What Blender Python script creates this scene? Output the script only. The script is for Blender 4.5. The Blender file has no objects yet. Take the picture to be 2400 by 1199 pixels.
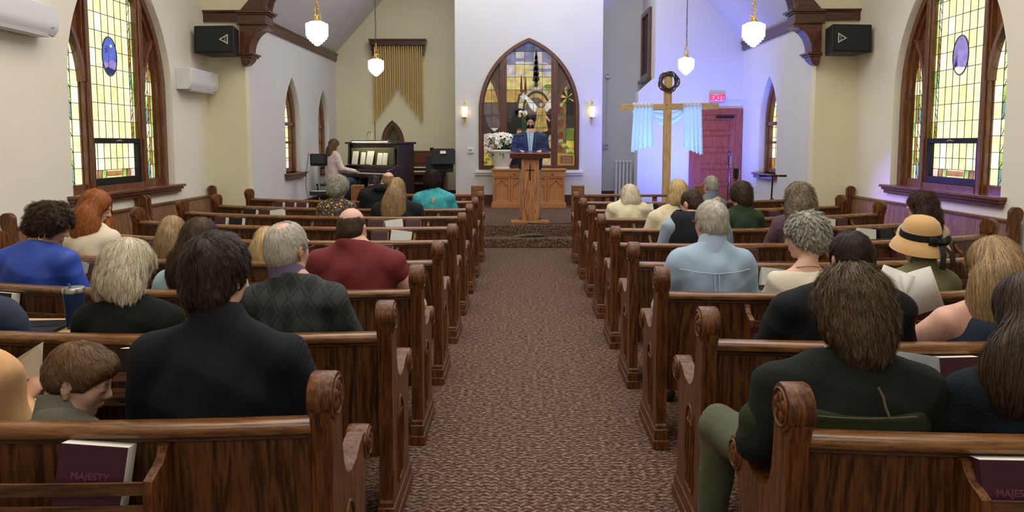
import bpy, bmesh, math, random
import numpy as np
from mathutils import Vector, Matrix, Euler
from mathutils.geometry import tessellate_polygon
random.seed(7)
SC = bpy.context.scene
COL = SC.collection
PI = math.pi
# ------------------------------------------------------------------ camera, world, lights, exposure
cd = bpy.data.cameras.new('camera'); cam = bpy.data.objects.new('camera', cd); COL.objects.link(cam)
cd.sensor_width = 36; cd.lens = 25.2; cd.shift_y = -122.5/2400; cd.clip_end = 200
cam.location = (0, 0, 1.6)
cam.rotation_euler = (PI/2 - math.atan(141/1680), 0, math.atan(22/1680))
SC.camera = cam
w = bpy.data.worlds.new('world'); SC.world = w; w.use_nodes = True
w.node_tree.nodes['Background'].inputs[0].default_value = (0.80, 0.86, 1.0, 1)
w.node_tree.nodes['Background'].inputs[1].default_value = 0.6
SC.view_settings.view_transform = 'Standard'; SC.view_settings.look = 'None'
SC.view_settings.gamma = 1; SC.view_settings.exposure = 0.0

def area(name, loc, rot, sx, sy, power, col):
    l = bpy.data.lights.new(name, 'AREA'); l.shape = 'RECTANGLE'; l.size = sx; l.size_y = sy
    l.energy = power; l.color = col
    o = bpy.data.objects.new(name, l); COL.objects.link(o); o.location = loc; o.rotation_euler = rot
    return o
def spot(name, loc, target, power, col, angle, blend=0.6, size=0.08):
    l = bpy.data.lights.new(name, 'SPOT'); l.energy = power; l.color = col
    l.spot_size = math.radians(angle); l.spot_blend = blend; l.shadow_soft_size = size
    o = bpy.data.objects.new(name, l); COL.objects.link(o); o.location = loc
    d = Vector(target) - Vector(loc); o.rotation_euler = d.to_track_quat('-Z', 'Y').to_euler()
    return o
# added soft fill areas below the ceilings of nave and chancel, no real lamps
area('nave_fill_light', (0.1, 5.2, 5.6), (0, 0, 0), 6.5, 8.0, 490, (1.0, 0.95, 0.86))
area('rear_fill_light', (0.1, -1.0, 4.4), (math.radians(38), 0, 0), 5.0, 2.0, 75, (1.0, 0.93, 0.82))
area('chancel_fill_light', (0.0, 13.2, 5.6), (0, 0, 0), 5.5, 3.0, 168, (0.98, 0.98, 1.0))
# the blue stage spotlights by the cross, aimed at wall and drape, and at the lectern
spot('blue_wall_light', (3.25, 12.9, 0.7), (3.3, 14.7, 2.5), 560, (0.12, 0.16, 1.0), 135, 1.0)
spot('blue_drape_light', (2.55, 13.7, 0.75), (2.55, 12.65, 1.85), 300, (0.10, 0.36, 1.0), 75, 0.8)
spot('blue_lectern_light', (-0.9, 11.45, 2.9), (-0.02, 12.0, 1.28), 60, (0.05, 0.25, 1.0), 26, 0.6)
spot('violet_pew_light', (2.6, 11.6, 1.75), (5.1, 9.3, 0.40), 420, (0.28, 0.17, 1.0), 44, 0.9)
spot('violet_aisle_light', (0.2, 11.9, 4.2), (0.1, 6.0, 0.4), 50, (0.40, 0.35, 1.0), 60, 0.8)

# ------------------------------------------------------------------ materials
MATS = {}
def mk(name):
    m = bpy.data.materials.new(name); m.use_nodes = True
    nt = m.node_tree; return m, nt, nt.nodes['Principled BSDF'], nt.nodes, nt.links
def rgba(c): return (c[0], c[1], c[2], 1)
def srgb(r, g, b):
    f = lambda v: (v/255/12.92) if v/255 <= 0.04045 else ((v/255+0.055)/1.055)**2.4
    return (f(r), f(g), f(b))
def mat(name, col, rough=0.5, metal=0.0, bump=0.0, bscale=40.0, var=0.0, vscale=3.0, emit=None, estr=0, coat=0, col2=None, sheen=0, trans=0, detail=4.0, stretch=None):
    """plain procedural material: colour mottled by noise, noise bump"""
    if name in MATS: return MATS[name]
    m, nt, b, N, L = mk(name)
    b.inputs['Base Color'].default_value = rgba(col); b.inputs['Roughness'].default_value = rough
    if max(col) < .06: b.inputs['Specular IOR Level'].default_value = .25
    b.inputs['Metallic'].default_value = metal
    if coat: b.inputs['Coat Weight'].default_value = coat; b.inputs['Coat Roughness'].default_value = 0.15
    if sheen: b.inputs['Sheen Weight'].default_value = sheen
    if trans: b.inputs['Transmission Weight'].default_value = trans
    tc = N.new('ShaderNodeTexCoord'); co = tc.outputs['Object']
    if stretch:
        mp = N.new('ShaderNodeMapping'); mp.inputs['Scale'].default_value = stretch; L.new(co, mp.inputs[0]); co = mp.outputs[0]
    if var or col2:
        n = N.new('ShaderNodeTexNoise'); n.inputs['Scale'].default_value = vscale; n.inputs['Detail'].default_value = detail
        L.new(co, n.inputs['Vector'])
        r = N.new('ShaderNodeValToRGB'); r.color_ramp.elements[0].position = 0.35; r.color_ramp.elements[1].position = 0.65
        c2 = col2 if col2 else tuple(min(1, c*(1+var)) for c in col)
        c1 = col if col2 else tuple(c*(1-var) for c in col)
        r.color_ramp.elements[0].color = rgba(c1); r.color_ramp.elements[1].color = rgba(c2)
        L.new(n.outputs[0], r.inputs[0]); L.new(r.outputs[0], b.inputs['Base Color'])
    if bump:
        n = N.new('ShaderNodeTexNoise'); n.inputs['Scale'].default_value = bscale; n.inputs['Detail'].default_value = detail
        L.new(co, n.inputs['Vector'])
        bp = N.new('ShaderNodeBump'); bp.inputs['Strength'].default_value = bump; bp.inputs['Distance'].default_value = 0.01
        L.new(n.outputs[0], bp.inputs['Height']); L.new(bp.outputs[0], b.inputs['Normal'])
    if emit:
        b.inputs['Emission Color'].default_value = rgba(emit); b.inputs['Emission Strength'].default_value = estr
    MATS[name] = m; return m
def wood(name, c1, c2, axis='x', rough=0.35, scale=1.0, coat=0.3, figure=0.5, spec=0.5):
    """oak: long dark pores plus a wavy cathedral figure"""
    if name in MATS: return MATS[name]
    m, nt, b, N, L = mk(name)
    tc = N.new('ShaderNodeTexCoord'); mp = N.new('ShaderNodeMapping')
    s = {'x': (1.2, 14, 14), 'y': (14, 1.2, 14), 'z': (14, 14, 1.2)}[axis]
    mp.inputs['Scale'].default_value = tuple(v*scale for v in s); L.new(tc.outputs['Object'], mp.inputs[0])
    oi = N.new('ShaderNodeObjectInfo'); va = N.new('ShaderNodeVectorMath'); va.operation = 'ADD'
    sc = N.new('ShaderNodeVectorMath'); sc.operation = 'SCALE'; sc.inputs[3].default_value = 17
    cmb = N.new('ShaderNodeCombineXYZ')
    for i in range(3): L.new(oi.outputs['Random'], cmb.inputs[i])
    L.new(cmb.outputs[0], sc.inputs[0]); L.new(mp.outputs[0], va.inputs[0]); L.new(sc.outputs[0], va.inputs[1])
    n1 = N.new('ShaderNodeTexNoise'); n1.inputs['Scale'].default_value = 0.5; n1.inputs['Detail'].default_value = 3; n1.inputs['Distortion'].default_value = 0.8
    L.new(va.outputs[0], n1.inputs['Vector'])
    ml = N.new('ShaderNodeMath'); ml.operation = 'MULTIPLY'; ml.inputs[1].default_value = 55; L.new(n1.outputs[0], ml.inputs[0])
    sn = N.new('ShaderNodeMath'); sn.operation = 'SINE'; L.new(ml.outputs[0], sn.inputs[0])
    n2 = N.new('ShaderNodeTexNoise'); n2.inputs['Scale'].default_value = 7; n2.inputs['Detail'].default_value = 5; n2.inputs['Roughness'].default_value = 0.7
    L.new(va.outputs[0], n2.inputs['Vector'])
    a = N.new('ShaderNodeMath'); a.operation = 'MULTIPLY_ADD'; a.inputs[1].default_value = 0.12*figure; L.new(sn.outputs[0], a.inputs[0]); L.new(n2.outputs[0], a.inputs[2])
    r = N.new('ShaderNodeValToRGB'); e = r.color_ramp.elements
    e[0].position = 0.36; e[1].position = 0.64; e[0].color = rgba(c1); e[1].color = rgba(c2)
    L.new(a.outputs[0], r.inputs[0]); L.new(r.outputs[0], b.inputs['Base Color'])
    b.inputs['Roughness'].default_value = rough; b.inputs['Coat Weight'].default_value = coat; b.inputs['Coat Roughness'].default_value = 0.22; b.inputs['Specular IOR Level'].default_value = spec
    bp = N.new('ShaderNodeBump'); bp.inputs['Strength'].default_value = 0.15; bp.inputs['Distance'].default_value = 0.004
    L.new(a.outputs[0], bp.inputs['Height']); L.new(bp.outputs[0], b.inputs['Normal'])
    MATS[name] = m; return m
def glassmat(name, col, estr=1.0, var=0.25):
    """stained glass with daylight behind it"""
    if name in MATS: return MATS[name]
    m, nt, b, N, L = mk(name)
    tc = N.new('ShaderNodeTexCoord'); n = N.new('ShaderNodeTexNoise'); n.inputs['Scale'].default_value = 9; n.inputs['Detail'].default_value = 5
    L.new(tc.outputs['Object'], n.inputs['Vector'])
    r = N.new('ShaderNodeValToRGB'); r.color_ramp.elements[0].position = 0.3; r.color_ramp.elements[1].position = 0.7
    r.color_ramp.elements[0].color = rgba([c*(1-var) for c in col]); r.color_ramp.elements[1].color = rgba([min(1, c*(1+var)) for c in col])
    L.new(n.outputs[0], r.inputs[0]); L.new(r.outputs[0], b.inputs['Emission Color']); b.inputs['Base Color'].default_value = rgba([c*.22 for c in col])
    b.inputs['Emission Strength'].default_value = estr; b.inputs['Roughness'].default_value = 0.25
    MATS[name] = m; return m

M_WALL = mat('wall_plaster_white', (0.65, 0.64, 0.63), 0.85, bump=0.12, bscale=30, var=0.02, vscale=1.2)
M_CREAM = mat('wall_plaster_cream', (0.76, 0.70, 0.49), 0.85, bump=0.12, bscale=30, var=0.02, vscale=1.2)
M_NAVE = mat('wall_plaster_ivory', (0.80, 0.76, 0.65), 0.85, bump=0.12, bscale=30, var=0.02, vscale=1.2)
M_TRIM = wood('mahogany_trim', (0.035, 0.010, 0.006), (0.11, 0.032, 0.018), 'x', 0.35)
M_TRIMZ = wood('mahogany_trim_upright', (0.05, 0.014, 0.008), (0.15, 0.045, 0.022), 'z', 0.35)
M_FRAME = wood('window_frame_wood', (0.085, 0.028, 0.011), (0.22, 0.080, 0.030), 'z', 0.3)
M_PEWX = wood('pew_oak_lengthwise', (0.020, 0.0075, 0.003), (0.085, 0.032, 0.010), 'x', 0.42, coat=0.04, spec=.3)
M_PEWV = wood('pew_oak_veneer', (0.028, 0.0098, 0.0034), (0.125, 0.046, 0.0145), 'z', 0.40, coat=0.05, scale=1.1, figure=.9, spec=.3)
M_PEWR = wood('pew_oak_rail', (0.085, 0.032, 0.009), (0.235, 0.098, 0.028), 'x', 0.27, coat=0.35)
M_PEWZ = wood('pew_oak_upright', (0.046, 0.0160, 0.0052), (0.175, 0.064, 0.0180), 'z', 0.38, coat=0.06, spec=.28)
M_OAK = wood('altar_oak', (0.38, 0.150, 0.052), (0.56, 0.25, 0.095), 'z', 0.4, coat=0.2)
M_PINE = wood('cross_pine', (0.42, 0.27, 0.12), (0.72, 0.50, 0.25), 'z', 0.6, coat=0.0)
M_BLACK = mat('black_plastic', (0.012, 0.012, 0.013), 0.45, bump=0.1, bscale=200)
M_LEAD = mat('lead_came', (0.05, 0.045, 0.03), 0.5, 0.3)
M_BRASS = mat('brass', (0.62, 0.42, 0.15), 0.3, 1.0)
M_STEEL = mat('steel', (0.5, 0.5, 0.5), 0.3, 1.0)
M_WHITE = mat('white_enamel', (0.78, 0.78, 0.76), 0.35)

# ------------------------------------------------------------------ mesh building
class MB:
    def __init__(s): s.v = []; s.f = []; s.mi = []; s.m = 0
    def add(s, vs, fs, m=None):
        o = len(s.v); s.v += [tuple(p) for p in vs]; s.f += [tuple(i+o for i in f) for f in fs]
        s.mi += [s.m if m is None else m]*len(fs); return s
    def box(s, x0, x1, y0, y1, z0, z1, M=None):
        vs = [(x, y, z) for x in (x0, x1) for y in (y0, y1) for z in (z0, z1)]
        if M is not None: vs = [M @ Vector(p) for p in vs]
        return s.add(vs, [(0, 1, 3, 2), (4, 6, 7, 5), (0, 4, 5, 1), (2, 3, 7, 6), (0, 2, 6, 4), (1, 5, 7, 3)])
    def loft(s, rings, closed=True, caps=True):
        n = len(rings[0]); vs = [p for r in rings for p in r]; fs = []
        for i in range(len(rings)-1):
            for j in range(n if closed else n-1):
                k = (j+1) % n
                fs.append((i*n+j, i*n+k, (i+1)*n+k, (i+1)*n+j))
        if caps: fs.append(tuple(range(n))[::-1]); fs.append(tuple((len(rings)-1)*n+j for j in range(n)))
        return s.add(vs, fs)
    def tube(s, pts, r, n=8, caps=True, closed=False):
        pts = [Vector(p) for p in pts]; rr = r if isinstance(r, (list, tuple)) else [r]*len(pts)
        rings = []; prev = None
        for i, p in enumerate(pts):
            if closed: t = pts[(i+1) % len(pts)]-pts[i-1]
            else: t = pts[min(i+1, len(pts)-1)]-pts[max(i-1, 0)]
            t.normalize()
            a = prev if prev is not None else (Vector((0, 0, 1)) if abs(t.z) < 0.9 else Vector((1, 0, 0)))
            u = (a - t*a.dot(t)).normalized(); prev = u; q = t.cross(u)
            rings.append([p + (u*math.cos(2*PI*j/n)+q*math.sin(2*PI*j/n))*rr[i] for j in range(n)])
        if closed: rings.append(rings[0]); caps = False
        return s.loft(rings, True, caps)
    def lathe(s, prof, n=24, c=(0, 0, 0), flute=0, fd=0, M=None):
        rings = []
        for r, z in prof:
            ring = []
            for j in range(n):
                a = 2*PI*j/n; q = r*(1+(fd*math.cos(flute*a) if flute else 0))
                p = Vector((q*math.cos(a), q*math.sin(a), z))
                if M is not None: p = M @ p
                ring.append(p+Vector(c))
            rings.append(ring)
        return s.loft(rings)
    def ball(s, c, r, n=12, sq=(1, 1, 1)):
        prof = [(math.sin(PI*i/n)*r+1e-5, -math.cos(PI*i/n)*r) for i in range(n+1)]
        return s.lathe(prof, n+4, c, M=Matrix.Diagonal((sq[0], sq[1], sq[2], 1)))
    def prism(s, poly, a0, a1, axis='y', holes=()):
        """extrude a 2D polygon (u,w) along an axis; y: (u,a,w), x: (a,u,w), z: (u,w,a)"""
        f = {'y': lambda u, w, a: (u, a, w), 'x': lambda u, w, a: (a, u, w), 'z': lambda u, w, a: (u, w, a)}[axis]
        loops = [list(poly)]+[list(h) for h in holes]; flat = [p for l in loops for p in l]; n = len(flat)
        tris = tessellate_polygon([[Vector((p[0], p[1], 0)) for p in l] for l in loops])
        vs = [f(p[0], p[1], a0) for p in flat]+[f(p[0], p[1], a1) for p in flat]
        fs = [tuple(t) for t in tris]+[tuple(i+n for i in t)[::-1] for t in tris]
        o = 0
        for l in loops:
            m = len(l)
            for j in range(m): fs.append((o+j, o+(j+1) % m, n+o+(j+1) % m, n+o+j))
            o += m
        return s.add(vs, fs)
    def mirror(s):
        s.v = [(-x, y, z) for x, y, z in s.v]; s.f = [f[::-1] for f in s.f]; return s
    def xf(s, M): s.v = [tuple(M @ Vector(p)) for p in s.v]; return s
    def build(s, name, mats, parent=None, smooth=None, bevel=0, fix=True):
        me = bpy.data.meshes.new(name); me.from_pydata(s.v, [], s.f)
        if not isinstance(mats, (list, tuple)): mats = [mats]
        for m in mats: me.materials.append(m)
        if len(mats) > 1: me.polygons.foreach_set('material_index', s.mi)
        if fix:
            bm = bmesh.new(); bm.from_mesh(me); bmesh.ops.recalc_face_normals(bm, faces=bm.faces); bm.to_mesh(me); bm.free()
        o = bpy.data.objects.new(name, me); COL.objects.link(o)
        if parent is not None: o.parent = parent
        if smooth is not None:
            me.polygons.foreach_set('use_smooth', [True]*len(me.polygons)); me.set_sharp_from_angle(angle=math.radians(smooth))
        if bevel:
            b = o.modifiers.new('bevel', 'BEVEL'); b.width = bevel; b.segments = 2; b.limit_method = 'ANGLE'; b.angle_limit = math.radians(40); b.harden_normals = False
        me.update(); return o
def tag(o, label=None, cat=None, group=None, kind=None):
    if label: o['label'] = label
    if cat: o['category'] = cat
    if group: o['group'] = group
    if kind: o['kind'] = kind
    return o
def thing(name, label=None, cat=None, loc=(0, 0, 0), rz=0, group=None, kind=None):
    o = bpy.data.objects.new(name, None); COL.objects.link(o); o.location = loc; o.rotation_euler = (0, 0, rz)
    o.empty_display_size = 0.1
    return tag(o, label, cat, group, kind)
def dup(root, parent=None):
    c = root.copy(); COL.objects.link(c); c.parent = parent
    for ch in list(root.children):
        d = dup(ch, c); d.matrix_parent_inverse = ch.matrix_parent_inverse
    return c
def arch(hw, z0, zs, R, n=12, c=0.0):
    """pointed arch outline: from bottom left over the apex to bottom right"""
    a1 = math.acos((R-hw)/R)
    L = [(c-hw+R-R*math.cos(a1*i/n), zs+R*math.sin(a1*i/n)) for i in range(n+1)]
    Rr = [(2*c-x, z) for x, z in L[::-1]][1:]
    return [(c-hw, z0)]+L+Rr+[(c+hw, z0)]
def ring(mb, outer, inner, y0, y1):
    """band between two outlines with the same point count (open at the bottom)"""
    n = len(outer)
    vs = [(p[0], y0, p[1]) for p in outer]+[(p[0], y0, p[1]) for p in inner]+[(p[0], y1, p[1]) for p in outer]+[(p[0], y1, p[1]) for p in inner]
    fs = []
    for i in range(n-1):
        j = i+1
        fs += [(i, j, n+j, n+i), (2*n+i, 3*n+i, 3*n+j, 2*n+j), (i, 2*n+i, 2*n+j, j), (n+i, n+j, 3*n+j, 3*n+i)]
    fs += [(0, n, 3*n, 2*n), (n-1, 3*n-1, 4*n-1, 2*n-1)]
    return mb.add(vs, fs)
def clip(poly, conv):
    """clip a polygon by a convex outline"""
    A = sum(conv[i-1][0]*conv[i][1]-conv[i][0]*conv[i-1][1] for i in range(len(conv)))
    sg = 1 if A > 0 else -1
    out = list(poly)
    for i in range(len(conv)):
        ax, ay = conv[i-1]; bx, by = conv[i]; inp = out; out = []
        if abs(ax-bx)+abs(ay-by) < 1e-9: out = inp; continue
        sd = lambda p: sg*((bx-ax)*(p[1]-ay)-(by-ay)*(p[0]-ax))
        for k in range(len(inp)):
            p, q = inp[k-1], inp[k]; dp, dq = sd(p), sd(q)
            if (dp >= 0) != (dq >= 0):
                t = dp/(dp-dq); out.append((p[0]+(q[0]-p[0])*t, p[1]+(q[1]-p[1])*t))
            if dq >= 0: out.append(q)
        if len(out) < 3: return []
    return out
def face2(mb, poly, y, m):
    if len(poly) < 3: return
    t = tessellate_polygon([[Vector((p[0], p[1], 0)) for p in poly]])
    mb.add([(p[0], y, p[1]) for p in poly], [tuple(x) for x in t], m)
# ------------------------------------------------------------------ carpet
def carpet():
    m, nt, b, N, L = mk('patterned_carpet')
    tc = N.new('ShaderNodeTexCoord')
    def noise(sc, det, st=(1, 1, 1)):
        mp = N.new('ShaderNodeMapping'); mp.inputs['Scale'].default_value = st; L.new(tc.outputs['Object'], mp.inputs[0])
        n = N.new('ShaderNodeTexNoise'); n.inputs['Scale'].default_value = sc; n.inputs['Detail'].default_value = det; L.new(mp.outputs[0], n.inputs['Vector']); return n.outputs[0]
    def mth(op, a, b=None, c=None):
        m_ = N.new('ShaderNodeMath'); m_.operation = op
        for i, q in enumerate((a, b, c)):
            if q is None: continue
            if isinstance(q, (int, float)): m_.inputs[i].default_value = q
            else: L.new(q, m_.inputs[i])
        return m_.outputs[0]
    sx = N.new('ShaderNodeSeparateXYZ'); L.new(tc.outputs['Object'], sx.inputs[0])
    wob = noise(9, 3); zz = mth('PINGPONG', mth('MULTIPLY_ADD', wob, .05, sx.outputs[0]), .024)
    yz = mth('ADD', sx.outputs[1], sx.outputs[2])
    ph = mth('ADD', mth('MULTIPLY', yz, 1/.030), mth('MULTIPLY', zz, 24.0)); ph = mth('MULTIPLY_ADD', noise(24, 2), 1.1, ph)
    chev = mth('SINE', mth('MULTIPLY', ph, 6.283))
    f1 = mth('MULTIPLY_ADD', chev, .085, mth('MULTIPLY', noise(38, 3, (1, 1.5, 1)), .9)); ad = N.new('ShaderNodeMath'); ad.operation = 'MULTIPLY_ADD'
    L.new(noise(170, 2), ad.inputs[0]); ad.inputs[1].default_value = .55; L.new(f1, ad.inputs[2])
    r = N.new('ShaderNodeValToRGB'); e = r.color_ramp.elements
    e[0].position = 0.57; e[0].color = (0.040, 0.020, 0.016, 1); e[1].position = 1.0; e[1].color = (0.35, 0.235, 0.17, 1)
    k = r.color_ramp.elements.new(0.76); k.color = (0.120, 0.068, 0.050, 1)
    L.new(ad.outputs[0], r.inputs[0]); L.new(r.outputs[0], b.inputs['Base Color']); b.inputs['Roughness'].default_value = 0.95
    b.inputs['Specular IOR Level'].default_value = 0.1
    bp = N.new('ShaderNodeBump'); bp.inputs['Strength'].default_value = 0.7; bp.inputs['Distance'].default_value = 0.006
    L.new(ad.outputs[0], bp.inputs['Height']); L.new(bp.outputs[0], b.inputs['Normal'])
    return m
M_CARPET = carpet()
def struct(name, mb, mats, **k): return tag(mb.build(name, mats, **k), kind='structure')
XL, XR, CL, CR, CX0 = -4.85, 5.10, -4.25, 4.48, 0.12
PZ = 0.31                                   # platform height
struct('floor', MB().box(-5.3, 5.5, -3.2, 11.0, -0.1, 0), M_CARPET)
mb = MB().box(CL-.3, CR+.3, 10.97, 11.30, 0, 0.14); struct('floor_step', mb, M_CARPET, bevel=0.012)
mb = MB().box(CL-.3, CR+.3, 11.28, 16.7, 0, PZ); struct('floor_platform', mb, M_CARPET, bevel=0.012)

# ------------------------------------------------------------------ walls
BW = dict(hw=1.15, zs=2.26, R=1.8)          # big side windows
def wall_x(name, x0, x1, y0, y1, z1, holes, m):
    mb = MB().prism([(y0, 0), (y1, 0), (y1, z1), (y0, z1)], x0, x1, 'x', holes); return struct(name, mb, m, smooth=25)
wall_x('wall_left', XL, XL-.4, -3.2, 11.3, 4.6, [arch(1.15, 1.03, 2.26, 1.8, 14, 8.83)], M_NAVE)
wall_x('wall_right', XR, XR+.4, -3.2, 11.3, 4.6, [arch(1.15, 1.03, 2.26, 1.8, 14, 8.83)], M_NAVE)
struct('wall_rear', MB().box(-5.3, 5.5, -3.4, -3.2, 0, 8.8), M_NAVE)
SW = dict(hw=.46, z0=1.06, zs=1.95, R=1.05)
mb = MB().prism([(CL, 0), (XL-.02, 0), (XL-.02, 9), (CX0, 9), (CX0, 8.40), (CL, 3.62)], 11.10, 11.28, 'y'); struct('wall_chancel_arch_left', mb, M_CREAM)
mb = MB().prism([(CR, 0), (XR+.02, 0), (XR+.02, 9), (CX0, 9), (CX0, 8.40), (CR, 3.62)], 11.10, 11.28, 'y'); struct('wall_chancel_arch_right', mb, M_CREAM)
wall_x('wall_chancel_left', CL, CL-.35, 11.28, 16.7, 4.0, [arch(.46, 1.06, 1.95, 1.05, 10, 13.36), arch(.42, 1.06, 1.95, .95, 10, 15.45)], M_WALL)
wall_x('wall_chancel_right', CR, CR+.35, 11.28, 15.1, 4.0, [arch(.46, 1.06, 1.95, 1.05, 10, 13.16)], M_WALL)
mb = MB().prism([(CL-.3, 0), (-1.30, 0), (-1.30, 8.6), (CL-.3, 8.6)], 16.5, 16.75, 'y', [arch(.27, 1.05, 1.62, .62, 10, -2.96)]); struct('wall_back_left', mb, M_CREAM)
mb = MB().prism([(-1.375, 0), (1.675, 0), (1.675, 8.4), (-1.375, 8.4)], 15.0, 15.22, 'y', [arch(1.045, 1.06, 2.265, 1.6, 16, .155)])
mb.box(-1.375, -1.22, 15.22, 16.6, 0, 8.4); mb.box(1.52, 1.675, 15.22, 16.6, 0, 8.4); mb.box(-1.25, 1.55, 15.6, 15.65, 0, 8.0)
struct('wall_back_middle', mb, M_WALL)
struct('wall_back_recess', MB().box(1.6, 2.8, 16.3, 16.5, 0, 8.4), M_WALL)
mb = MB().prism([(2.37, 0), (2.37, 2.62), (2.70, 2.92), (2.70, 8.6), (4.6, 8.6), (4.6, 0)], 14.7, 15.1, 'y')
mb.prism([(15.1, 0), (16.4, 0), (16.4, 8.6), (15.1, 8.6)], 2.70, 2.95, 'x'); struct('wall_back_right', mb, M_WALL)
# ceilings
def slope(name, xa, za, xb, zb, y0, y1, m):
    return struct(name, MB().prism([(xa, za), (xb, zb), (xb, zb+.15), (xa, za+.15)], y0, y1, 'y'), m)
slope('ceiling_chancel_left', CL-.25, 3.35, CX0, 8.40, 11.2, 16.7, M_WALL)
slope('ceiling_chancel_right', CR+.25, 3.35, CX0, 8.40, 11.2, 16.7, M_WALL)
slope('ceiling_nave_left', XL-.3, 4.25, CX0, 8.9, -3.3, 11.2, M_NAVE)
slope('ceiling_nave_right', XR+.3, 4.25, CX0, 8.9, -3.3, 11.2, M_NAVE)
# trims and baseboards
def mould_x(name, x, sg, y0, y1, z0=3.47, z1=3.63, m=None):
    p = [(0, z0), (.045*sg, z0), (.045*sg, z0+.10), (.06*sg, z0+.115), (.075*sg, z1-.01), (.075*sg, z1), (0, z1)]
    mb = MB().prism([(x+a, b) for a, b in p], y0, y1, 'y'); return struct(name, mb, m or M_TRIM)
mould_x('trim_1', CL, 1, 11.25, 16.5); mould_x('trim_2', CR, -1, 11.25, 14.7)
for nm, xa, xb in (('trim_3', XL, CL), ('trim_4', CR, XR)):
    p = [(0, 3.45), (-.05, 3.45), (-.05, 3.57), (-.07, 3.585), (-.085, 3.60), (-.085, 3.615), (0, 3.615)]
    struct(nm, MB().prism([(11.1+a, b) for a, b in p], xa, xb, 'x'), M_TRIM)
def base_y(name, x0, x1, y, m=M_TRIM, h=.22): return struct(name, MB().box(x0, x1, y-.025, y+.01, PZ, PZ+h), m)
base_y('baseboard_middle', -1.375, 1.675, 15.0); base_y('baseboard_recess', 1.67, 2.72, 16.3); base_y('baseboard_back', CL, -1.37, 16.5); 
struct('baseboard_left', MB().box(CL-.01, CL+.025, 11.3, 16.5, PZ, PZ+.2), M_TRIM)
struct('baseboard_right', MB().box(CR-.025, CR+.01, 11.3, 14.7, PZ, PZ+.2), mat('baseboard_white', (.6, .6, .6), .5))

# ------------------------------------------------------------------ arch brackets (dark wood truss feet)
def bracket(sg, x0, side):
    t = thing('arch_bracket', 'dark mahogany arch bracket with a pendant foot where the %s chancel wall meets the ceiling' % side, 'bracket', (x0, 11.0, 0), 0, 'wooden arch brackets')
    def fin(mb):
        return mb if sg > 0 else mb.mirror()
    # lower spandrel with a concave front edge
    pts = [(0, 2.95), (0, 3.38), (.42, 3.38), (.42, 3.34)]
    for i in range(13):
        a = i/12*PI/2; pts.append((.15+.35*(1-math.sin(a)) if False else .42-.28*math.sin(a), 3.32-.36*(1-math.cos(a))))
    fin(MB().prism(pts, -.10, .16, 'y')).build('spandrel', M_TRIMZ, t, bevel=.006)
    pn = [(.05, 3.03), (.05, 3.34), (.33, 3.34)]+[(.33-.22*math.sin(i/8*PI/2), 3.30-.25*(1-math.cos(i/8*PI/2))) for i in range(9)]
    ins = [(.2+(x-.2)*.82, 3.21+(z-3.21)*.82) for x, z in pn]
    fin(MB().prism(pn, -.108, -.09, 'y', [ins])).build('panel_moulding', M_TRIMZ, t)
    # collar block
    mb = MB(); mb.box(-.03, .42, -.13, .18, 3.38, 3.52); mb.box(-.03, .45, -.145, .19, 3.52, 3.545); mb.box(-.03, .485, -.165, .20, 3.545, 3.58); mb.box(-.03, .435, -.14, .185, 3.37, 3.385)
    fin(mb).build('collar', M_TRIM, t, bevel=.008)
    # pendant foot
    mb = MB(); mb.box(-.01, .22, -.14, .18, 2.925, 2.955); mb.box(-.01, .19, -.12, .17, 2.895, 2.925)
    mb.loft([[(0, -.10, 2.895), (.165, -.10, 2.895), (.165, .15, 2.895), (0, .15, 2.895)], [(0, -.08, 2.84), (.14, -.08, 2.84), (.14, .13, 2.84), (0, .13, 2.84)], [(0, -.05, 2.79), (.10, -.05, 2.79), (.10, .10, 2.79), (0, .10, 2.79)], [(.01, -.02, 2.765), (.05, -.02, 2.765), (.05, .05, 2.765), (.01, .05, 2.765)]])
    fin(mb).build('pendant_foot', M_TRIMZ, t, bevel=.008)
    # upper curved brace rising towards the ridge
    inner = [(.415, 3.58), (.42, 3.65), (.45, 3.75), (.52, 3.87), (.66, 4.03), (4.36, 8.05)]
    outer = [(0.0, 3.58), (0.03, 3.62), (4.36, 8.36)]
    fin(MB().prism(inner+outer[::-1], -.08, .14, 'y')).build('brace', M_TRIM, t)
    mo = MB().prism(inner+[(x-.045, z+.03) for x, z in inner[::-1]], -.12, .18, 'y')
    fin(mo).build('brace_edge', M_TRIMZ, t)
    return t
bracket(1, CL+.01, 'left'); bracket(-1, CR-.01, 'right')

# ------------------------------------------------------------------ stained glass windows
G = [glassmat('glass_cream', srgb(246, 238, 186), 1.2), glassmat('glass_pale_green', srgb(232, 240, 180), 1.2), glassmat('glass_straw', srgb(244, 232, 164), 1.2),
     glassmat('glass_amber', srgb(196, 140, 84), .75, .5), glassmat('glass_leaf_green', srgb(184, 214, 118), .95, .4), glassmat('glass_pink', srgb(240, 215, 205), 1.1),
     glassmat('glass_bright', srgb(250, 250, 210), 1.35), glassmat('glass_blue', srgb(96, 112, 205), .95, .25), glassmat('glass_violet', srgb(160, 140, 210), .9, .3), glassmat('glass_navy', srgb(40, 50, 120), .6), glassmat('glass_aqua', srgb(150, 200, 180), .7)]
def leadline(mb, a, b, y, wd, conv=None, th=.006):
    dx, dz = b[0]-a[0], b[1]-a[1]; l = math.hypot(dx, dz) or 1; nx, nz = -dz/l*wd/2, dx/l*wd/2
    q = [(a[0]+nx, a[1]+nz), (b[0]+nx, b[1]+nz), (b[0]-nx, b[1]-nz), (a[0]-nx, a[1]-nz)]
    if conv: q = clip(q, conv)
    if len(q) >= 3: mb.prism(q, y-th, y+.002, 'y')
def tipz(f, g, a, b):
    for _ in range(40):
        m = (a+b)/2
        if f(m) < g(m): a = m
        else: b = m
    return a
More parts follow.
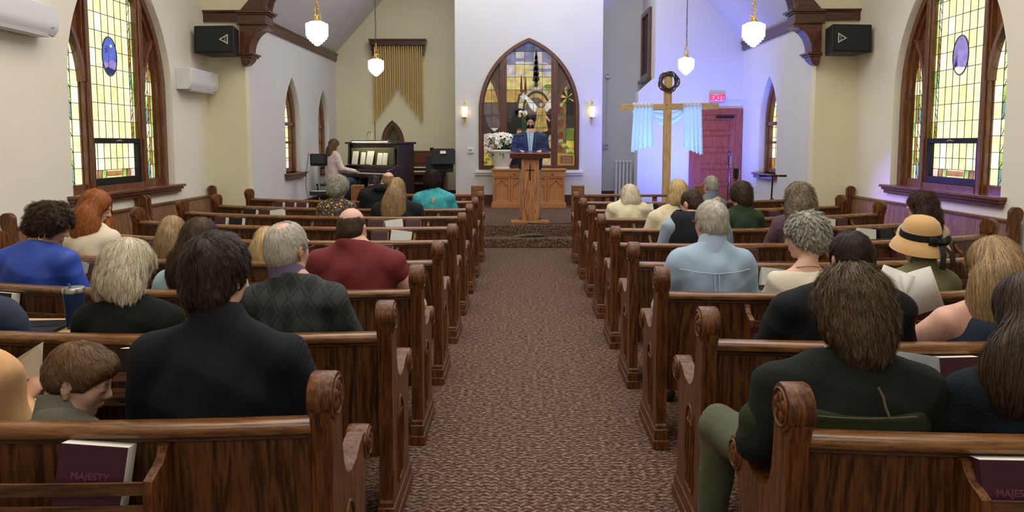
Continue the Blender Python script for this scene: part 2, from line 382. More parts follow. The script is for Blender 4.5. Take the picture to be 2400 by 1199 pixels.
def big_window(name, cx, rz, palm):
    t = thing(name, loc=cx, rz=rz, kind='structure')
    z0, zs, R, hw = 1.03, 2.26, 1.8, 1.15
    n = 14
    # frame: stepped bands, the glass lies deep
    mb = MB(); o1 = arch(hw, z0, zs, R, n); i1 = arch(hw-.085, z0, zs, R-.085, n); i2 = arch(hw-.13, z0, zs, R-.13, n); i3 = arch(hw-.17, z0, zs, R-.17, n)
    ring(mb, o1, i1, .09, .30); mb.build('frame', M_FRAME, t, bevel=.006)
    mb = MB(); ring(mb, i1, i2, .14, .30); ring(mb, i2, i3, .19, .30); mb.build('inner_frame', M_FRAME, t)
    outl = i1
    for s in (-1, 1):
        mb = MB()
        mb.prism(clip([(s*.53, z0), (s*.645, z0), (s*.645, 5), (s*.53, 5)], outl), .13, .30, 'y')
        mb.prism(clip([(s*.553, z0), (s*.622, z0), (s*.622, 5), (s*.553, 5)], outl), .10, .13, 'y')
        mb.build('mullion', M_FRAME, t, bevel=.006)
        # side light with its own pointed head, cut in a wood board
        def arcx(z): return math.sqrt(max(0, (R-.155)**2-(z-zs)**2))-(R-hw)
        tip = None; inn = [(.66, z0+.10), (.66, 2.25)]; r2 = 1.1
        zt = tipz(lambda q: .66+r2-math.sqrt(r2**2-(q-2.25)**2), arcx, 2.3, 3.3)
        inn += [(.66+r2-math.sqrt(r2**2-(q-2.25)**2), q) for q in [2.25+(zt-2.25)*i/9 for i in range(1, 9)]]; z = zt
        outp = [(arcx(q), q) for q in [2.27+(zt-2.27)*i/9 for i in range(9)]]
        light = inn+[(arcx(z), z)]+outp[::-1]+[(arcx(2.2), 2.2), (arcx(2.2), z0+.10)]
        light = [(s*a, b) for a, b in light]
        bay = clip([(s*.63, z0), (s*1.2, z0), (s*1.2, 5), (s*.63, 5)], i1)
        MB().prism(bay, .185, .25, 'y', [light]).build('side_tracery', M_FRAME, t)
        mb = MB(); br = []                      # curved brace dividing the head of the side light
        for i in range(14):
            q = 2.3+.075*i; xi = .64+r2-math.sqrt(max(.01, r2**2-(q-2.25)**2)); br.append((s*xi, q))
        br = [p for p in br if abs(p[0]) < math.sqrt(max(0, (R-.05)**2-(p[1]-zs)**2))-(R-hw)]
        for a, b in zip(br[:-1], br[1:]):
            mb.prism([(a[0]-.03*s, a[1]), (b[0]-.03*s, b[1]), (b[0]+.03*s, b[1]), (a[0]+.03*s, a[1])], .12, .20, 'y')
        mb.build('brace', M_FRAME, t)
        # glass of the side light
        gl = MB(); ld = MB(); y = .20
        xs = [.64, .80, .87, .93, 1.06]; rs = [z0+.1+.185*i for i in range(12)]
        rng = random.Random(5)
        for i in range(4):
            for j in range(11):
                c = clip([(s*xs[i], rs[j]), (s*xs[i+1], rs[j]), (s*xs[i+1], rs[j+1]), (s*xs[i], rs[j+1])], light)
                mm = (6 if j % 2 else 0) if i == 0 else ([3, 3, 5, 10, 3, 4][(j*2+i) % 6] if i == 2 else [0, 10, 4, 1][(j+i) % 4] if i == 1 else [4, 4, 1, 4][j % 4])
                face2(gl, c, y, mm)
        for j in range(12): leadline(ld, (s*.6, rs[j]), (s*1.1, rs[j]), y, .0065, light)
        for i in (1, 2, 3): leadline(ld, (s*xs[i], z0), (s*xs[i], 3.4), y, .0045, light)
        for j in range(24): leadline(ld, (s*.80, z0+.1+.09*j), (s*.87, z0+.15+.09*j+.05*(-1)**j), y, .0035, light)
        gl.build('side_glass', G, t, fix=False); ld.build('lead', M_LEAD, t)
    # centre light
    cl = clip([(-.53, 1.66), (.53, 1.66), (.53, 5), (-.53, 5)], i3); gl = MB(); ld = MB(); y = .20
    xs = [-.53, -.48, -.43] + [-.43+.1433*i for i in range(1, 6)]+[.43, .48, .53]; rs = [1.66+.213*i for i in range(12)]
    rng = random.Random(11)
    for j in range(11):
        for i in range(len(xs)-1):
            c = clip([(xs[i], rs[j]), (xs[i+1], rs[j]), (xs[i+1], rs[j+1]), (xs[i], rs[j+1])], cl)
            k = min(i, len(xs)-2-i)
            mm = [4, 1, 4][j % 3] if k == 0 else [3, 10, 5, 3, 6][(j*2) % 5] if k == 1 else rng.choice([0, 0, 2, 0, 0, 6, 2, 0])
            face2(gl, c, y, mm)
    for j in range(12): leadline(ld, (-.55, rs[j]), (.55, rs[j]), y, .0065, cl)
    for i, x in enumerate(xs[1:-1]):
        leadline(ld, (x, 1.6), (x, 4.2), y, .0042, cl)
    for s in (-1, 1):
        for j in range(20): leadline(ld, (s*.43, 1.68+.11*j), (s*.48, 1.74+.11*j+.03*(-1)**j), y, .0035, cl)
    # oval medallion
    oz = 2.66; ell = lambda rx, rzz, n=32: [(rx*math.cos(2*PI*i/n), oz+rzz*math.sin(2*PI*i/n)) for i in range(n)]
    face2(gl, ell(.165, .245), y-.003, 10); E = ell(.145, .225)
    face2(gl, E, y-.006, 7 if palm else 8)
    bands = [([(-.2, oz-.3), (.2, oz-.3), (.2, oz-.08), (.05, oz-.03), (-.05, oz-.09), (-.2, oz-.05)], 8), ([(-.2, oz-.3), (.2, oz-.3), (.2, oz-.17), (-.05, oz-.13), (-.2, oz-.19)], 9 if palm else 5)]
    for k, (pl, mm) in enumerate(bands): face2(gl, clip(pl, E), y-.008-.002*k, mm)
    if palm:
        for a in range(7):
            an = a*PI/3.5+.2; face2(gl, clip([(-.04, oz+.08), (-.04+.07*math.cos(an), oz+.08+.05*math.sin(an)), (-.04+.06*math.cos(an+.25), oz+.07+.05*math.sin(an+.25))], E), y-.014, 9)
        face2(gl, clip([(-.045, oz-.15), (-.035, oz+.08), (-.03, oz+.08), (-.03, oz-.15)], E), y-.014, 9)
        face2(gl, [(.03+.02*math.cos(i), oz+.13+.02*math.sin(i)) for i in (0, 1, 2, 3, 4, 5)], y-.012, 6)
    else:
        for dx, h in ((-.09, .12), (-.06, .16), (.05, .1), (.08, .17), (.11, .09)):
            face2(gl, clip([(dx-.02, oz-.13), (dx, oz-.13+h), (dx+.02, oz-.13)], E), y-.014, 9 if dx < 0 else 8)
    for a, b in zip(ell(.155, .235), ell(.155, .235)[1:]+ell(.155, .235)[:1]): leadline(ld, a, b, y-.006, .008)
    gl.build('centre_glass', G, t, fix=False); ld.build('lead', M_LEAD, t)
    # lower opening sash, black painted
    mb = MB(); mb.box(-.53, .53, .135, .25, 1.60, 1.665); mb.box(-.53, -.47, .14, .25, 1.12, 1.6); mb.box(.47, .53, .14, .25, 1.12, 1.6); mb.box(-.53, .53, .135, .25, 1.10, 1.185)
    sash = mb.build('sash', M_BLACK, t, bevel=.005)
    MB().tube([(-.05, .135, 1.63), (-.045, .11, 1.632), (0, .105, 1.64), (.045, .11, 1.632), (.05, .135, 1.63)], .007).build('handle', M_STEEL, sash, smooth=50)
    gl = MB(); ld = MB(); xs = [-.47+.1343*i for i in range(8)]
    for i in range(7):
        for a, b in ((1.28, 1.42), (1.42, 1.6)): face2(gl, [(xs[i], a), (xs[i+1], a), (xs[i+1], b), (xs[i], b)], y, [0, 6, 0, 1, 2, 0, 6][i])
    for i, (x0, x1, mm) in enumerate([(-.47, -.36, 5), (-.36, -.27, 3), (-.27, -.18, 4), (-.18, .18, 2), (.18, .27, 4), (.27, .36, 3), (.36, .47, 5)]):
        face2(gl, [(x0, 1.185), (x1, 1.185), (x1, 1.28), (x0, 1.28)], y, mm)
    face2(gl, [(-.17, 1.20), (.17, 1.20), (.17, 1.265), (-.17, 1.265)], y-.004, 3)
    for i in range(1, 7): leadline(ld, (xs[i], 1.28), (xs[i], 1.6), y, .0045)
    for zz in (1.28, 1.42): leadline(ld, (-.47, zz), (.47, zz), y, .0065)
    for x in (-.36, -.27, -.18, .18, .27, .36): leadline(ld, (x, 1.185), (x+.01, 1.28), y, .005)
    gl.build('sash_glass', G, sash, fix=False); ld.build('sash_lead', M_LEAD, sash)
    mb = MB(); mb.box(-.53, .53, .10, .28, z0, 1.10); mb.box(-1.10, 1.10, .16, .28, z0, z0+.10); mb.build('bottom_rail', M_FRAME, t, bevel=.005)
    mb = MB(); mb.box(-1.26, 1.26, -.10, .28, 1.0, 1.035); mb.box(-1.24, 1.24, -.075, .02, .965, 1.0); mb.box(-1.22, 1.22, -.05, .02, .92, .965); mb.build('sill', M_TRIM if False else wood('window_sill_wood', (0.07, 0.022, 0.009), (0.19, 0.065, 0.025), 'x', 0.3), t, bevel=.006)
    # no board behind the window: daylight is put into the glass as its glow
    return t
big_window('window_1', (XL, 8.83, 0), PI/2, True)
big_window('window_2', (XR, 8.83, 0), -PI/2, False)
def small_window(name, loc, rz, hw, zs, R, z0=1.06, sill=True, dark=False):
    t = thing(name, loc=loc, rz=rz, kind='structure'); n = 10
    o = arch(hw, z0, zs, R, n); a = arch(hw-.07, z0, zs, R-.07, n); b = arch(hw-.11, z0, zs, R-.11, n)
    mb = MB(); ring(mb, o, a, .10, .28); mb.build('frame', M_FRAME, t, bevel=.005)
    mb = MB(); ring(mb, a, b, .15, .28); mb.box(-hw+.08, hw-.08, .12, .26, zs-.02, zs+.045); mb.box(-hw+.08, hw-.08, .14, .26, z0, z0+.08)
    if not dark: mb.box(-hw+.08, hw-.08, .17, .26, 1.60, 1.64)
    mb.build('sash', M_FRAME, t, bevel=.004)
    gl = MB(); ld = MB(); y = .215; xs = [(-hw+.10)+(2*hw-.2)/4*i for i in range(5)]; rs = [z0+.08+.19*i for i in range(11)]
    GM = G if not dark else [mat('glass_dark', (.05, .06, .035), .15), mat('glass_dark_green', (.06, .08, .03), .15), mat('glass_dark_amber', (.12, .07, .03), .15)]
    for i in range(4):
        for j in range(10):
            c = clip([(xs[i], rs[j]), (xs[i+1], rs[j]), (xs[i+1], rs[j+1]), (xs[i], rs[j+1])], b)
            mm = (i+j) % 3 if dark else ([3, 4, 3, 5][(i+j) % 4] if j == 0 else [2, 6, 0, 1][(i*3+j) % 4] if rs[j] < zs else [4, 1, 0, 2][(i+j*3) % 4])
            face2(gl, c, y, mm)
    for j in range(1, 10): leadline(ld, (-hw, rs[j]), (hw, rs[j]), y, .009, b)
    for i in range(1, 4): leadline(ld, (xs[i], z0), (xs[i], 3), y, .007, b)
    gl.build('glass', GM, t, fix=False); ld.build('lead', M_LEAD, t)
    if sill:
        mb = MB(); mb.box(-hw-.10, hw+.10, -.10, .26, z0-.04, z0); mb.box(-hw-.08, hw+.08, -.07, .0, z0-.10, z0-.04); mb.build('sill', MATS['window_sill_wood'], t, bevel=.005)
    return t
small_window('window_3', (CL, 13.36, 0), PI/2, .46, 1.95, 1.05)
small_window('window_4', (CL, 15.45, 0), PI/2, .42, 1.95, .95)
small_window('window_5', (CR, 13.16, 0), -PI/2, .46, 1.95, 1.05)
small_window('window_6', (-2.96, 16.5, 0), 0, .25, 1.62, .60, 1.05, True, True)

# chancel picture window: garden scene in leaded glass
def picture_window():
    t = thing('window_7', loc=(.155, 15.0, 0), kind='structure'); z0, zs, R, hw = 1.06, 2.265, 1.6, 1.045; n = 16
    o = arch(hw, z0, zs, R, n); a = arch(hw-.075, z0, zs, R-.075, n)
    mb = MB(); ring(mb, o, a, -.03, .2); mb.box(-hw+.076, hw-.076, -.03, .2, z0, z0+.085); mb.build('frame', M_TRIMZ, t, bevel=.006)
    for s in (-1, 1):
        mb = MB(); mb.prism(clip([(s*.46, z0), (s*.60, z0), (s*.60, 4), (s*.46, 4)], a), -.02, .18, 'y'); mb.box(s*.53-.025, s*.53+.025, -.04, -.02, z0, 3.3)
        mb.build('mullion', M_TRIMZ, t, bevel=.005)
        mb = MB(); pts = []
        for i in range(10):
            q = 2.25+.11*i; xx = .60+1.3-math.sqrt(max(.01, 1.3**2-(q-2.25)**2)); pts.append((s*xx, q))
        pts = [p for p in pts if abs(p[0]) < math.sqrt(max(0, (R-.03)**2-(p[1]-zs)**2))-(R-hw)]
        for p, q in zip(pts[:-1], pts[1:]): mb.prism([(p[0]-.05*s, p[1]), (q[0]-.05*s, q[1]), (q[0]+.03*s, q[1]), (p[0]+.03*s, p[1])], -.01, .15, 'y')
        mb.build('brace', M_TRIMZ, t)
    P = {}; names = []
    def g(nm, c, e=.55, v=.45):
        if nm not in P: P[nm] = len(names); names.append(glassmat('picture_'+nm, srgb(*c), e, v))
        return P[nm]
    for nm, c, e in (('sky_blue', (96, 112, 160), .4), ('sky_violet', (148, 148, 184), .45), ('cloud', (214, 200, 200), .6), ('dawn', (236, 206, 130), .6), ('gold', (214, 172, 92), .5), ('haze', (132, 112, 108), .30), ('hill', (84, 72, 74), .2), ('rock', (84, 66, 60), .2), ('dark', (22, 26, 28), .08), ('black_green', (14, 26, 22), .05), ('stone', (214, 196, 150), .5), ('robe_green', (16, 92, 62), .3), ('robe_gold', (206, 170, 92), .5), ('skin', (226, 176, 132), .5), ('white', (236, 232, 214), .65), ('rust', (150, 84, 44), .35), ('leaf', (126, 150, 60), .4), ('yellow_leaf', (222, 196, 84), .6), ('trunk', (150, 124, 78), .35), ('pink', (232, 190, 180), .6), ('plaque', (222, 160, 60), .5)): g(nm, c, e)
    gl = MB(); ld = MB(); y = .09
    cen = clip([(-.47, z0+.08), (.47, z0+.08), (.47, 4), (-.47, 4)], a)
    def put(poly, nm, k, conv=cen): face2(gl, clip(poly, conv) if conv else poly, y-.0015*k, P[nm])
    rs = [z0+.08+.262*i for i in range(11)]
    cols = ['dark', 'dark', 'rock', 'dark', 'hill', 'gold', 'dawn', 'dawn', 'sky_violet', 'sky_blue', 'sky_blue']
    for j in range(10):
        for i in range(5):
            x0 = -.47+.188*i; nm = cols[j]
            if j == 7 and i in (0, 4): nm = 'cloud'
            if j == 8 and i in (1, 3): nm = 'cloud'
            if j in (0, 1) and i > 2: nm = 'rock' if (i+j) % 2 else 'stone'
            put([(x0, rs[j]), (x0+.188, rs[j]), (x0+.188, rs[j+1]), (x0, rs[j+1])], nm, 0)
    C = lambda cx, cz, rx, rzz, a0=0, a1=2*PI, n=18: [(cx+rx*math.cos(a0+(a1-a0)*i/n), cz+rzz*math.sin(a0+(a1-a0)*i/n)) for i in range(n+1)]
    for q, zz, dx in (('sky_violet', 3.33, -.2), ('cloud', 3.25, .1), ('sky_violet', 3.12, .3), ('cloud', 3.05, -.3)): put(C(dx, zz, .3, .035), q, 1)
    put([(-.47, 2.05), (-.3, 2.25), (-.22, 2.6), (-.12, 2.72), (0, 2.6), (.0, 2.0)], 'rock', 1)
    put([(-.47, 2.1), (-.3, 2.2), (-.28, 2.35), (-.38, 2.42), (-.47, 2.40)], 'hill', 2)
    put(C(.16, 2.32, .38, .50, 0, PI), 'stone', 2); put(C(.16, 2.30, .29, .40, 0, PI), 'rock', 3); put(C(.16, 2.30, .25, .34, 0, PI), 'gold', 4); put(C(.14, 2.2, .24, .36, 0, PI), 'haze', 5)
    for i in range(9):
        an = PI*i/8; leadline(ld, (.16+.29*math.cos(an), 2.30+.40*math.sin(an)), (.16+.38*math.cos(an), 2.32+.50*math.sin(an)), y-.012, .006, cen)
    for dx, w_, zb, zt in ((.15, .07, 2.78, 3.46), (-.16, .03, 2.62, 2.98), (-.07, .028, 2.62, 2.94)):
        for k in range(6):
            q = zb+(zt-zb)*k/6; ww = w_*(1.25-.9*k/6) * (1 if k else .5)
            put([(dx-ww, q), (dx-ww*.5, q+(zt-zb)/4), (dx+.01, q+(zt-zb)/3.4), (dx+ww, q+.03), (dx+ww*.4, q-.02)], 'black_green' if dx > 0 else 'rust', 6)
    put(C(.40, 2.78, .09, .05), 'leaf', 6)
    # bright standing figure with wings
    put([(.20, 2.32), (.10, 2.46), (-.08, 2.62), (-.20, 2.58), (-.05, 2.50), (.02, 2.35), (.12, 2.25)], 'white', 7)
    put([(.30, 2.32), (.38, 2.46), (.47, 2.52), (.47, 2.36), (.38, 2.25)], 'white', 7)
    put([(.16, 2.34), (.34, 2.34), (.36, 2.1), (.40, 1.9), (.34, 1.70), (.10, 1.66), (.06, 1.85), (.16, 2.1)], 'robe_gold', 8)
    for x in (.14, .2, .26, .32): leadline(ld, (x, 2.2), (x-.06+.3*(x-.2), 1.72), y-.016, .005, cen)
    put(C(.26, 2.42, .045, .055), 'skin', 9); put(C(.26, 2.455, .05, .035, 0, PI), 'rust', 10); put([(.30, 2.26), (.42, 2.12), (.45, 2.08), (.43, 2.05), (.30, 2.18)], 'skin', 10)
    # dark robed and green robed figures, and a child
    put([(-.30, 2.30), (-.12, 2.26), (-.10, 1.9), (-.12, 1.3), (-.45, 1.3), (-.44, 1.9)], 'black_green', 7); put(C(-.20, 2.25, .085, .085), 'dark', 7)
    put([(-.14, 2.22), (.02, 2.2), (.06, 1.95), (.04, 1.78), (-.14, 1.85)], 'robe_green', 8); put(C(-.08, 2.23, .05, .06), 'white', 9); put(C(-.09, 2.20, .033, .042), 'skin', 10); put(C(-.19, 2.19, .035, .045), 'skin', 10); put(C(-.17, 2.24, .05, .05, 0, PI), 'white', 9)
    put(C(-.20, 1.84, .05, .055), 'skin', 9); put(C(-.20, 1.87, .055, .045, 0, PI), 'rust', 10)
    put([(-.27, 1.78), (-.1, 1.80), (-.02, 1.6), (-.08, 1.3), (-.28, 1.3), (-.34, 1.5)], 'rust', 9); put([(-.33, 1.6), (-.26, 1.75), (-.24, 1.5), (-.3, 1.3), (-.36, 1.35)], 'pink', 10)
    put(C(.35, 1.35, .16, .10), 'yellow_leaf', 3); put(C(.25, 1.22, .18, .09), 'stone', 3); put([(.10, 1.7), (.47, 1.78), (.47, 1.5), (.12, 1.5)], 'stone', 3); put([(.18, 1.82), (.42, 1.86), (.42, 1.72), (.2, 1.7)], 'dark', 9)
    for x in (-.282, -.094, .094, .282): leadline(ld, (x, z0), (x, 3.8), y-.018, .007, cen)
    for q in rs[1:]: leadline(ld, (-.5, q), (.5, q), y-.018, .008, cen)
    for s in (-1, 1):
        def ax(z): return math.sqrt(max(0, (R-.10)**2-(z-zs)**2))-(R-hw)
        fi = lambda q: .605+1.3-math.sqrt(1.3**2-(q-2.25)**2)
        z = tipz(fi, ax, 2.3, 3.4); inn = [(.605, z0+.08), (.605, 2.25)]+[(fi(q), q) for q in [2.25+(z-2.25)*i/9 for i in range(1, 9)]]
        outp = [(ax(q), q) for q in [2.27+(z-2.27)*i/9 for i in range(9)]]
        lt = [(s*p, q) for p, q in inn+[(ax(z), z)]+outp[::-1]+[(ax(2.2), z0+.08)]]
        MB().prism(clip([(s*.59, z0), (s*1.1, z0), (s*1.1, 4), (s*.59, 4)], a), .10, .14, 'y', [lt]).build('side_tracery', M_TRIMZ, t)
        cs = (['yellow_leaf', 'pink', 'pink', 'haze', 'haze', 'gold', 'dawn', 'dawn', 'gold'] if s < 0 else ['plaque', 'yellow_leaf', 'leaf', 'rock', 'dark', 'dark', 'haze', 'dawn', 'dawn'])
        for j in range(9):
            for i in (0, 1):
                nm = cs[j]
                if s > 0 and i == 0 and 0 < j < 6: nm = 'trunk'
                face2(gl, clip([(s*(.6+.18*i), rs[j]), (s*(.78+.19*i), rs[j]), (s*(.78+.19*i), rs[j+1]), (s*(.6+.18*i), rs[j+1])], lt), y, P[nm])
        pc = lambda po, nm, k: face2(gl, clip(po, lt), y-.0015*k, P[nm])
        if s > 0:
            for k in range(9):
                an = -.5+PI*1.35*k/8; pc([(.80, 2.55), (.80+.2*math.cos(an), 2.55+.24*math.sin(an)), (.80+.2*math.cos(an+.3), 2.52+.22*math.sin(an+.3))], 'black_green' if k % 2 else 'yellow_leaf', 2)
            for k in range(9): pc(C(.67+.02*(k % 2), 1.5+.13*k, .07, .075), 'trunk' if k % 2 else 'rust', 1)
            for k in range(12): pc(C(.65+.25*((k*7) % 12)/12, 1.36+.32*((k*5) % 12)/12, .055, .035), ['yellow_leaf', 'leaf', 'leaf', 'stone'][k % 4], 3)
        else:
            pc([(-1, 2.25), (-.85, 2.4), (-.7, 2.3), (-.6, 2.38), (-.6, 2.05), (-1, 2.05)], 'haze', 1); pc([(-1, 2.25), (-.92, 2.2), (-.85, 1.95), (-.72, 1.85), (-.6, 1.95), (-.6, 1.75), (-1, 1.75)], 'hill', 2)
            pc([(-1, 1.78), (-.8, 1.82), (-.6, 1.7), (-.6, 1.5), (-1, 1.45)], 'pink', 3)
            for k in range(12): pc(C(-.65-.28*((k*7) % 12)/12, 1.17+.4*((k*5) % 12)/12, .05, .035), ['yellow_leaf', 'leaf', 'gold', 'rust'][k % 4], 3)
        leadline(ld, (s*.78, z0), (s*.78, 3), y-.012, .006, lt)
        for q in rs[1:]: leadline(ld, (s*.5, q), (s*1.1, q), y-.012, .007, lt)
        if s > 0:
            mb = MB(); mb.box(.62, .96, .04, .06, 1.15, 1.38); pl = mb.build('plaque', mat('plaque_gilt', (.55, .33, .08), .4, .5), t)
            mb = MB(); mb.box(.665, .915, .036, .045, 1.19, 1.34); mb.build('plaque_inset', mat('plaque_brown', (.12, .05, .02), .5), pl)
            mb = MB()
            for k in range(4):
                x = .69
                while x < .88:
                    ww = .014+.02*((k*3+int(x*100)) % 3)/3; mb.box(x, min(.895, x+ww), .033, .037, 1.205+.033*k, 1.218+.033*k); x += ww+.008
            mb.build('plaque_lettering', mat('plaque_letter', (.75, .5, .15), .4, .4), pl)
    gl.build('glass', [MATS['picture_'+k] for k in ()] or names, t, fix=False); ld.build('lead', M_LEAD, t)
    MB().box(-1.12, 1.12, -.09, .02, .985, 1.04).build('sill', M_WHITE, t, bevel=.006)
    mb = MB(); mb.box(-1.12, 1.12, -.05, .0, .94, .985); mb.build('sill_moulding', M_WHITE, t)
picture_window()
# dark framed opening high in the side of the recess
t = thing('window_8', loc=(2.70, 15.65, 0), rz=PI/2, kind='structure')
mb = MB(); y0, y1 = -.52, .52
mb.prism([(-.50, 2.98), (.50, 2.98), (.50, 4.42), (-.50, 4.42)], -.0, .06, 'y', [[(-.38, 3.08), (.38, 3.08), (.38, 4.32), (-.38, 4.32)]]); mb.build('frame', M_TRIMZ, t, bevel=.005)
MB().box(-.38, .38, .0, .02, 3.08, 4.32).build('panel', mat('dark_opening', (.03, .012, .012), .5), t)
MB().box(-.56, .56, 0, .11, 2.91, 2.98).build('sill', M_TRIM, t, bevel=.005)
# door of the chancel
t = thing('door_1', loc=(3.94, 14.7, PZ), kind='structure')
M_DOOR = wood('door_mahogany', (0.20, 0.034, 0.016), (0.36, 0.075, 0.035), 'z', 0.25, coat=.6)
mb = MB(); mb.prism([(-.53, 0), (-.40, 0), (-.40, 1.87), (.40, 1.87), (.40, 0), (.53, 0), (.53, 2.0), (-.53, 2.0)], -.06, 0, 'y'); mb.build('casing', M_DOOR, t, bevel=.008)
leaf = [(-.40, .0), (.40, .0), (.40, 1.87), (-.40, 1.87)]; hs = [[(-.29, a), (.29, a), (.29, b), (-.29, b)] for a, b in ((.10, .42), (.50, .78), (.86, 1.12), (1.20, 1.46), (1.54, 1.78))]
mb = MB().prism(leaf, -.045, -.01, 'y', hs); mb.box(-.40, .40, -.02, 0, 0, 1.87)
for h in hs: mb.box(h[0][0]+.03, h[1][0]-.03, -.032, -.02, h[0][1]+.03, h[2][1]-.03)
dl = mb.build('door_leaf', M_DOOR, t, bevel=.004)
MB().box(.27, .34, -.052, -.044, .80, 1.10).build('push_plate', mat('worn_plate', (.4, .3, .25), .35, .8), dl)
MB().ball((.305, -.075, .88), .024).build('door_knob', M_BRASS, dl, smooth=60)
MB().box(.0, .36, -.075, -.044, 1.80, 1.85).build('door_closer', mat('closer_bronze', (.03, .02, .02), .4, .6), dl, bevel=.004)
# ------------------------------------------------------------------ pews
ROWL = [1.94, 2.86, 3.73, 4.68, 5.68, 6.62, 7.58, 8.50, 9.60]
ROWR = [1.88, 2.78, 3.71, 4.65, 5.56, 6.53, 7.45, 8.42, 9.55]
def curve(X): return (abs(X)-1.52)**2/(9.8 if abs(X) > 1.52 else 16)                     # the pews bow towards the platform at both ends
XIL, XOL, XIR, XOR = .555, 3.86, .735, 4.00
def end_mesh(th, hw):
    """pew end: scrolled head, scooped arm, plinth; x across, y forward"""
    prof = [(-.03, .0), (-.03, .12), (-.022, .13), (-.022, .80), (-.035, .83)]
    prof += [(.02+.066*math.cos(math.radians(a)), .893+.066*math.sin(math.radians(a))) for a in range(205, -31, -20)]
    prof += [(.086, .80), (.090, .74), (.098, .69), (.112, .648), (.134, .618), (.162, .600), (.195, .592), (.235-.06+.0001, .5925)]
    prof = prof[:-1]+[(.2001, .598), (.225, .610), (.262, .628), (.295, .636)]
    prof += [(.360+.056*math.cos(math.radians(a)), .588+.056*math.sin(math.radians(a))) for a in range(125, -91, -20)]
    prof += [(.335, .52), (.318, .46), (.315, .30), (.32, .13), (.335, .12), (.335, .0)]
    prof = [(u+(.06 if u > .2 else 0), z) for u, z in prof]
    mb = MB().prism(prof, -th/2, th/2, 'x')
    return mb
def pew_end(root, X, y, rz, out, label=None):
    """out: +1/-1 = world x side that carries the carving"""
    M = Matrix.Translation((X, y, 0)) @ Matrix.Rotation(rz, 4, 'Z') @ Matrix.Translation((0, -.050, 0))
    e = end_mesh(.058, 0).xf(M).build('end_panel', M_PEWZ, root, smooth=35, bevel=.006)
    for nm_, cy_, cz_, r in (('head_scroll', .02, .893, .066), ('arm_scroll', .420, .588, .056)):
        mb = MB(); Mx = Matrix.Translation((0, cy_, cz_)) @ Matrix.Rotation(PI/2, 4, 'Y')
        mb.lathe([(r*.80, -.037), (r*.97, -.035), (r*1.02, -.028), (r*1.02, .028), (r*.97, .035), (r*.80, .037)], 28, M=Mx)
        mb.xf(M).build(nm_, M_PEWZ, e, smooth=35)
    mb = MB(); mb.box(-.036, .036, -.045, .41, 0, .105); mb.box(-.042, .042, -.055, .42, 0, .05)
    mb.xf(M).build('plinth', M_PEWZ, e, smooth=35, bevel=.004)
    for cy_, cz_, r in ((.02, .893, .045), (.420, .588, .038)):
        mb = MB(); s = out*.037
        for k in range(5):
            a = 2*PI*k/5+.3; mb.ball((s, cy_+r*.55*math.cos(a), cz_+r*.55*math.sin(a)), r*.40, 8, (.45, 1, 1))
        mb.ball((s*1.05, cy_, cz_), r*.3, 8, (.6, 1, 1))
        mb.tube([(s, cy_+r*1.12*math.cos(2*PI*k/20), cz_+r*1.12*math.sin(2*PI*k/20)) for k in range(20)], .0045, 6, closed=True)
        mb.xf(M).build('carved_rosette', M_PEWZ, e, smooth=60)
    mb = MB(); s = out*.031                       # gothic lancet carving, raised mouldings
    o = arch(.062, .16, .43, .09, 6, .15)
    mb.tube([(s, u, z) for u, z in o]+[(s, .15-.062, .16)], .0055, 6)
    for u0 in (.13, .17): mb.tube([(s, u0, .17), (s, u0, .42)], .004, 5)
    for c_ in (.109, .15, .191): mb.tube([(s, u, z) for u, z in arch(.019, .36, .42, .028, 4, c_)], .0035, 5)
    mb.xf(M).build('lancet_carving', M_PEWZ, e, smooth=60)
    return e
def sweep(X0, X1, prof, sg, n=26, y0=0):
    rings = []
    for i in range(n+1):
        X = X0+(X1-X0)*i/n
        rings.append([(sg*X, y0+curve(X)+u-.022, z) for u, z in prof])
    return MB().loft(rings)
M_RACK = wood('rack_oak', (0.050, 0.021, 0.008), (0.155, 0.068, 0.026), 'x', 0.40, coat=0.1)  # oak tinted lighter so the slats look lit like the top rail
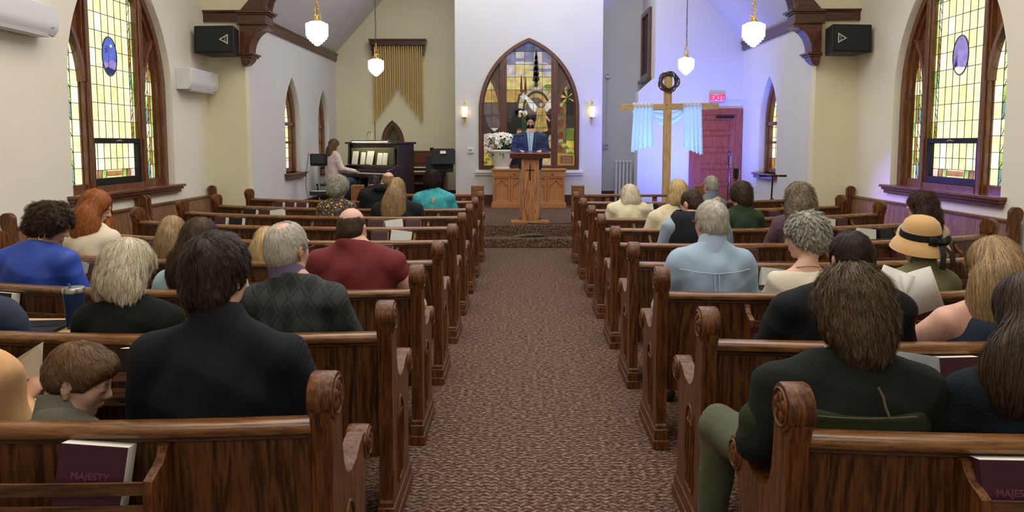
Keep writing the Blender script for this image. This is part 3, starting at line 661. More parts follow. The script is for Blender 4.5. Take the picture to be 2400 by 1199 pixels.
def make_pew(sg, xi, xo):
    """sg -1: left of the aisle"""
    root = thing('church_pew', 'x', 'pew')
    ri = -.0
    pew_end(root, sg*xi, curve(xi), 0, -sg)
    so = (xo-1.52)/4.9
    pew_end(root, sg*xo, curve(xo), sg*math.atan(so), sg)
    a, b = xi+.028, xo-.028
    # back board, leaning slightly
    o = sweep(a, b, [(-.008, .30), (.012, .30), (-.002, .80), (-.022, .80)], sg).build('back_board', M_PEWV, root, smooth=30)
    o = sweep(a, b, [(-.040, .795), (-.044, .808), (-.038, .822), (-.028, .828), (.012, .828), (.022, .820), (.024, .805), (.018, .795)], sg).build('top_rail', M_PEWR, root, smooth=50)
    sweep(a, b, [(-.028, .778), (-.024, .795), (-.01, .795), (-.01, .778)], sg).build('rail_moulding', M_PEWX, root)
    sweep(a, b, [(.0, .405), (.0, .44), (.40, .455), (.43, .445), (.43, .425), (.40, .42)], sg).build('seat', M_PEWX, root, smooth=50)
    sweep(a, b, [(.36, .30), (.38, .30), (.38, .42), (.36, .42)], sg).build('seat_apron', M_PEWX, root)
    # book rack on the rear face
    ra, rb = xi+.43, xo-.40
    rk = sweep(ra, rb, [(-.122, .606), (-.113, .606), (-.113, .642), (-.122, .642)], sg).build('book_rack', M_RACK, root)
    sweep(ra, rb, [(-.122, .672), (-.113, .672), (-.113, .706), (-.122, .706)], sg).build('rack_slat', M_RACK, rk)
    sweep(ra, rb, [(-.125, .575), (-.02, .575), (-.02, .585), (-.125, .585)], sg).build('rack_shelf', M_PEWX, rk)
    for X in (ra, (ra+rb)/2, rb):
        y = curve(X)-.022
        p = [(-.0, .54), (-.03, .54), (-.10, .56), (-.128, .59), (-.132, .68), (-.128, .712), (-.105, .722), (-.070, .735), (-.050, .755), (-.042, .772), (-.012, .778), (-.0, .778)]
        MB().prism([(y+u, z) for u, z in p], sg*X-.013, sg*X+.013, 'x').build('rack_bracket', M_PEWZ, rk, bevel=.003)
    return root
PROTO = {'l': make_pew(-1, XIL, XOL), 'r': make_pew(1, XIR, XOR)}
ORD = ['nearest', 'second', 'third', 'fourth', 'fifth', 'sixth', 'seventh', 'eighth', 'frontmost']
used = set()
for side, rows in (('l', ROWL), ('r', ROWR)):
    for k, y in enumerate(rows):
        o = PROTO[side] if side not in used else dup(PROTO[side]); used.add(side)
        o.location = (0, y, 0)
        sn = 'left' if side == 'l' else 'right'
        o['label'] = '%s long dark oak pew %s of the aisle%s' % (ORD[k], sn, ', counted from the viewer' if 0 < k < 8 else (', just before the platform steps' if k == 8 else ', its book rack facing the viewer'))
        o['category'] = 'pew'; o['group'] = 'pews %s of the aisle' % sn
# benches standing along the side walls
def wall_bench(X, sg, y0, y1, label):
    """back towards the wall; sg +1: seat towards +x"""
    t = thing('side_pew', label, 'pew', (X, (y0+y1)/2, 0), -PI/2*sg, 'pews against the side walls')
    L = (y1-y0)/2
    mb = MB().prism([(.03, .30), (.05, .30), (.015, .79), (-.005, .79)], -L, L, 'x'); mb.build('back_board', M_PEWB, t)
    MB().prism([(-.02, .785), (-.02, .812), (-.01, .818), (.03, .818), (.036, .81), (.036, .785)], -L, L, 'x').build('top_rail', M_PEWR, t, bevel=.003)
    MB().prism([(.02, .41), (.02, .44), (.36, .455), (.36, .42)], -L, L, 'x').build('seat', M_PEWX, t)
    for s in (-1, 1): 
        e = end_mesh(.055, 0); e.xf(Matrix.Translation((s*L, .02, 0))).build('end_panel', M_PEWZ, t, smooth=35, bevel=.006)
    return t
M_PEWB = wood('pew_veneer_light', (0.15, 0.070, 0.032), (0.27, 0.140, 0.068), 'z', 0.42, coat=0.2, figure=.9)
wall_bench(XL+.05, 1, 8.98, 10.95, 'side pew below the left arched window sill, far one by the corner')
wall_bench(XL+.05, 1, 6.55, 8.90, 'side pew against the left wall, nearer one behind the red-haired woman')
wall_bench(XR-.05, -1, 7.30, 10.95, 'long side pew against the right wall, washed in violet light')
# low altar rails between nave and platform
def altar_rail(xa, xb, side):
    t = thing('altar_rail', 'low oak altar rail with square posts on the step, %s of the lectern' % side, 'railing', ((xa+xb)/2, 11.42, .14), 0, 'altar rails')
    L = (xb-xa)/2
    for s in (-1, 1):
        mb = MB().box(s*(L-.10)-.10, s*(L-.10)+.10, -.06, .06, 0 if s*(-1 if side == 'left' else 1) < 0 else .17, .80); 
        mb.build('post', M_ALT2, t, bevel=.012)
    MB().box(-L+.2, L-.2, -.055, .055, .615, .655).build('top_rail', M_ALT2, t, bevel=.008)
    mb = MB().box(-L+.2, L-.2, -.02, .02, .17, .45); mb.build('panel', M_ALT2, t)
    mb = MB().box(-L+.2, L-.2, -.03, .03, .45, .48); mb.build('lower_rail', M_ALT2, t, bevel=.005)
    n = int((2*L-.4)/.22); mb = MB()
    for i in range(n):
        x = -L+.2+(i+.5)*(2*L-.4)/n; mb.box(x-.035, x+.035, -.025, .025, .48, .615)
    mb.build('baluster_blocks', M_ALT2, t, bevel=.006)
M_ALT2 = wood('altar_rail_oak', (0.13, 0.045, 0.018), (0.28, 0.115, 0.045), 'x', 0.35, coat=.3)
altar_rail(-2.72, -.60, 'left'); altar_rail(.80, 2.95, 'right')
# ------------------------------------------------------------------ text
def text3(s, size, ext, material, parent, M, name='lettering', align='CENTER', bold=False):
    c = bpy.data.curves.new(name, 'FONT'); c.body = s; c.size = size; c.extrude = ext; c.align_x = align; c.align_y = 'CENTER'
    if bold: c.offset = size*.02
    o = bpy.data.objects.new(name, c); COL.objects.link(o)
    dg = bpy.context.evaluated_depsgraph_get(); me = bpy.data.meshes.new_from_object(o.evaluated_get(dg))
    bpy.data.objects.remove(o); me.materials.clear(); me.materials.append(material)
    ob = bpy.data.objects.new(name, me); COL.objects.link(ob); ob.parent = parent; ob.matrix_local = M
    return ob
FACE = Matrix.Rotation(PI/2, 4, 'X')                     # text upright, facing -y
# ------------------------------------------------------------------ pendant lamps
M_SHADE = mat('lit_opal_glass', (1, .95, .88), .4, emit=(1.0, .93, .82), estr=5.0)
M_CHAIN = mat('aged_chain', (.10, .08, .05), .4, .8)
def link(mb, c, r, h, ang, wr):
    pts = []
    for k in range(12):
        a = 2*PI*k/12; pts.append((c[0]+r*math.cos(a)*math.cos(ang), c[1]+r*math.cos(a)*math.sin(ang), c[2]+h*math.sin(a)))
    mb.tube(pts, wr, 5, closed=True)
def lamp(x, y, z, label):
    t = thing('pendant_lamp', label, 'lamp', (x, y, z), 0, 'pendant lamps')
    prof = [(.0, .266), (.085, .266), (.088, .252), (.120, .248), (.123, .240), (.123, .118), (.118, .112), (.110, .110), (.108, .084), (.086, .082), (.084, .058), (.062, .056), (.060, .034), (.036, .032), (.032, .012), (0.0, .0)]
    MB().lathe(prof, 64, flute=16, fd=.010).build('shade', M_SHADE, t, smooth=25)
    MB().lathe([(0, .262), (.05, .262), (.056, .275), (.04, .29), (.022, .30), (.018, .335), (.03, .345), (.012, .36), (0, .362)], 20).build('fitting', M_BRASS, t, smooth=40)
    mb = MB()
    for k in range(3):
        a = 2*PI*k/3+.4
        for i in range(7):
            f = (i+.5)/7; r = .05*(1-f); link(mb, (r*math.cos(a), r*math.sin(a), .285+.235*f), .009, .022, a+i*PI/2, .0024)
    mb.build('short_chains', M_BRASS, t, smooth=60)
    mb = MB(); zc = 8.35-abs(x-CX0)*1.09-z+.1; zz = .54; i = 0
    while zz < zc:
        link(mb, (0, 0, zz), .011, .026, i*PI/2+.4, .003); zz += .042; i += 1
    mb.build('chain', M_CHAIN, t, smooth=60)
    mb = MB().tube([(0.006*math.cos(q*.8), .006*math.sin(q*.8), .35+q*.05) for q in range(int((zc-.35)/.05))], .0022, 5); mb.build('cable', M_CHAIN, t)
lamp(-2.31, 8.2, 2.695, 'lit opal glass pendant lamp left of the chimes, hanging nearer')
lamp(-2.31, 11.5, 2.66, 'lit opal glass pendant lamp hanging in front of the chimes')
lamp(2.60, 8.2, 2.675, 'lit opal glass pendant lamp over the right pews by the arch bracket')
lamp(2.60, 11.5, 2.675, 'lit opal glass pendant lamp hanging above the wooden cross')
# ------------------------------------------------------------------ chimes
t = thing('organ_chimes', 'rack of golden tubular chimes under a dark wood header on the back wall', 'chimes', (-2.79, 16.41, 0))
mb = MB(); mb.box(-.63, .63, -.10, .08, 3.80, 3.93); mb.box(-.65, .65, -.12, .08, 3.905, 3.94); mb.build('header', M_TRIM, t, bevel=.006)
for s in (-1, 1): MB().prism([(0, 3.80), (s*.055, 3.80), (s*.05, 3.72), (s*.02, 3.66), (s*.02, 3.58), (0, 3.58)] if False else [(s*.57, 3.81), (s*.62, 3.81), (s*.615, 3.72), (s*.59, 3.66), (s*.59, 3.58), (s*.565, 3.58)], -.06, .07, 'y').build('bracket', M_TRIM, t)
M_GOLD = mat('chime_gold', (.62, .44, .15), .28, .9)
for i in range(22):
    x = -.545+i*.0515; f = abs(i-10.2)/11
    zb = 2.88-(.80*f**.92) - (0.03 if i < 10 else 0)
    MB().lathe([(.0, zb), (.017, zb), (.017, 3.80), (0, 3.80)], 12, (x, -.03 if i % 2 else .01, 0)).build('chime_tube', M_GOLD, t, smooth=50)
tag(MB().tube([(-3.35, 16.46, 3.75), (-3.36, 16.47, 2.6), (-3.35, 16.47, 1.5), (-3.3, 16.45, .9)], .006, 6).build('chime_cable', M_BLACK, smooth=60), 'thin dark cable running down the wall from the chimes to the piano', 'cable')
# ------------------------------------------------------------------ sconces and wall fittings
def sconce(x, label):
    t = thing('wall_sconce', label, 'wall lamp', (x, 15.0, 2.0), 0, 'wall sconces')
    mb = MB().tube([(0, -.01, .02), (0, -.02, .10)], .02, 8); mb.prism([(-.02, .0), (0, -.03), (.02, 0), (.03, .08), (.035, .2), (.02, .42), (.03, .46), (0, .50), (-.03, .46), (-.02, .42), (-.035, .2), (-.03, .08)], -.02, 0, 'y')
    mb.tube([(0, -.02, .42), (.0, -.05, .455), (.015, -.08, .45), (.02, -.085, .43)], .008, 6); mb.build('back_plate', mat('sconce_brass', (.75, .60, .32), .3, .9), t, smooth=40)
    mb = MB(); mb.lathe([(.0, .12), (.05, .125), (.055, .14), (.045, .145)], 20, (0, -.085, 0)); mb.tube([(0, -.02, .12), (0, -.085, .13)], .01, 6); mb.build('cup', MATS['sconce_brass'], t, smooth=40)
    MB().lathe([(.045, .145), (.052, .22), (.055, .33), (.062, .36), (.052, .34), (.046, .22), (.04, .15)], 18, (0, -.085, 0), 9, .06).build('crystal_shade', mat('crystal', (1, .93, .8), .05, trans=.9, emit=(1, .8, .5), estr=.35), t, smooth=60)
    MB().ball((0, -.085, .26), .022, 10, (1, 1, 1.8)).build('bulb', mat('sconce_bulb', (1, .9, .7), .3, emit=(1, .80, .5), estr=25), t, smooth=60)
sconce(-1.18, 'lit brass and crystal wall sconce left of the picture window')
sconce(1.46, 'lit brass and crystal wall sconce right of the picture window')
t = thing('thermostat', 'small white thermostat on the wall left of the picture window', 'thermostat', (-1.06, 15.0, 1.45))
MB().box(-.065, .065, -.035, 0, -.05, .055).build('body', M_WHITE, t, bevel=.008); MB().box(-.045, .035, -.038, -.034, -.02, .04).build('display', mat('lcd_grey', (.35, .40, .36), .3), t)
t = thing('light_switch', 'grey switch box at the end of a conduit in the recess', 'switch', (1.905, 16.3, 1.55))
MB().box(-.06, .06, -.05, 0, -.06, .06).build('box', mat('box_grey', (.6, .6, .6), .5), t, bevel=.006); MB().box(-.02, -.005, -.06, -.05, -.02, .02).build('switch_toggle', M_BLACK, t); MB().box(.02, .035, -.06, -.05, -.02, .02).build('switch_toggle', M_BLACK, t)
t = thing('wall_sensor', 'small white sensor box above the switch conduit in the recess', 'sensor', (1.93, 16.3, 3.12))
MB().box(-.045, .045, -.06, 0, -.065, .065).build('body', mat('sensor_white', (.65, .67, .72), .4), t, bevel=.01); MB().ball((0, -.06, .02), .02).build('lens', mat('sensor_lens', (.2, .25, .4), .2), t, smooth=60)
tag(MB().tube([(1.925, 16.28, 3.05), (1.905, 16.28, 1.61)], .008, 8).build('wall_conduit', mat('box_grey', (.6, .6, .6), .5), smooth=60), 'thin grey conduit running down the recess wall between sensor and switch', 'pipe')
# radiator
t = thing('radiator', 'tall white cast iron radiator in the corner behind the cross', 'radiator', (2.26, 15.95, PZ))
for i in range(5):
    x = -.16+i*.08
    mb = MB()
    for yy in (-.07, .07): mb.tube([(x, yy, .12), (x, yy, .86)], .025, 8)
    mb.tube([(x, -.09, .14), (x, 0, .11), (x, .09, .14)], .03, 8); mb.tube([(x, -.09, .86), (x, 0, .90), (x, .09, .86)], .032, 8); mb.tube([(x, -.08, 0), (x, -.07, .12)], .018, 6); mb.tube([(x, .08, 0), (x, .07, .12)], .018, 6)
    mb.build('radiator_section', M_WHITE, t, smooth=60)
# exit sign with wiring
t = thing('exit_sign', 'red lettered EXIT sign in a metal frame above the chancel door', 'sign', (3.95, 14.7, 2.52))
MB().box(-.155, .155, -.06, 0, -.09, .09).build('housing', mat('sign_metal', (.45, .42, .45), .4, .5), t, bevel=.006)
MB().box(-.135, .135, -.064, -.058, -.072, .072).build('sign_face', mat('sign_pale_red', (.75, .32, .38), .4, emit=(1, .35, .40), estr=.25), t)
text3('EXIT', .150, .003, mat('exit_red', (.75, .01, .03), .4, emit=(1, .02, .05), estr=1.1), t, Matrix.Translation((0, -.068, -.002)) @ FACE, bold=True)
tag(MB().tube([(4.10, 14.69, 2.47), (4.43, 14.69, 2.47), (4.43, 14.69, 1.4)], .008, 6).build('sign_wiring', M_WHITE, smooth=40), 'white surface wiring from the EXIT sign down beside the door', 'cable')
# ------------------------------------------------------------------ cross with drape and wreath
t = thing('wooden_cross', 'tall rough pine cross standing before the blue-lit wall', 'cross', (2.545, 12.62, PZ))
mb = MB(); mb.box(-.065, .065, -.05, .05, 0, 2.45); mb.build('upright_beam', M_PINE, t, bevel=.008)
mb = MB(); Mr = Matrix.Translation((0, .0, 1.925)) @ Matrix.Rotation(-.018, 4, 'Y'); mb.box(-.83, .88, -.045, .045, -.055, .055, Mr); mb.build('cross_beam', wood('cross_pine_beam', (0.42, 0.27, 0.12), (0.72, 0.50, 0.25), 'x', .6, coat=0), t, bevel=.008)
mb = MB(); mb.box(-.30, .30, -.05, .05, 0, .09); mb.box(-.05, .05, -.30, .30, 0, .09); mb.build('foot', M_PINE, t, bevel=.006)
mb = MB()
for x, z in ((-.02, 1.95), (.03, 1.90), (-.03, 1.89)): mb.ball((x, -.05, z), .009, 6)
mb.build('bolts', mat('dark_iron', (.05, .04, .03), .5, .6), t)
tag(MB().tube([(3.37-.0, 12.6, 2.20), (2.62, 12.55, 1.0), (2.63, 12.5, .33)], .001, 4).build('spare', M_BLACK), 'x', 'x'); bpy.data.objects.remove(bpy.data.objects['spare'])
mb = MB(); rng = random.Random(3)
for k in range(16):
    R0 = .145+rng.uniform(-.03, .035); ph = rng.uniform(0, 6.28); tl = rng.uniform(-.3, .3); pts = []
    for i in range(26):
        a = ph+i/25*PI*2*rng.uniform(.9, .95); rr = R0+.012*math.sin(5*a+k)
        pts.append((2.545+rr*math.cos(a), 12.55-.03*math.sin(a+k)+.02*math.cos(3*a+k), 2.66+rr*math.sin(a)))
    mb.tube(pts, .0055 if k % 3 else .008, 5)
for k in range(26):
    a = rng.uniform(0, 6.28); r0 = .14; p = Vector((2.545+r0*math.cos(a), 12.55, 2.66+r0*math.sin(a))); d = Vector((math.cos(a+rng.uniform(-1.2, 1.2)), rng.uniform(-.5, .5), math.sin(a+rng.uniform(-1.2, 1.2))))*rng.uniform(.03, .08)
    mb.tube([p, p+d], [.003, .0008], 4)
tag(mb.build('vine_wreath', mat('vine_brown', (.09, .045, .03), .8, var=.4, vscale=20), smooth=60), 'thorny twisted vine wreath hung on the top of the wooden cross', 'wreath')
# drape: two falls over the beam and a swag between
def drape():
    m, nt, b, N, L = mk('drape_lace'); b.inputs['Base Color'].default_value = (.80, .86, .92, 1); b.inputs['Roughness'].default_value = .8
    tc = N.new('ShaderNodeTexCoord'); sx = N.new('ShaderNodeSeparateXYZ'); L.new(tc.outputs['Object'], sx.inputs[0])
    pg = N.new('ShaderNodeMath'); pg.operation = 'PINGPONG'; pg.inputs[1].default_value = .045; L.new(sx.outputs[0], pg.inputs[0])
    ad = N.new('ShaderNodeMath'); ad.operation = 'ADD'; L.new(pg.outputs[0], ad.inputs[0]); L.new(sx.outputs[2], ad.inputs[1])
    p2 = N.new('ShaderNodeMath'); p2.operation = 'PINGPONG'; p2.inputs[1].default_value = .03; L.new(ad.outputs[0], p2.inputs[0])
    r = N.new('ShaderNodeValToRGB'); r.color_ramp.elements[0].position = .0; r.color_ramp.elements[0].color = (.66, .74, .80, 1); r.color_ramp.elements[1].position = .008; r.color_ramp.elements[1].color = (.85, .90, .95, 1)
    L.new(p2.outputs[0], r.inputs[0]); L.new(r.outputs[0], b.inputs['Base Color'])
    tr = N.new('ShaderNodeBsdfTranslucent'); L.new(r.outputs[0], tr.inputs['Color']); mx = N.new('ShaderNodeMixShader'); mx.inputs[0].default_value = .55
    L.new(b.outputs[0], mx.inputs[1]); L.new(tr.outputs[0], mx.inputs[2]); L.new(mx.outputs[0], N['Material Output'].inputs[0])
    t = thing('white_drape', 'white knitted cloth draped over the arms of the wooden cross', 'cloth', (2.545, 12.62, 0))
    def sheet(name, f, nu, nv):
        vs = [f(i/nu, j/nv) for i in range(nu+1) for j in range(nv+1)]; fs = [(i*(nv+1)+j, (i+1)*(nv+1)+j, (i+1)*(nv+1)+j+1, i*(nv+1)+j+1) for i in range(nu) for j in range(nv)]
        o = MB().add(vs, fs).build(name, m, t, smooth=80); return o
    zt = 2.30
    for x0, x1, dx0, dx1, zb0, zb1 in ((-.60, -.27, -.64, -.25, 1.44, 1.56), (.26, .57, .27, .60, 1.52, 1.40)):
        def f(u, v, x0=x0, x1=x1, dx0=dx0, dx1=dx1, a=zb0, b_=zb1):
            fold = .022*math.sin(u*34+x0*9)+.012*math.sin(u*61)
            if v < .25:
                q = v/.25; an = q*PI*1.0; yy = .075*math.cos(an); zz = zt-.05+.055*math.sin(an)+.008*math.sin(u*30); xx = x0+(x1-x0)*u
                if v == 0: zz -= .12
                return (xx, yy+fold*.2, zz)
            q = (v-.25)/.75; zb = a+(b_-a)*u+.012*math.sin(u*34); xx = (x0+(x1-x0)*u)*(1-q)+(dx0+(dx1-dx0)*u)*q
            return (xx, -.075-.02*q+fold*(.35+.65*q), (zt-.05)*(1-q)+zb*q)
        sheet('drape_fall', f, 60, 28)
    def g(u, v):
        x = -.30+.60*u; sag = 4*u*(1-u); wd = .12+.13*sag
        z = 2.20-.28*sag*v-.06*v*(1-sag)-.03*v+.02*math.sin(v*20+u*4); return (x, .075+.02*math.sin(v*16+u*3), z-.0*sag)
    sheet('drape_swag', g, 40, 24)
drape()
# ------------------------------------------------------------------ altar table, urn, lilies
t = thing('communion_table', 'carved light oak communion table with gothic panels behind the lectern', 'table', (.148, 14.28, PZ))
mb = MB(); mb.box(-.75, .75, 0, .52, 0, .10); mb.box(-.735, .735, .012, .51, .10, .125); mb.build('plinth', M_OAK, t, bevel=.008)
mb = MB(); mb.box(-.72, .72, .06, .48, .12, .70); mb.build('case', M_OAK, t)
mb = MB(); mb.box(-.76, .76, -.01, .53, .755, .78); mb.box(-.74, .74, .005, .51, .735, .755); mb.build('top', M_OAK, t, bevel=.006)
mb = MB(); mb.box(-.73, .73, .02, .49, .63, .735); mb.build('frieze', M_OAK, t, bevel=.004)
text3('IN REMEMBRANCE OF ME', .083, .006, M_OAK, t, Matrix.Translation((0, .018, .682)) @ FACE @ Matrix.Scale(1.18, 4, (1, 0, 0)), 'carved_lettering', bold=True)
for i in range(4):
    xa = -.72+i*.362; xb = xa+.35
    mb = MB(); hole = [(x, z) for x, z in arch(.135, .155, .50, .2, 8, (xa+xb)/2)]
    rect = [(xa, .125), (xb, .125), (xb, .63), (xa, .63)]
    mb.prism(rect, .03, .055, 'y', [[((xa+.035), .155), (xb-.035, .155), (xb-.035, .60), (xa+.035, .60)]])
    c = (xa+xb)/2
    for s in (-1, 1): mb.tube([(c+s*.135, .036, .44), (c+s*.12, .036, .475), (c+s*.085, .036, .47), (c+s*.075, .036, .50), (c+s*.035, .036, .53), (c, .036, .585)], .011, 6)
    for k in range(7): mb.box(xa+.05+k*.04, xa+.06+k*.04, .040, .055, .59, .625)
    mb.build('gothic_panel', M_OAK, t, bevel=.004)
t = thing('flower_urn', 'white fluted urn standing on the communion table left of the lectern', 'vase', (-.40, 14.50, PZ+.78))
MB().lathe([(0, 0), (.17, 0), (.175, .02), (.15, .04), (.165, .08), (.20, .17), (.245, .28), (.262, .33), (.285, .345), (.29, .37), (.27, .385), (.24, .37), (.22, .3), (0, .25)], 48, flute=24, fd=.014).build('bowl', mat('urn_white', (.78, .78, .72), .5, bump=.1, bscale=60), t, smooth=40)
t = thing('lily_bouquet', 'bouquet of white lilies with dark green leaves in the white urn', 'flowers', (-.40, 14.50, PZ+1.13))
rng = random.Random(21); ms = MB(); ml = MB(); M_LEAF = mat('lily_leaf', (.03, .085, .03), .5, var=.5, vscale=12); M_PETAL = mat('lily_petal', (.84, .84, .78), .5, var=.05)
def leafquad(mb, p, d, up, L, W, n=5, bend=.3):
    d = d.normalized(); s = d.cross(up).normalized(); vs = []
    for i in range(n+1):
        f = i/n; c = p+d*L*f+up*(-bend*L*f*f+.15*L*f); w = W*math.sin(PI*min(.98, f*.9+.08)); vs += [c-s*w, c+up*w*.25, c+s*w]
    fs = []
    for i in range(n): fs += [(3*i, 3*i+1, 3*i+4, 3*i+3), (3*i+1, 3*i+2, 3*i+5, 3*i+4)]
    mb.add(vs, fs)
for k in range(52):
    a = rng.uniform(0, 2*PI); e = rng.uniform(.05, 1.4); r = .30*math.cos(e)*rng.uniform(.7, 1.1)
    c = Vector((r*math.cos(a)*1.15, r*math.sin(a)*.8, .10+.26*math.sin(e))); d = Vector((math.cos(a)*math.cos(e), math.sin(a)*math.cos(e)-.35, math.sin(e)*.8+.1)).normalized()
    fl = MB(); u = d.orthogonal().normalized()
    for i in range(6):
        q = Matrix.Rotation(i*PI/3+rng.uniform(-.1, .1), 3, d) @ u; leafquad(fl, c-d*.03, (d*.75+q*.75), (q*-.2+d).normalized(), .095, .021, 5, .5)
    o = fl.build('lily_flower', M_PETAL, t, smooth=80, fix=False)
    st = MB().tube([c, c+d*.035], [.004, .006], 5); st.build('stamen', mat('stamen_yellow', (.7, .55, .1), .6), o)
    ms.tube([Vector((0, 0, -.12)), Vector((c.x*.4, c.y*.4, c.z*.3)), c-d*.03], .004, 5)
for k in range(70):
    a = rng.uniform(0, 2*PI); low = k < 30; r = rng.uniform(.14, .27)
    p = Vector((r*math.cos(a)*1.05, r*math.sin(a)*.9, rng.uniform(-.02, .08) if low else rng.uniform(.08, .3)))
    d = Vector((math.cos(a), math.sin(a)-.2, -.8 if low and a > 3.3 else rng.uniform(.1, 1)))
    leafquad(ml, p, d, Vector((0, 0, 1)), rng.uniform(.09, .16), .022, 5, .5)
ms.build('stems', M_LEAF, t); ml.build('leaves', M_LEAF, t, smooth=80, fix=False)
# ------------------------------------------------------------------ lectern and microphones
t = thing('lectern', 'rustic oak slab lectern with a small dark inlaid cross, preacher behind it', 'lectern', (.14, 11.60, PZ))
M_SLAB = wood('lectern_slab', (0.26, 0.100, 0.034), (0.48, 0.215, 0.080), 'z', 0.45, coat=.1, figure=1.3)
mb = MB(); mb.box(-.145, .145, -.07, .09, .04, 1.10); mb.build('slab_post', M_SLAB, t, bevel=.01)
crk = [(-.02, 1.09), (-.018, 1.0), (.002, .93), (-.012, .88), (-.02, .80), (-.035, .70), (-.045, .58), (-.085, .42), (-.09, .3), (-.075, .18), (-.05, .08), (-.03, .05)]
MB().tube([(x, -.071, z) for x, z in crk], .0028, 5).build('split', mat('crack_dark', (.02, .008, .004), .9), t)
mb = MB(); mb.box(-.31, .31, -.11, .14, 0, .045); mb.build('base', M_SLAB2 if 'M_SLAB2' in globals() else wood('lectern_base', (0.26, 0.100, 0.034), (0.48, 0.215, 0.080), 'x', 0.45, coat=.1), t, bevel=.008)
Mt = Matrix.Translation((0, .06, 1.135)) @ Matrix.Rotation(math.radians(9), 4, 'X')
mb = MB(); mb.box(-.325, .325, -.20, .22, -.035, .0, Mt); mb.box(-.325, .325, -.215, -.20, -.05, .035, Mt); mb.build('reading_desk', wood('lectern_dark_top', (.045, .014, .008), (.12, .04, .02), 'x', .3, coat=.4), t, bevel=.006)
mb = MB(); mb.box(-.068, .068, -.075, -.069, .855, .870); mb.box(-.011, .011, -.075, -.069, .70, .94); mb.build('inlaid_cross', mat('inlay_dark', (.02, .01, .008), .5), t)
t = thing('microphone', 'slim black gooseneck microphones on the lectern desk', 'microphone', (.14, 11.58, PZ+1.15))
MB().lathe([(0, 0), (.035, 0), (.035, .012), (.01, .02), (0, .02)], 16, (-.17, -.02, 0)).build('base', M_BLACK, t, smooth=40)
MB().tube([(-.17, -.02, .01), (-.185, -.01, .15), (-.185, .0, .27)], .004, 6).build('gooseneck', M_BLACK, t, smooth=60)
MB().tube([(-.29, -.01, .262), (-.10, -.01, .266)], .008, 8).build('head', M_BLACK, t, smooth=60)
MB().tube([(.0, .0, .0), (-.012, .01, .2), (-.008, .03, .34)], .003, 6).build('stem', M_BLACK, t, smooth=60)
tag(MB().tube([(.10, 11.50, PZ+.012), (.2, 11.44, PZ+.01), (.4, 11.42, PZ+.01), (.7, 11.44, PZ+.01), (.95, 11.5, PZ+.01)], .006, 6).build('microphone_cable', M_BLACK, smooth=60), 'black cable trailing right across the platform from the lectern foot', 'cable')
# palm frond on the step
t = thing('palm_frond', 'green palm frond lying on the carpeted step before the lectern', 'frond', (.13, 11.17, .142))
rach = [Vector((-.26+.065*i*1.0, -.06+.016*i, .012+.018*math.sin(i/8*PI))) for i in range(9)]
MB().tube(rach, [.005-.0004*i for i in range(9)], 5).build('midrib', mat('frond_rib', (.25, .33, .10), .6), t)
mb = MB()
for i in range(1, 9):
    for h in (0, .5):
        if i == 8 and h: continue
        p = rach[i] if not h else (rach[i]+rach[min(8, i+1)])/2
        for s in (-1, 1):
            L = .19*math.sin(PI*min(.95, (i+h)/9+.12)); d = Vector((.8, s*.75+.15, .12)); leafquad(mb, p, d, Vector((0, 0, 1)), max(.06, L), .011, 4, .25)
mb.build('leaflets', mat('frond_green', (.06, .15, .05), .5, var=.4, vscale=20), t, smooth=80, fix=False)
# ------------------------------------------------------------------ piano and its things
M_EBONY = wood('piano_ebony', (.008, .005, .004), (.028, .016, .012), 'z', .25, coat=.5)
PR = math.radians(-38)
t = thing('upright_piano', 'tall dark upright piano with lit music desk, turned towards the left wall', 'piano', (-2.95, 14.75, PZ), PR)
mb = MB(); mb.box(-.76, .76, -.10, .25, .10, 1.28); mb.build('case', M_EBONY, t, bevel=.006)
for s in (-1, 1): 
    MB().prism([(-.42, .0), (-.42, .08), (-.34, .10), (-.32, .60), (-.42, .66), (-.42, .76), (-.30, .80), (-.16, .86), (-.14, 1.28), (.26, 1.28), (.26, 0)], s*.76-.03, s*.76+.03, 'x').build('side_panel', M_EBONY, t, bevel=.005)
mb = MB(); mb.box(-.82, .82, -.20, .30, 1.28, 1.32); mb.build('lid', M_EBONY, t, bevel=.008)
mb = MB(); mb.box(-.73, .73, -.40, -.10, .60, .68); mb.box(-.73, .73, -.20, -.10, .68, .77); mb.build('keybed', M_EBONY, t, bevel=.005)
mb = MB()
for i in range(50): mb.box(-.65+i*.026, -.65+i*.026+.0245, -.36, -.21, .68, .70)
o = mb.build('white_keys', mat('ivory', (.75, .72, .60), .3), t)
mb = MB()
for i in range(50):
    if i % 7 in (0, 1, 3, 4, 5): mb.box(-.65+i*.026+.018, -.65+i*.026+.034, -.31, -.21, .70, .712)
mb.build('black_keys', M_BLACK, t)
mb = MB(); mb.box(-.66, .66, -.16, -.12, .86, 1.20, Matrix.Rotation(0, 4, 'X')); mb.box(-.68, .68, -.24, -.12, .835, .855); mb.build('music_desk', mat('desk_varnish', (.10, .09, .04), .18, coat=.5), t, bevel=.004)
mb = MB(); mb.box(-.55, .55, -.13, -.105, .14, .55); mb.build('lower_panel', M_EBONY, t, bevel=.01)
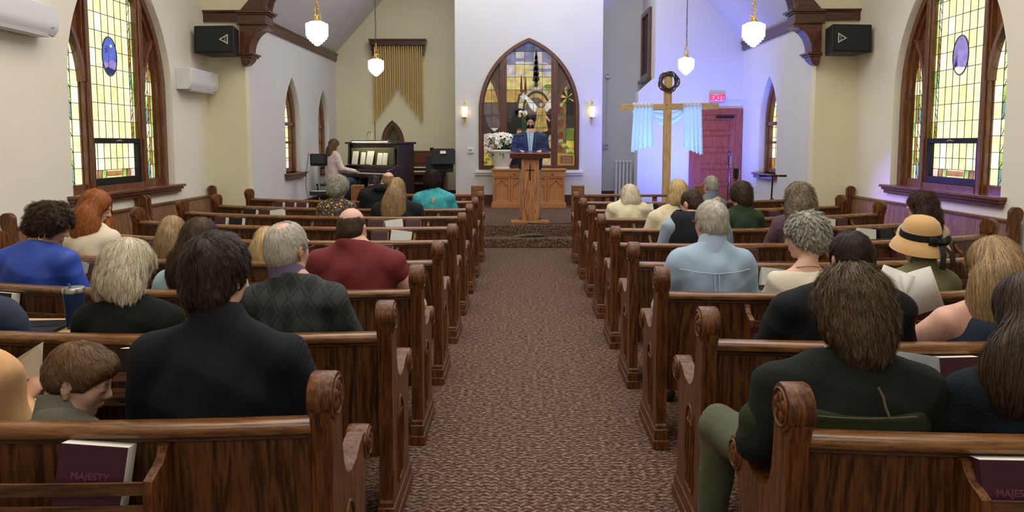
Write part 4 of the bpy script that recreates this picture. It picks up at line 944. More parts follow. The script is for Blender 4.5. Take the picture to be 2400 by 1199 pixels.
for k, (x, w_, h, ti, nm, lb) in enumerate([(-.50, .20, .27, .0, 'open_hymnal', 'open songbook at the left end of the piano music desk'), (-.26, .13, .25, .0, 'sheet_music', 'narrow page of sheet music, second on the piano desk'), (-.04, .22, .31, .06, 'music_binder', 'large white open binder in the middle of the piano music desk'), (.26, .14, .24, 0, 'sheet_music', 'cream sheet of music, right of the binder on the piano desk'), (.42, .13, .24, 0, 'sheet_music', 'cream sheet of music at the right end of the piano desk')]):
    Mw = Matrix.Translation((-2.95, 14.75, PZ)) @ Matrix.Rotation(PR, 4, 'Z') @ Matrix.Translation((x, -.20, .862)) @ Matrix.Rotation(math.radians(-10), 4, 'X') @ Matrix.Rotation(ti, 4, 'Y')
    tg = thing(nm, lb, 'music', (0, 0, 0)); tg.matrix_world = Mw; tg.matrix_basis = Mw
    MB().box(-w_/2, w_/2, -.008, .008, 0, h).build('pages', mat('page_cream', (.86, .84, .72), .6), tg)
    if nm != 'sheet_music':
        MB().box(w_/2-.004, w_/2+.006, -.012, .02, 0, h+.005).build('cover', M_BLACK, tg)
    mb = MB()
    for q in range(int(h/.022)-1): mb.box(-w_/2+.012, w_/2-.012, -.0087, -.008, .02+q*.022, .0225+q*.022)
    mb.build('printed_staves', mat('print_grey', (.45, .44, .40), .7), tg)
t = thing('piano_lamp', 'brass gooseneck picture lamp clipped along the top of the piano', 'lamp', (-2.95, 14.75, PZ+1.32), PR)
mb = MB(); mb.box(-.55, .60, -.27, -.22, .005, .035); mb.build('hood', mat('lamp_brass', (.45, .46, .22), .25, .9), t, bevel=.008)
mb = MB(); mb.box(-.35, .1, -.16, -.05, 0, .03); mb.build('base', MATS['lamp_brass'], t, bevel=.006)
MB().tube([(-.22, -.10, .02), (-.22, -.10, .12)]+[(-.13-.09*math.cos(a*PI/8), -.10-.02*a/8, .12+.09*math.sin(a*PI/8)) for a in range(9)]+[(-.04, -.14, .04)], .011, 8).build('gooseneck', mat('lamp_chrome', (.6, .62, .5), .2, 1), t, smooth=60)
MB().box(-.50, .55, -.26, -.23, -.001, .005).build('lamp_tube', mat('tube_glow', (1, 1, .8), .4, emit=(1, .97, .70), estr=32), t)
t = thing('piano_bench', 'dark piano bench that the pianist sits on', 'bench', (-3.78, 14.38, PZ), PR)
mb = MB(); mb.box(-.36, .36, -.17, .17, .43, .48); mb.build('seat', M_EBONY, t, bevel=.01)
for sx in (-1, 1):
    for sy in (-1, 1): MB().box(sx*.32-.02, sx*.32+.02, sy*.14-.02, sy*.14+.02, 0, .43).build('leg', M_EBONY, t)
# organ console
M_ORG = wood('organ_walnut', (.07, .022, .010), (.16, .055, .025), 'x', .35)
t = thing('organ_console', 'brown wooden organ console between the piano and the black music stands', 'organ', (-2.12, 15.75, PZ))
for s in (-1, 1): MB().prism([(-.5, 0), (-.5, .10), (-.15, .12), (-.12, .62), (-.42, .70), (-.42, .78), (-.05, 1.12), (.30, 1.12), (.30, 0)], s*.45-.02, s*.45+.02, 'x').build('side_panel', M_ORG, t, bevel=.004)
mb = MB(); mb.box(-.45, .45, -.05, .30, 1.10, 1.13); mb.box(-.43, .43, -.04, -.01, .86, 1.10); mb.build('upper_case', M_ORG, t, bevel=.004)
mb = MB(); mb.box(-.43, .43, -.40, -.05, .62, .68); mb.box(-.43, .43, -.02, .28, .05, .86); mb.build('keydesk', M_ORG, t, bevel=.004)
MB().box(-.36, .30, -.38, -.12, .68, .70).build('keys', MATS['ivory'], t); MB().box(-.36, .3, -.16, -.04, .76, .78).build('upper_keys', MATS['ivory'], t)
mb = MB(); mb.box(-.4, .4, -.5, -.1, .42, .46); mb.box(-.38, -.34, -.48, -.12, 0, .42); mb.box(.34, .38, -.48, -.12, 0, .42); mb.build('organ_stool', M_ORG, t)
tag(MB().box(-2.01, -1.93, 15.75, 15.82, PZ+1.13, PZ+1.20).build('small_black_box', M_BLACK, bevel=.006), 'small black box standing on top of the organ console', 'box')
# music stands
def stand(x, y, z, hh, rz, label, paper=True, wd=.25):
    t = thing('music_stand', label, 'music stand', (x, y, z), rz, None)
    Md = Matrix.Translation((0, 0, hh)) @ Matrix.Rotation(math.radians(-14), 4, 'X')
    mb = MB(); mb.prism([(-wd, -.17), (wd, -.17), (wd, .12), (wd-.03, .16), (-wd+.03, .16), (-wd, .12)], -.004, .004, 'y'); mb.box(-wd, wd, -.05, .004, -.175, -.165); mb.xf(Md).build('desk', M_BLACK, t, bevel=.002)
    MB().tube([(0, .02, hh-.05), (0, .02, .15)], .011, 8).build('pole', M_BLACK, t, smooth=60)
    for k in range(3):
        a = k*2*PI/3+.5; MB().tube([(0, .02, .16), (.22*math.cos(a), .02+.22*math.sin(a), .01)], .008, 6).build('leg', M_BLACK, t, smooth=60)
    if paper: MB().box(-.06, .06, -.052, -.046, .04, .10, Md).build('paper_label', mat('paper_white', (.8, .8, .78), .7), t)
stand(-1.62, 14.85, PZ, 1.03, 0, 'black music stand with a small white label, left of the middle wall')
stand(-1.72, 15.05, PZ, .86, 0, 'lower black music stand directly behind the labelled one', False, .29)
t = thing('microphone_stand', 'thin dark microphone stand in front of the red-brown door', 'stand', (3.80, 13.2, PZ))
MB().tube([(0, 0, .02), (0, 0, 1.05)], .010, 8).build('pole', M_BLACK, t, smooth=60); MB().lathe([(0, 0), (.13, 0), (.13, .012), (.02, .03), (0, .03)], 20).build('base', M_BLACK, t, smooth=40)
MB().tube([(0, 0, 1.05), (.03, 0, 1.09), (.03, 0, 1.13), (-.01, 0, 1.15), (-.03, 0, 1.11)], .009, 6).build('clip', M_BLACK, t, smooth=60)
# amplifier on stand and electric keyboard
t = thing('guitar_amplifier', 'small black amplifier raised on a stand by the left chancel window', 'amplifier', (-3.78, 13.35, PZ+.90), .25)
MB().box(-.155, .155, -.10, .12, 0, .20).build('cabinet', M_BLACK, t, bevel=.015); MB().box(-.125, .10, -.106, -.10, .025, .175).build('grille', mat('grille_cloth', (.05, .05, .055), .9, bump=.5, bscale=300), t)
t = thing('amplifier_stand', 'thin black stand holding the small amplifier', 'stand', (-3.78, 13.35, PZ), .25)
MB().box(-.15, .15, -.09, .10, .875, .90).build('tray', M_BLACK, t); MB().tube([(.0, 0, .88), (.0, 0, .08)], .018, 8).build('pole', M_STEEL, t, smooth=60)
for k in range(3):
    a = k*2*PI/3+.2; MB().tube([(0, 0, .12), (.24*math.cos(a), .24*math.sin(a), .01)], .009, 6).build('leg', M_BLACK, t)
t = thing('electric_keyboard', 'black electric keyboard on a folding stand left of the pianist', 'keyboard', (-3.62, 12.95, PZ))
MB().box(-.20, .36, -.12, .14, .36, .43).build('body', mat('keyboard_grey', (.03, .035, .035), .4), t, bevel=.01); MB().box(-.17, .33, -.115, .0, .43, .438).build('keys', mat('key_white', (.7, .7, .68), .4), t)
for s in (-1, 1): MB().tube([(.08-s*.16, 0, .36), (.08+s*.16, 0, .01)], .011, 6).build('stand_leg', M_BLACK, t)
tag(MB().tube([(-3.95, 13.3, 1.42), (-3.99, 13.25, 1.1), (-3.96, 13.1, .8), (-3.86, 12.98, .5), (-3.8, 12.95, .34)], .005, 6).build('amplifier_cable', M_BLACK, smooth=60), 'thin black cable hanging from the amplifier to the keyboard', 'cable')
# kick scooter / handlebar
t = thing('kick_scooter', 'black scooter with T handlebar leaning behind the right pews', 'scooter', (4.05, 11.60, .31-.0))
MB().tube([(-.02, 0, .12), (0, 0, .76)], .014, 8).build('stem', M_BLACK, t, smooth=60)
mb = MB().tube([(-.20, 0, .765), (.20, 0, .775)], .011, 8); mb.build('handlebar', M_BLACK, t, smooth=60)
for s in (-1, 1): MB().tube([(s*.10, 0, .77), (s*.22, 0, .77)], .017, 10).build('grip', mat('rubber_grip', (.015, .015, .016), .8), t, smooth=60)
MB().ball((-.01, -.02, .38), .035, 10).build('folding_clamp', M_BLACK, t, smooth=60)
MB().box(-.05, .05, 0, .55, .07, .10).build('deck', M_BLACK, t, bevel=.01)
for yy in (0.0, .55): MB().lathe([(.0, -.015), (.05, -.015), (.06, 0), (.05, .015), (0, .015)], 20, M=Matrix.Translation((0, yy, .06)) @ Matrix.Rotation(PI/2, 4, 'Y')).build('wheel', M_BLACK, t, smooth=40)
# guitar head with tuners behind the grey haired man
t = thing('guitar', 'dark guitar on a stand before the door, only its head showing', 'guitar', (3.62, 12.15, PZ), .0)
mb = MB(); mb.prism([(-.035, .70), (.035, .70), (.045, .86), (.0, .88), (-.045, .86)], -.01, .01, 'y'); mb.build('headstock', M_BLACK, t, bevel=.003)
mb = MB()
for k in range(3):
    for s in (-1, 1): mb.tube([(s*.03, 0, .73+.045*k), (s*.065, 0, .73+.045*k)], .004, 5); mb.ball((s*.07, 0, .73+.045*k), .012, 6)
mb.build('tuning_pegs', M_STEEL, t)
MB().box(-.027, .027, -.01, .01, .30, .72).build('neck', M_PEWZ, t, bevel=.003)
MB().prism([(.17*math.cos(a*PI/12)*(.8 if 4 < a < 20 and a > 12 else 1)*(.82 if a < 12 else 1), .18+.19*math.sin(a*PI/12)) for a in range(24)], -.045, .045, 'y').build('body', M_PEWZ, t, bevel=.006)
# ------------------------------------------------------------------ wall air conditioners and loudspeakers
def aircon(loc, rz, label, L):
    t = thing('wall_air_conditioner', label, 'air conditioner', loc, rz, 'wall air conditioners')
    p = [(0, 0), (-.17, .0), (-.215, .06), (-.225, .12), (-.225, .29), (-.21, .30), (0, .30)]
    MB().prism(p, -L/2, L/2, 'x').build('casing', mat('aircon_white', (.72, .72, .74), .4), t, smooth=30, bevel=.012)
    mb = MB(); mb.box(-L/2+.06, L/2-.10, -.175, -.06, -.008, .004); mb.build('outlet', mat('aircon_slot', (.25, .25, .25), .5), t)
    mb = MB().prism([(-.20, -.012), (-.06, -.016), (-.06, -.008), (-.20, -.004)], -L/2+.07, L/2-.11, 'x')
    mb.build('flap', mat('aircon_flap', (.62, .62, .62), .4), t)
    MB().box(L/2-.10, L/2-.03, -.19, -.13, .008, .03).build('display_panel', mat('aircon_panel', (.35, .35, .37), .3), t)
    MB().box(L/2-.12, L/2-.08, -.2275, -.225, .075, .083).build('badge', mat('badge_grey', (.3, .3, .32), .4), t)
aircon((XL, 6.80, 2.66), PI/2, 'white wall air conditioner left of the left arched window, cut by the frame', .88)
aircon((XL, 10.55, 2.36), PI/2, 'white wall air conditioner between left arched window and corner, under the loudspeaker', .90)
def speaker(loc, rz, tilt, label, flip):
    t = thing('wall_loudspeaker', label, 'loudspeaker', loc, 0, 'wall loudspeakers'); t.rotation_euler = Euler((tilt, 0, rz), 'XYZ')
    p = [(-.30, -.15), (.30, -.15), (.22, .20), (-.22, .20)]
    MB().prism(p, -.20, .20, 'z').build('cabinet', M_BLACK, t, bevel=.015)
    MB().box(-.275, .275, -.158, -.15, -.175, .175).build('grille', mat('speaker_grille', (.018, .020, .018), .6, bump=.4, bscale=400), t, bevel=.004)
    s = flip; bd = mat('badge_silver', (.55, .55, .55), .3, .8)
    x0 = .17*s
    mb = MB(); tri = [(x0+.05*s, -.075), (x0+.05*s, .075), (x0-.085*s, 0)]; ins = [(x0+.035*s, -.05), (x0+.035*s, .05), (x0-.055*s, 0)]
    mb.prism(tri, -.164, -.158, 'y', [ins]); bdg = mb.build('badge', bd, t)
    text3('ROSS', .034, .002, bd, bdg, Matrix.Translation((x0+.005*s, -.162, 0)) @ FACE @ Matrix.Rotation(-PI/2*s, 4, 'Z'), 'badge_lettering')
    MB().tube([(0, .20, -.0), (0, .30, .0)], .02, 8).build('wall_bracket', M_BLACK, t)
    MB().tube([(.05, .1, -.20), (.0, .18, -.26), (.08, .28, -.22)], .004, 5).build('wire', mat('wire_cream', (.5, .48, .4), .6), t)
speaker((-4.47, 10.68, 3.10), -.06, math.radians(-3), 'black loudspeaker in the left corner above the air conditioner', 1)
speaker((4.74, 10.68, 3.10), .10, math.radians(-3), 'black loudspeaker in the right corner beside the arch bracket', -1)
# ------------------------------------------------------------------ smooth solid modelling for people and hair
class Field:
    def __init__(s, lo, hi, h):
        s.lo = np.array(lo, float); s.h = h; s.n = np.ceil((np.array(hi)-s.lo)/h).astype(int)+1
        s.F = np.full(tuple(s.n), .25, np.float32)
        s.ax = [s.lo[i]+h*np.arange(s.n[i]) for i in range(3)]
    def sl(s, lo, hi):
        a = np.clip(np.floor((np.array(lo)-s.lo)/s.h).astype(int), 0, s.n-1); b = np.clip(np.ceil((np.array(hi)-s.lo)/s.h).astype(int)+1, 1, s.n)
        return tuple(slice(int(x), int(max(x+1, y))) for x, y in zip(a, b))
    def pts(s, q, T):
        P = np.meshgrid(*[s.ax[i][q[i]] for i in range(3)], indexing='ij', sparse=True)
        if T is None: return P
        R, c = T; d = [P[i]-c[i] for i in range(3)]
        return [R[0][j]*d[0]+R[1][j]*d[1]+R[2][j]*d[2] for j in range(3)]      # R^T (p-c)
    def prim(s, p, T=None, grow=0.0):
        kind = p[0]; neg = kind[0] == '-'; k = p[-1]
        if kind[-1] == 'c': a, b = np.array(p[1], float), np.array(p[2], float); ra, rb = p[3]+grow, p[4]+grow; lo = np.minimum(a, b)-max(ra, rb); hi = np.maximum(a, b)+max(ra, rb)
        else: c, r = np.array(p[1], float), np.array(p[2], float)+grow; lo = c-r; hi = c+r
        lo = lo-k-.04; hi = hi+k+.04
        if T is not None:
            R, o = T; C = np.array([[x, y, z] for x in (lo[0], hi[0]) for y in (lo[1], hi[1]) for z in (lo[2], hi[2])]) @ np.array(R).T+o
            wlo, whi = C.min(0), C.max(0)
        else: wlo, whi = lo, hi
        q = s.sl(wlo, whi); P = s.pts(q, T)
        if kind[-1] == 'c':
            ab = b-a; L2 = (ab@ab) or 1e-9; d = [P[i]-a[i] for i in range(3)]
            t = np.clip((d[0]*ab[0]+d[1]*ab[1]+d[2]*ab[2])/L2, 0, 1)
            f = np.sqrt((d[0]-t*ab[0])**2+(d[1]-t*ab[1])**2+(d[2]-t*ab[2])**2)-(ra+(rb-ra)*t)
        else:
            d = [P[i]-c[i] for i in range(3)]
            k0 = np.sqrt(sum((d[i]/r[i])**2 for i in range(3)))+1e-9; k1 = np.sqrt(sum((d[i]/r[i]**2)**2 for i in range(3)))+1e-9
            f = k0*(k0-1)/k1
        g = s.F[q]
        if neg: h = np.maximum(k-np.abs(g+f), 0)/max(k, 1e-6); s.F[q] = np.maximum(g, -f)+h*h*k/4
        else: h = np.maximum(k-np.abs(g-f), 0)/max(k, 1e-6); s.F[q] = np.minimum(g, f)-h*h*k/4
    def addp(s, prims, T=None, grow=0.0):
        for p in prims: s.prim(p, T, grow)
    def P(s): return np.meshgrid(*s.ax, indexing='ij', sparse=True)
    def mesh(s):
        F = s.F; S = F < 0; nx, ny, nz = F.shape
        cnt = np.zeros((nx-1, ny-1, nz-1), np.int8)
        offs = [(i, j, k) for i in (0, 1) for j in (0, 1) for k in (0, 1)]
        for i, j, k in offs: cnt += S[i:nx-1+i, j:ny-1+j, k:nz-1+k]
        act = (cnt > 0) & (cnt < 8); I = np.argwhere(act); idx = np.full(act.shape, -1, np.int64); idx[act] = np.arange(len(I))
        c = np.stack([F[I[:, 0]+i, I[:, 1]+j, I[:, 2]+k] for i, j, k in offs], 1)
        acc = np.zeros((len(I), 3)); w = np.zeros(len(I)); O = np.array(offs)
        for a in range(8):
            for b in range(a+1, 8):
                if np.abs(O[a]-O[b]).sum() != 1: continue
                m = (c[:, a] < 0) != (c[:, b] < 0); t = np.where(m, c[:, a]/(c[:, a]-c[:, b]+1e-12), 0)
                acc += m[:, None]*(O[a]+(O[b]-O[a])*t[:, None]); w += m
        V = (I+acc/w[:, None])*s.h+s.lo; fs = []
        for ax in range(3):
            u, v = [(1, 2), (2, 0), (0, 1)][ax]
            sa = [slice(0, -1)]*3; sb = [slice(0, -1)]*3; sa = list(sa); sb = list(sb)
            A = [slice(None)]*3; B = [slice(None)]*3; A[ax] = slice(0, -1); B[ax] = slice(1, None)
            d = S[tuple(A)] != S[tuple(B)]; J = np.argwhere(d)
            J = J[(J[:, u] > 0) & (J[:, v] > 0) & (J[:, u] < F.shape[u]-1) & (J[:, v] < F.shape[v]-1)]
            if not len(J): continue
            def g(du, dv):
                K = J.copy(); K[:, u] += du; K[:, v] += dv; return idx[K[:, 0], K[:, 1], K[:, 2]]
            q = np.stack([g(-1, -1), g(0, -1), g(0, 0), g(-1, 0)], 1); ins = S[J[:, 0], J[:, 1], J[:, 2]]
            q[~ins] = q[~ins][:, ::-1]; fs.append(q)
        Q = np.concatenate(fs) if fs else np.zeros((0, 4), int); Q = Q[(Q >= 0).all(1)]
        return V, Q
    def sample(s, p):
        g = np.clip((p-s.lo)/s.h, 0, s.n-1.001); i = g.astype(int); f = g-i; r = 0
        for a in (0, 1):
            for b in (0, 1):
                for c in (0, 1):
                    r = r+s.F[i[:, 0]+a, i[:, 1]+b, i[:, 2]+c]*(f[:, 0] if a else 1-f[:, 0])*(f[:, 1] if b else 1-f[:, 1])*(f[:, 2] if c else 1-f[:, 2])
        return r
    def grad(s, p):
        e = s.h; G = np.stack([s.sample(p+np.eye(3)[i]*e)-s.sample(p-np.eye(3)[i]*e) for i in range(3)], 1)
        return G/(np.linalg.norm(G, axis=1)[:, None]+1e-9)
def npmesh(name, V, Q, m, parent, tris=None):
    me = bpy.data.meshes.new(name); me.vertices.add(len(V)); me.vertices.foreach_set('co', np.asarray(V, np.float32).ravel())
    n = len(Q); k = Q.shape[1]; me.loops.add(n*k); me.loops.foreach_set('vertex_index', Q.astype(np.int32).ravel())
    me.polygons.add(n); me.polygons.foreach_set('loop_start', np.arange(n, dtype=np.int32)*k)
    try: me.polygons.foreach_set('loop_total', np.full(n, k, np.int32))
    except Exception: pass
    me.polygons.foreach_set('use_smooth', np.ones(n, bool)); me.update(calc_edges=True); me.validate()
    me.materials.append(m); o = bpy.data.objects.new(name, me); COL.objects.link(o); o.parent = parent; return o
def relax(V, Q, it=2, f=.5):
    for _ in range(it):
        A = np.zeros_like(V); c = np.zeros(len(V))
        for a, b in ((0, 1), (1, 2), (2, 3), (3, 0)):
            np.add.at(A, Q[:, a], V[Q[:, b]]); np.add.at(A, Q[:, b], V[Q[:, a]]); np.add.at(c, Q[:, a], 1); np.add.at(c, Q[:, b], 1)
        V = V+(A/np.maximum(c, 1)[:, None]-V)*f
    return V
def rot(yaw, pitch=0, roll=0):
    """yaw + turns left, pitch + nods down"""
    return np.array((Matrix.Rotation(yaw, 3, 'Z') @ Matrix.Rotation(-pitch, 3, 'X') @ Matrix.Rotation(roll, 3, 'Y')))
def hairmat(name, c1, c2, rough=.5):
    if name in MATS: return MATS[name]
    m, nt, b, N, L = mk(name)
    g = N.new('ShaderNodeNewGeometry'); r = N.new('ShaderNodeValToRGB'); r.color_ramp.elements[0].color = rgba(c1); r.color_ramp.elements[1].color = rgba(c2)
    L.new(g.outputs['Random Per Island'], r.inputs[0]); L.new(r.outputs[0], b.inputs['Base Color']); b.inputs['Roughness'].default_value = rough
    b.inputs['Specular IOR Level'].default_value = .22
    MATS[name] = m; return m
SKINS = {}
def skin(kind):
    c = {'fair': (.62, .36, .26), 'pink': (.60, .33, .25), 'tan': (.50, .28, .18), 'child': (.60, .36, .27)}[kind]
    m = mat('skin_'+kind, c, .5, var=.10, vscale=14, bump=.05, bscale=300)
    m.node_tree.nodes['Principled BSDF'].inputs['Subsurface Weight'].default_value = .12; m.node_tree.nodes['Principled BSDF'].inputs['Subsurface Radius'].default_value = (.012, .005, .003)
    return m
def head_prims(sx=1.0, fat=0.0):
    P = [('e', (0, -.012, .022), (.075, .094, .094), .01), ('e', (0, .022, -.030), (.060+fat, .070, .078), .03), ('e', (0, .030, -.072), (.047*sx+fat, .050, .038), .025), ('e', (0, .070, -.096), (.019*sx, .018, .016), .02)]
    for s in (-1, 1):
        P += [('e', (s*.034, .056, -.028), (.026+fat, .024, .028), .02)]
    P += [('c', (-.034, .080, .019), (.034, .080, .019), .011, .011, .015), ('c', (0, .086, .010), (0, .106, -.026), .0075, .0115, .012), ('e', (-.011, .098, -.031), (.008, .009, .0065), .006), ('e', (.011, .098, -.031), (.008, .009, .0065), .006),
          ('e', (0, .086, -.055), (.023, .012, .008), .008), ('e', (0, .085, -.067), (.019, .012, .007), .008)]
    for s in (-1, 1):
        P += [('-e', (s*.032, .100, -.002), (.017, .017, .012), .012), ('e', (s*.031, .081, -.002), (.0145, .013, .0115), .004)]
        P += [('e', (s*.079, -.010, -.008), (.008, .018, .030), .006), ('e', (s*.082, -.016, .004), (.007, .014, .018), .004), ('e', (s*.076, -.002, -.040), (.007, .010, .012), .005), ('-e', (s*.090, -.006, -.006), (.007, .009, .016), .004)]
    return P
def hand_prims(wr, d, pn, s=1.0, side=1, curl=.5):
    """wr wrist, d finger direction, pn palm normal, side +1 right hand"""
    wr = Vector(wr); d = Vector(d).normalized(); pn = Vector(pn); pn = (pn-d*pn.dot(d)).normalized(); a = d.cross(pn)*side
    P = []; c = wr+d*.045*s
    for i, o in enumerate((-.026, -.009, .009, .026)):
        P.append(('c', wr+d*.01*s+a*o*.6*s, wr+d*.085*s+a*o*s, .013*s, .0105*s, .012))
    for i, (o, L) in enumerate(((.030, .068), (.010, .078), (-.010, .073), (-.029, .056))):
        p = wr+d*.085*s+a*o*s; q0 = d
        for j, fr in enumerate((.45, .32, .23)):
            q0 = (q0+pn*curl*(.45+.25*j)).normalized(); p2 = p+q0*L*fr*s; P.append(('c', p, p2, (.0092-.0008*j)*s, (.0086-.0008*j)*s, .003)); p = p2
    p = wr+d*.022*s+a*.026*s; q0 = (d*.7+a*.75+pn*.3).normalized()
    for j, fr in enumerate((.036, .028)):
        p2 = p+q0*fr*s; P.append(('c', p, p2, (.0115-.001*j)*s, (.0105-.001*j)*s, .006)); p = p2; q0 = (q0+d*.5+pn*curl*.4).normalized()
    return P
def strands(t, F, V, N, hm, n, L, wd, T, crown, grav=1.0, radial=1.0, jit=.25, lift=.004, wave=0.0, wfreq=5.0, steps=7, seed=1, flow=(0, 0, 0), hug=1.0, coil=0.0, name='hair_locks', zmin=None, clump=.55):
    rg = np.random.default_rng(seed); ok = np.arange(len(V))
    if zmin is None and L > .09: zmin = V[:, 2].min()+L*.42
    if zmin is not None: ok = ok[V[:, 2] > zmin]
    if not len(ok): return
    i = rg.choice(ok, n); p = V[i].copy()+rg.normal(0, F.h*.4, (n, 3)); R, c = T; cw = np.array(crown) @ np.array(R).T+c
    Ln = L*rg.uniform(.6, 1.15, n)/steps; rnd = rg.normal(0, jit, (n, 3)); ph = rg.uniform(0, 6.28, n); fl = np.array(flow, float)
    path = []; nn = []; D0 = None
    for k in range(steps+1):
        g = F.grad(p); d = p-cw; d[:, 2] *= .6; d /= np.linalg.norm(d, axis=1)[:, None]+1e-6
        D = d*radial+np.array([0, 0, -grav])+rnd+fl
        sd = np.cross(D, g); sd /= np.linalg.norm(sd, axis=1)[:, None]+1e-6
        if wave: D = D+sd*(wave*np.sin(ph+k*wfreq/steps*2))[:, None]
        D = D-g*((D*g).sum(1)*hug)[:, None]; D /= np.linalg.norm(D, axis=1)[:, None]+1e-6
        if D0 is not None: D = D*.7+D0*.3
        D0 = D
        f = F.sample(p); tgt = .001+lift*(k/steps)**1.5*rg.uniform(.3, 1.4, n)
        p = p-g*(np.clip(f-tgt, -.02, .02)*hug)[:, None]
        pp = p+(sd*np.cos(ph+k*1.9)[:, None]+g*(np.sin(ph+k*1.9)*.6+.5)[:, None])*coil if coil else p
        path.append(pp.copy()); nn.append(np.cross(D, g)); p = p+D*Ln[:, None]
    path = np.stack(path, 1)
    if clump and n > 60:
        G = max(8, n//14); gi = rg.choice(n, G, replace=False); st = path[:, 0].astype(np.float32); gs = st[gi]
        near = np.argmin((st**2).sum(1)[:, None]*0+((gs**2).sum(1)[None, :]-2*st@gs.T), 1); tk = (np.linspace(0, 1, steps+1)**1.3)[None, :, None]
        path = path+(path[gi[near]]-path)*clump*tk
    S = np.stack(nn, 1); S /= np.linalg.norm(S, axis=2)[:, :, None]+1e-6
    w = wd*rg.uniform(.6, 1.3, (n, 1, 1))*np.array([.8, 1, 1, 1, .9, .8, .6, .25, .2, .2, .2, .2, .1])[:steps+1][None, :, None]; w[:, -1] *= .3
    A = path-S*w/2; B = path+S*w/2; m = steps+1
    VV = np.stack([A, B], 2).reshape(-1, 3); base = (np.arange(n)*m*2)[:, None]+(np.arange(steps)*2)[None, :]
    Q = np.stack([base, base+1, base+3, base+2], 2).reshape(-1, 4)
    return npmesh(name, VV, Q, hm, t)
HAIR = {
 'short': dict(P=[('e', (0, -.014, .026), (.083, .103, .101), .01), ('e', (0, -.052, -.030), (.068, .056, .058), .03), ('-e', (0, .118, -.032), (.098, .090, .117), .01), ('-e', (-.092, .002, -.018), (.030, .034, .044), .004), ('-e', (.092, .002, -.018), (.030, .034, .044), .004)], cut=-.085, n=1, L=.05, lift=.004, wd=.003),
 'crop': dict(P=[('e', (0, -.014, .024), (.079, .098, .097), .01), ('e', (0, -.050, -.030), (.066, .054, .052), .03), ('-e', (0, .118, -.032), (.098, .090, .117), .01), ('-e', (-.092, .002, -.018), (.030, .034, .044), .004), ('-e', (.092, .002, -.018), (.030, .034, .044), .004)], cut=-.075, n=1, L=.022, lift=.003, wd=.0022),
 'bald': dict(P=[('e', (0, -.014, .018), (.077, .096, .085), .01), ('e', (0, -.050, -.030), (.068, .055, .052), .03), ('-e', (0, .13, -.03), (.10, .10, .13), .01), ('-e', (0, -.004, .115), (.060, .092, .062), .012), ('-e', (0, -.062, .090), (.052, .060, .052), .012), ('-e', (-.092, .002, -.018), (.030, .034, .044), .004), ('-e', (.092, .002, -.018), (.030, .034, .044), .004)], cut=-.075, n=1, L=.02, lift=.002, wd=.0022),
 'shaggy': dict(P=[('e', (0, -.016, .030), (.090, .110, .106), .01), ('e', (0, -.058, -.045), (.074, .058, .075), .03), ('e', (-.072, .01, .0), (.018, .03, .04), .02), ('-e', (0, .12, -.045), (.10, .085, .105), .01)], cut=-.120, n=1, L=.085, lift=.012, wd=.0035),
 'mop': dict(P=[('e', (0, -.018, .030), (.100, .115, .112), .01), ('e', (0, -.045, -.055), (.098, .080, .095), .04), ('e', (0, -.055, -.12), (.060, .045, .05), .03), ('-e', (0, .125, -.05), (.085, .085, .11), .01)], cut=-.175, n=1, L=.13, lift=.020, wd=.0042),
 'bob': dict(P=[('e', (0, -.016, .028), (.094, .108, .102), .01), ('e', (0, -.050, -.06), (.098, .066, .085), .04), ('e', (-.068, -.015, -.10), (.042, .055, .075), .03), ('e', (.068, -.015, -.10), (.042, .055, .075), .03), ('-e', (0, .125, -.06), (.072, .085, .14), .01)], cut=-.19, n=1, L=.15, lift=.012, wd=.0045),
 'long': dict(P=[('e', (0, -.016, .026), (.088, .106, .101), .01), ('e', (0, -.052, -.08), (.088, .058, .11), .04), ('e', (-.060, -.02, -.13), (.038, .045, .13), .03), ('e', (.060, -.02, -.13), (.038, .045, .13), .03), ('-e', (0, .125, -.06), (.068, .085, .16), .01)], cut=-.5, n=1, L=.20, lift=.010, wd=.0045),
 'curls': dict(P=[('e', (0, -.016, .030), (.094, .110, .104), .01), ('e', (0, -.052, -.03), (.090, .068, .075), .04), ('-e', (0, .12, -.05), (.078, .085, .11), .01)], cut=-.105, n=1, L=.055, lift=.012, wd=.005, coil=.009),
 'pixie': dict(P=[('e', (0, -.016, .034), (.090, .108, .106), .01), ('e', (0, -.052, -.025), (.070, .060, .058), .03), ('-e', (0, .105, -.055), (.100, .090, .100), .01)], cut=-.090, n=1, L=.055, lift=.020, wd=.0045),
 'boy': dict(P=[('e', (0, -.012, .034), (.087, .100, .090), .01), ('e', (0, -.055, -.010), (.072, .048, .045), .03), ('e', (0, .055, .070), (.060, .038, .028), .03), ('-e', (0, .112, -.050), (.12, .108, .094), .008), ('-e', (0, .01, -.085), (.12, .06, .075), .01)], cut=-.060, n=1, L=.075, lift=.006, wd=.004),
}
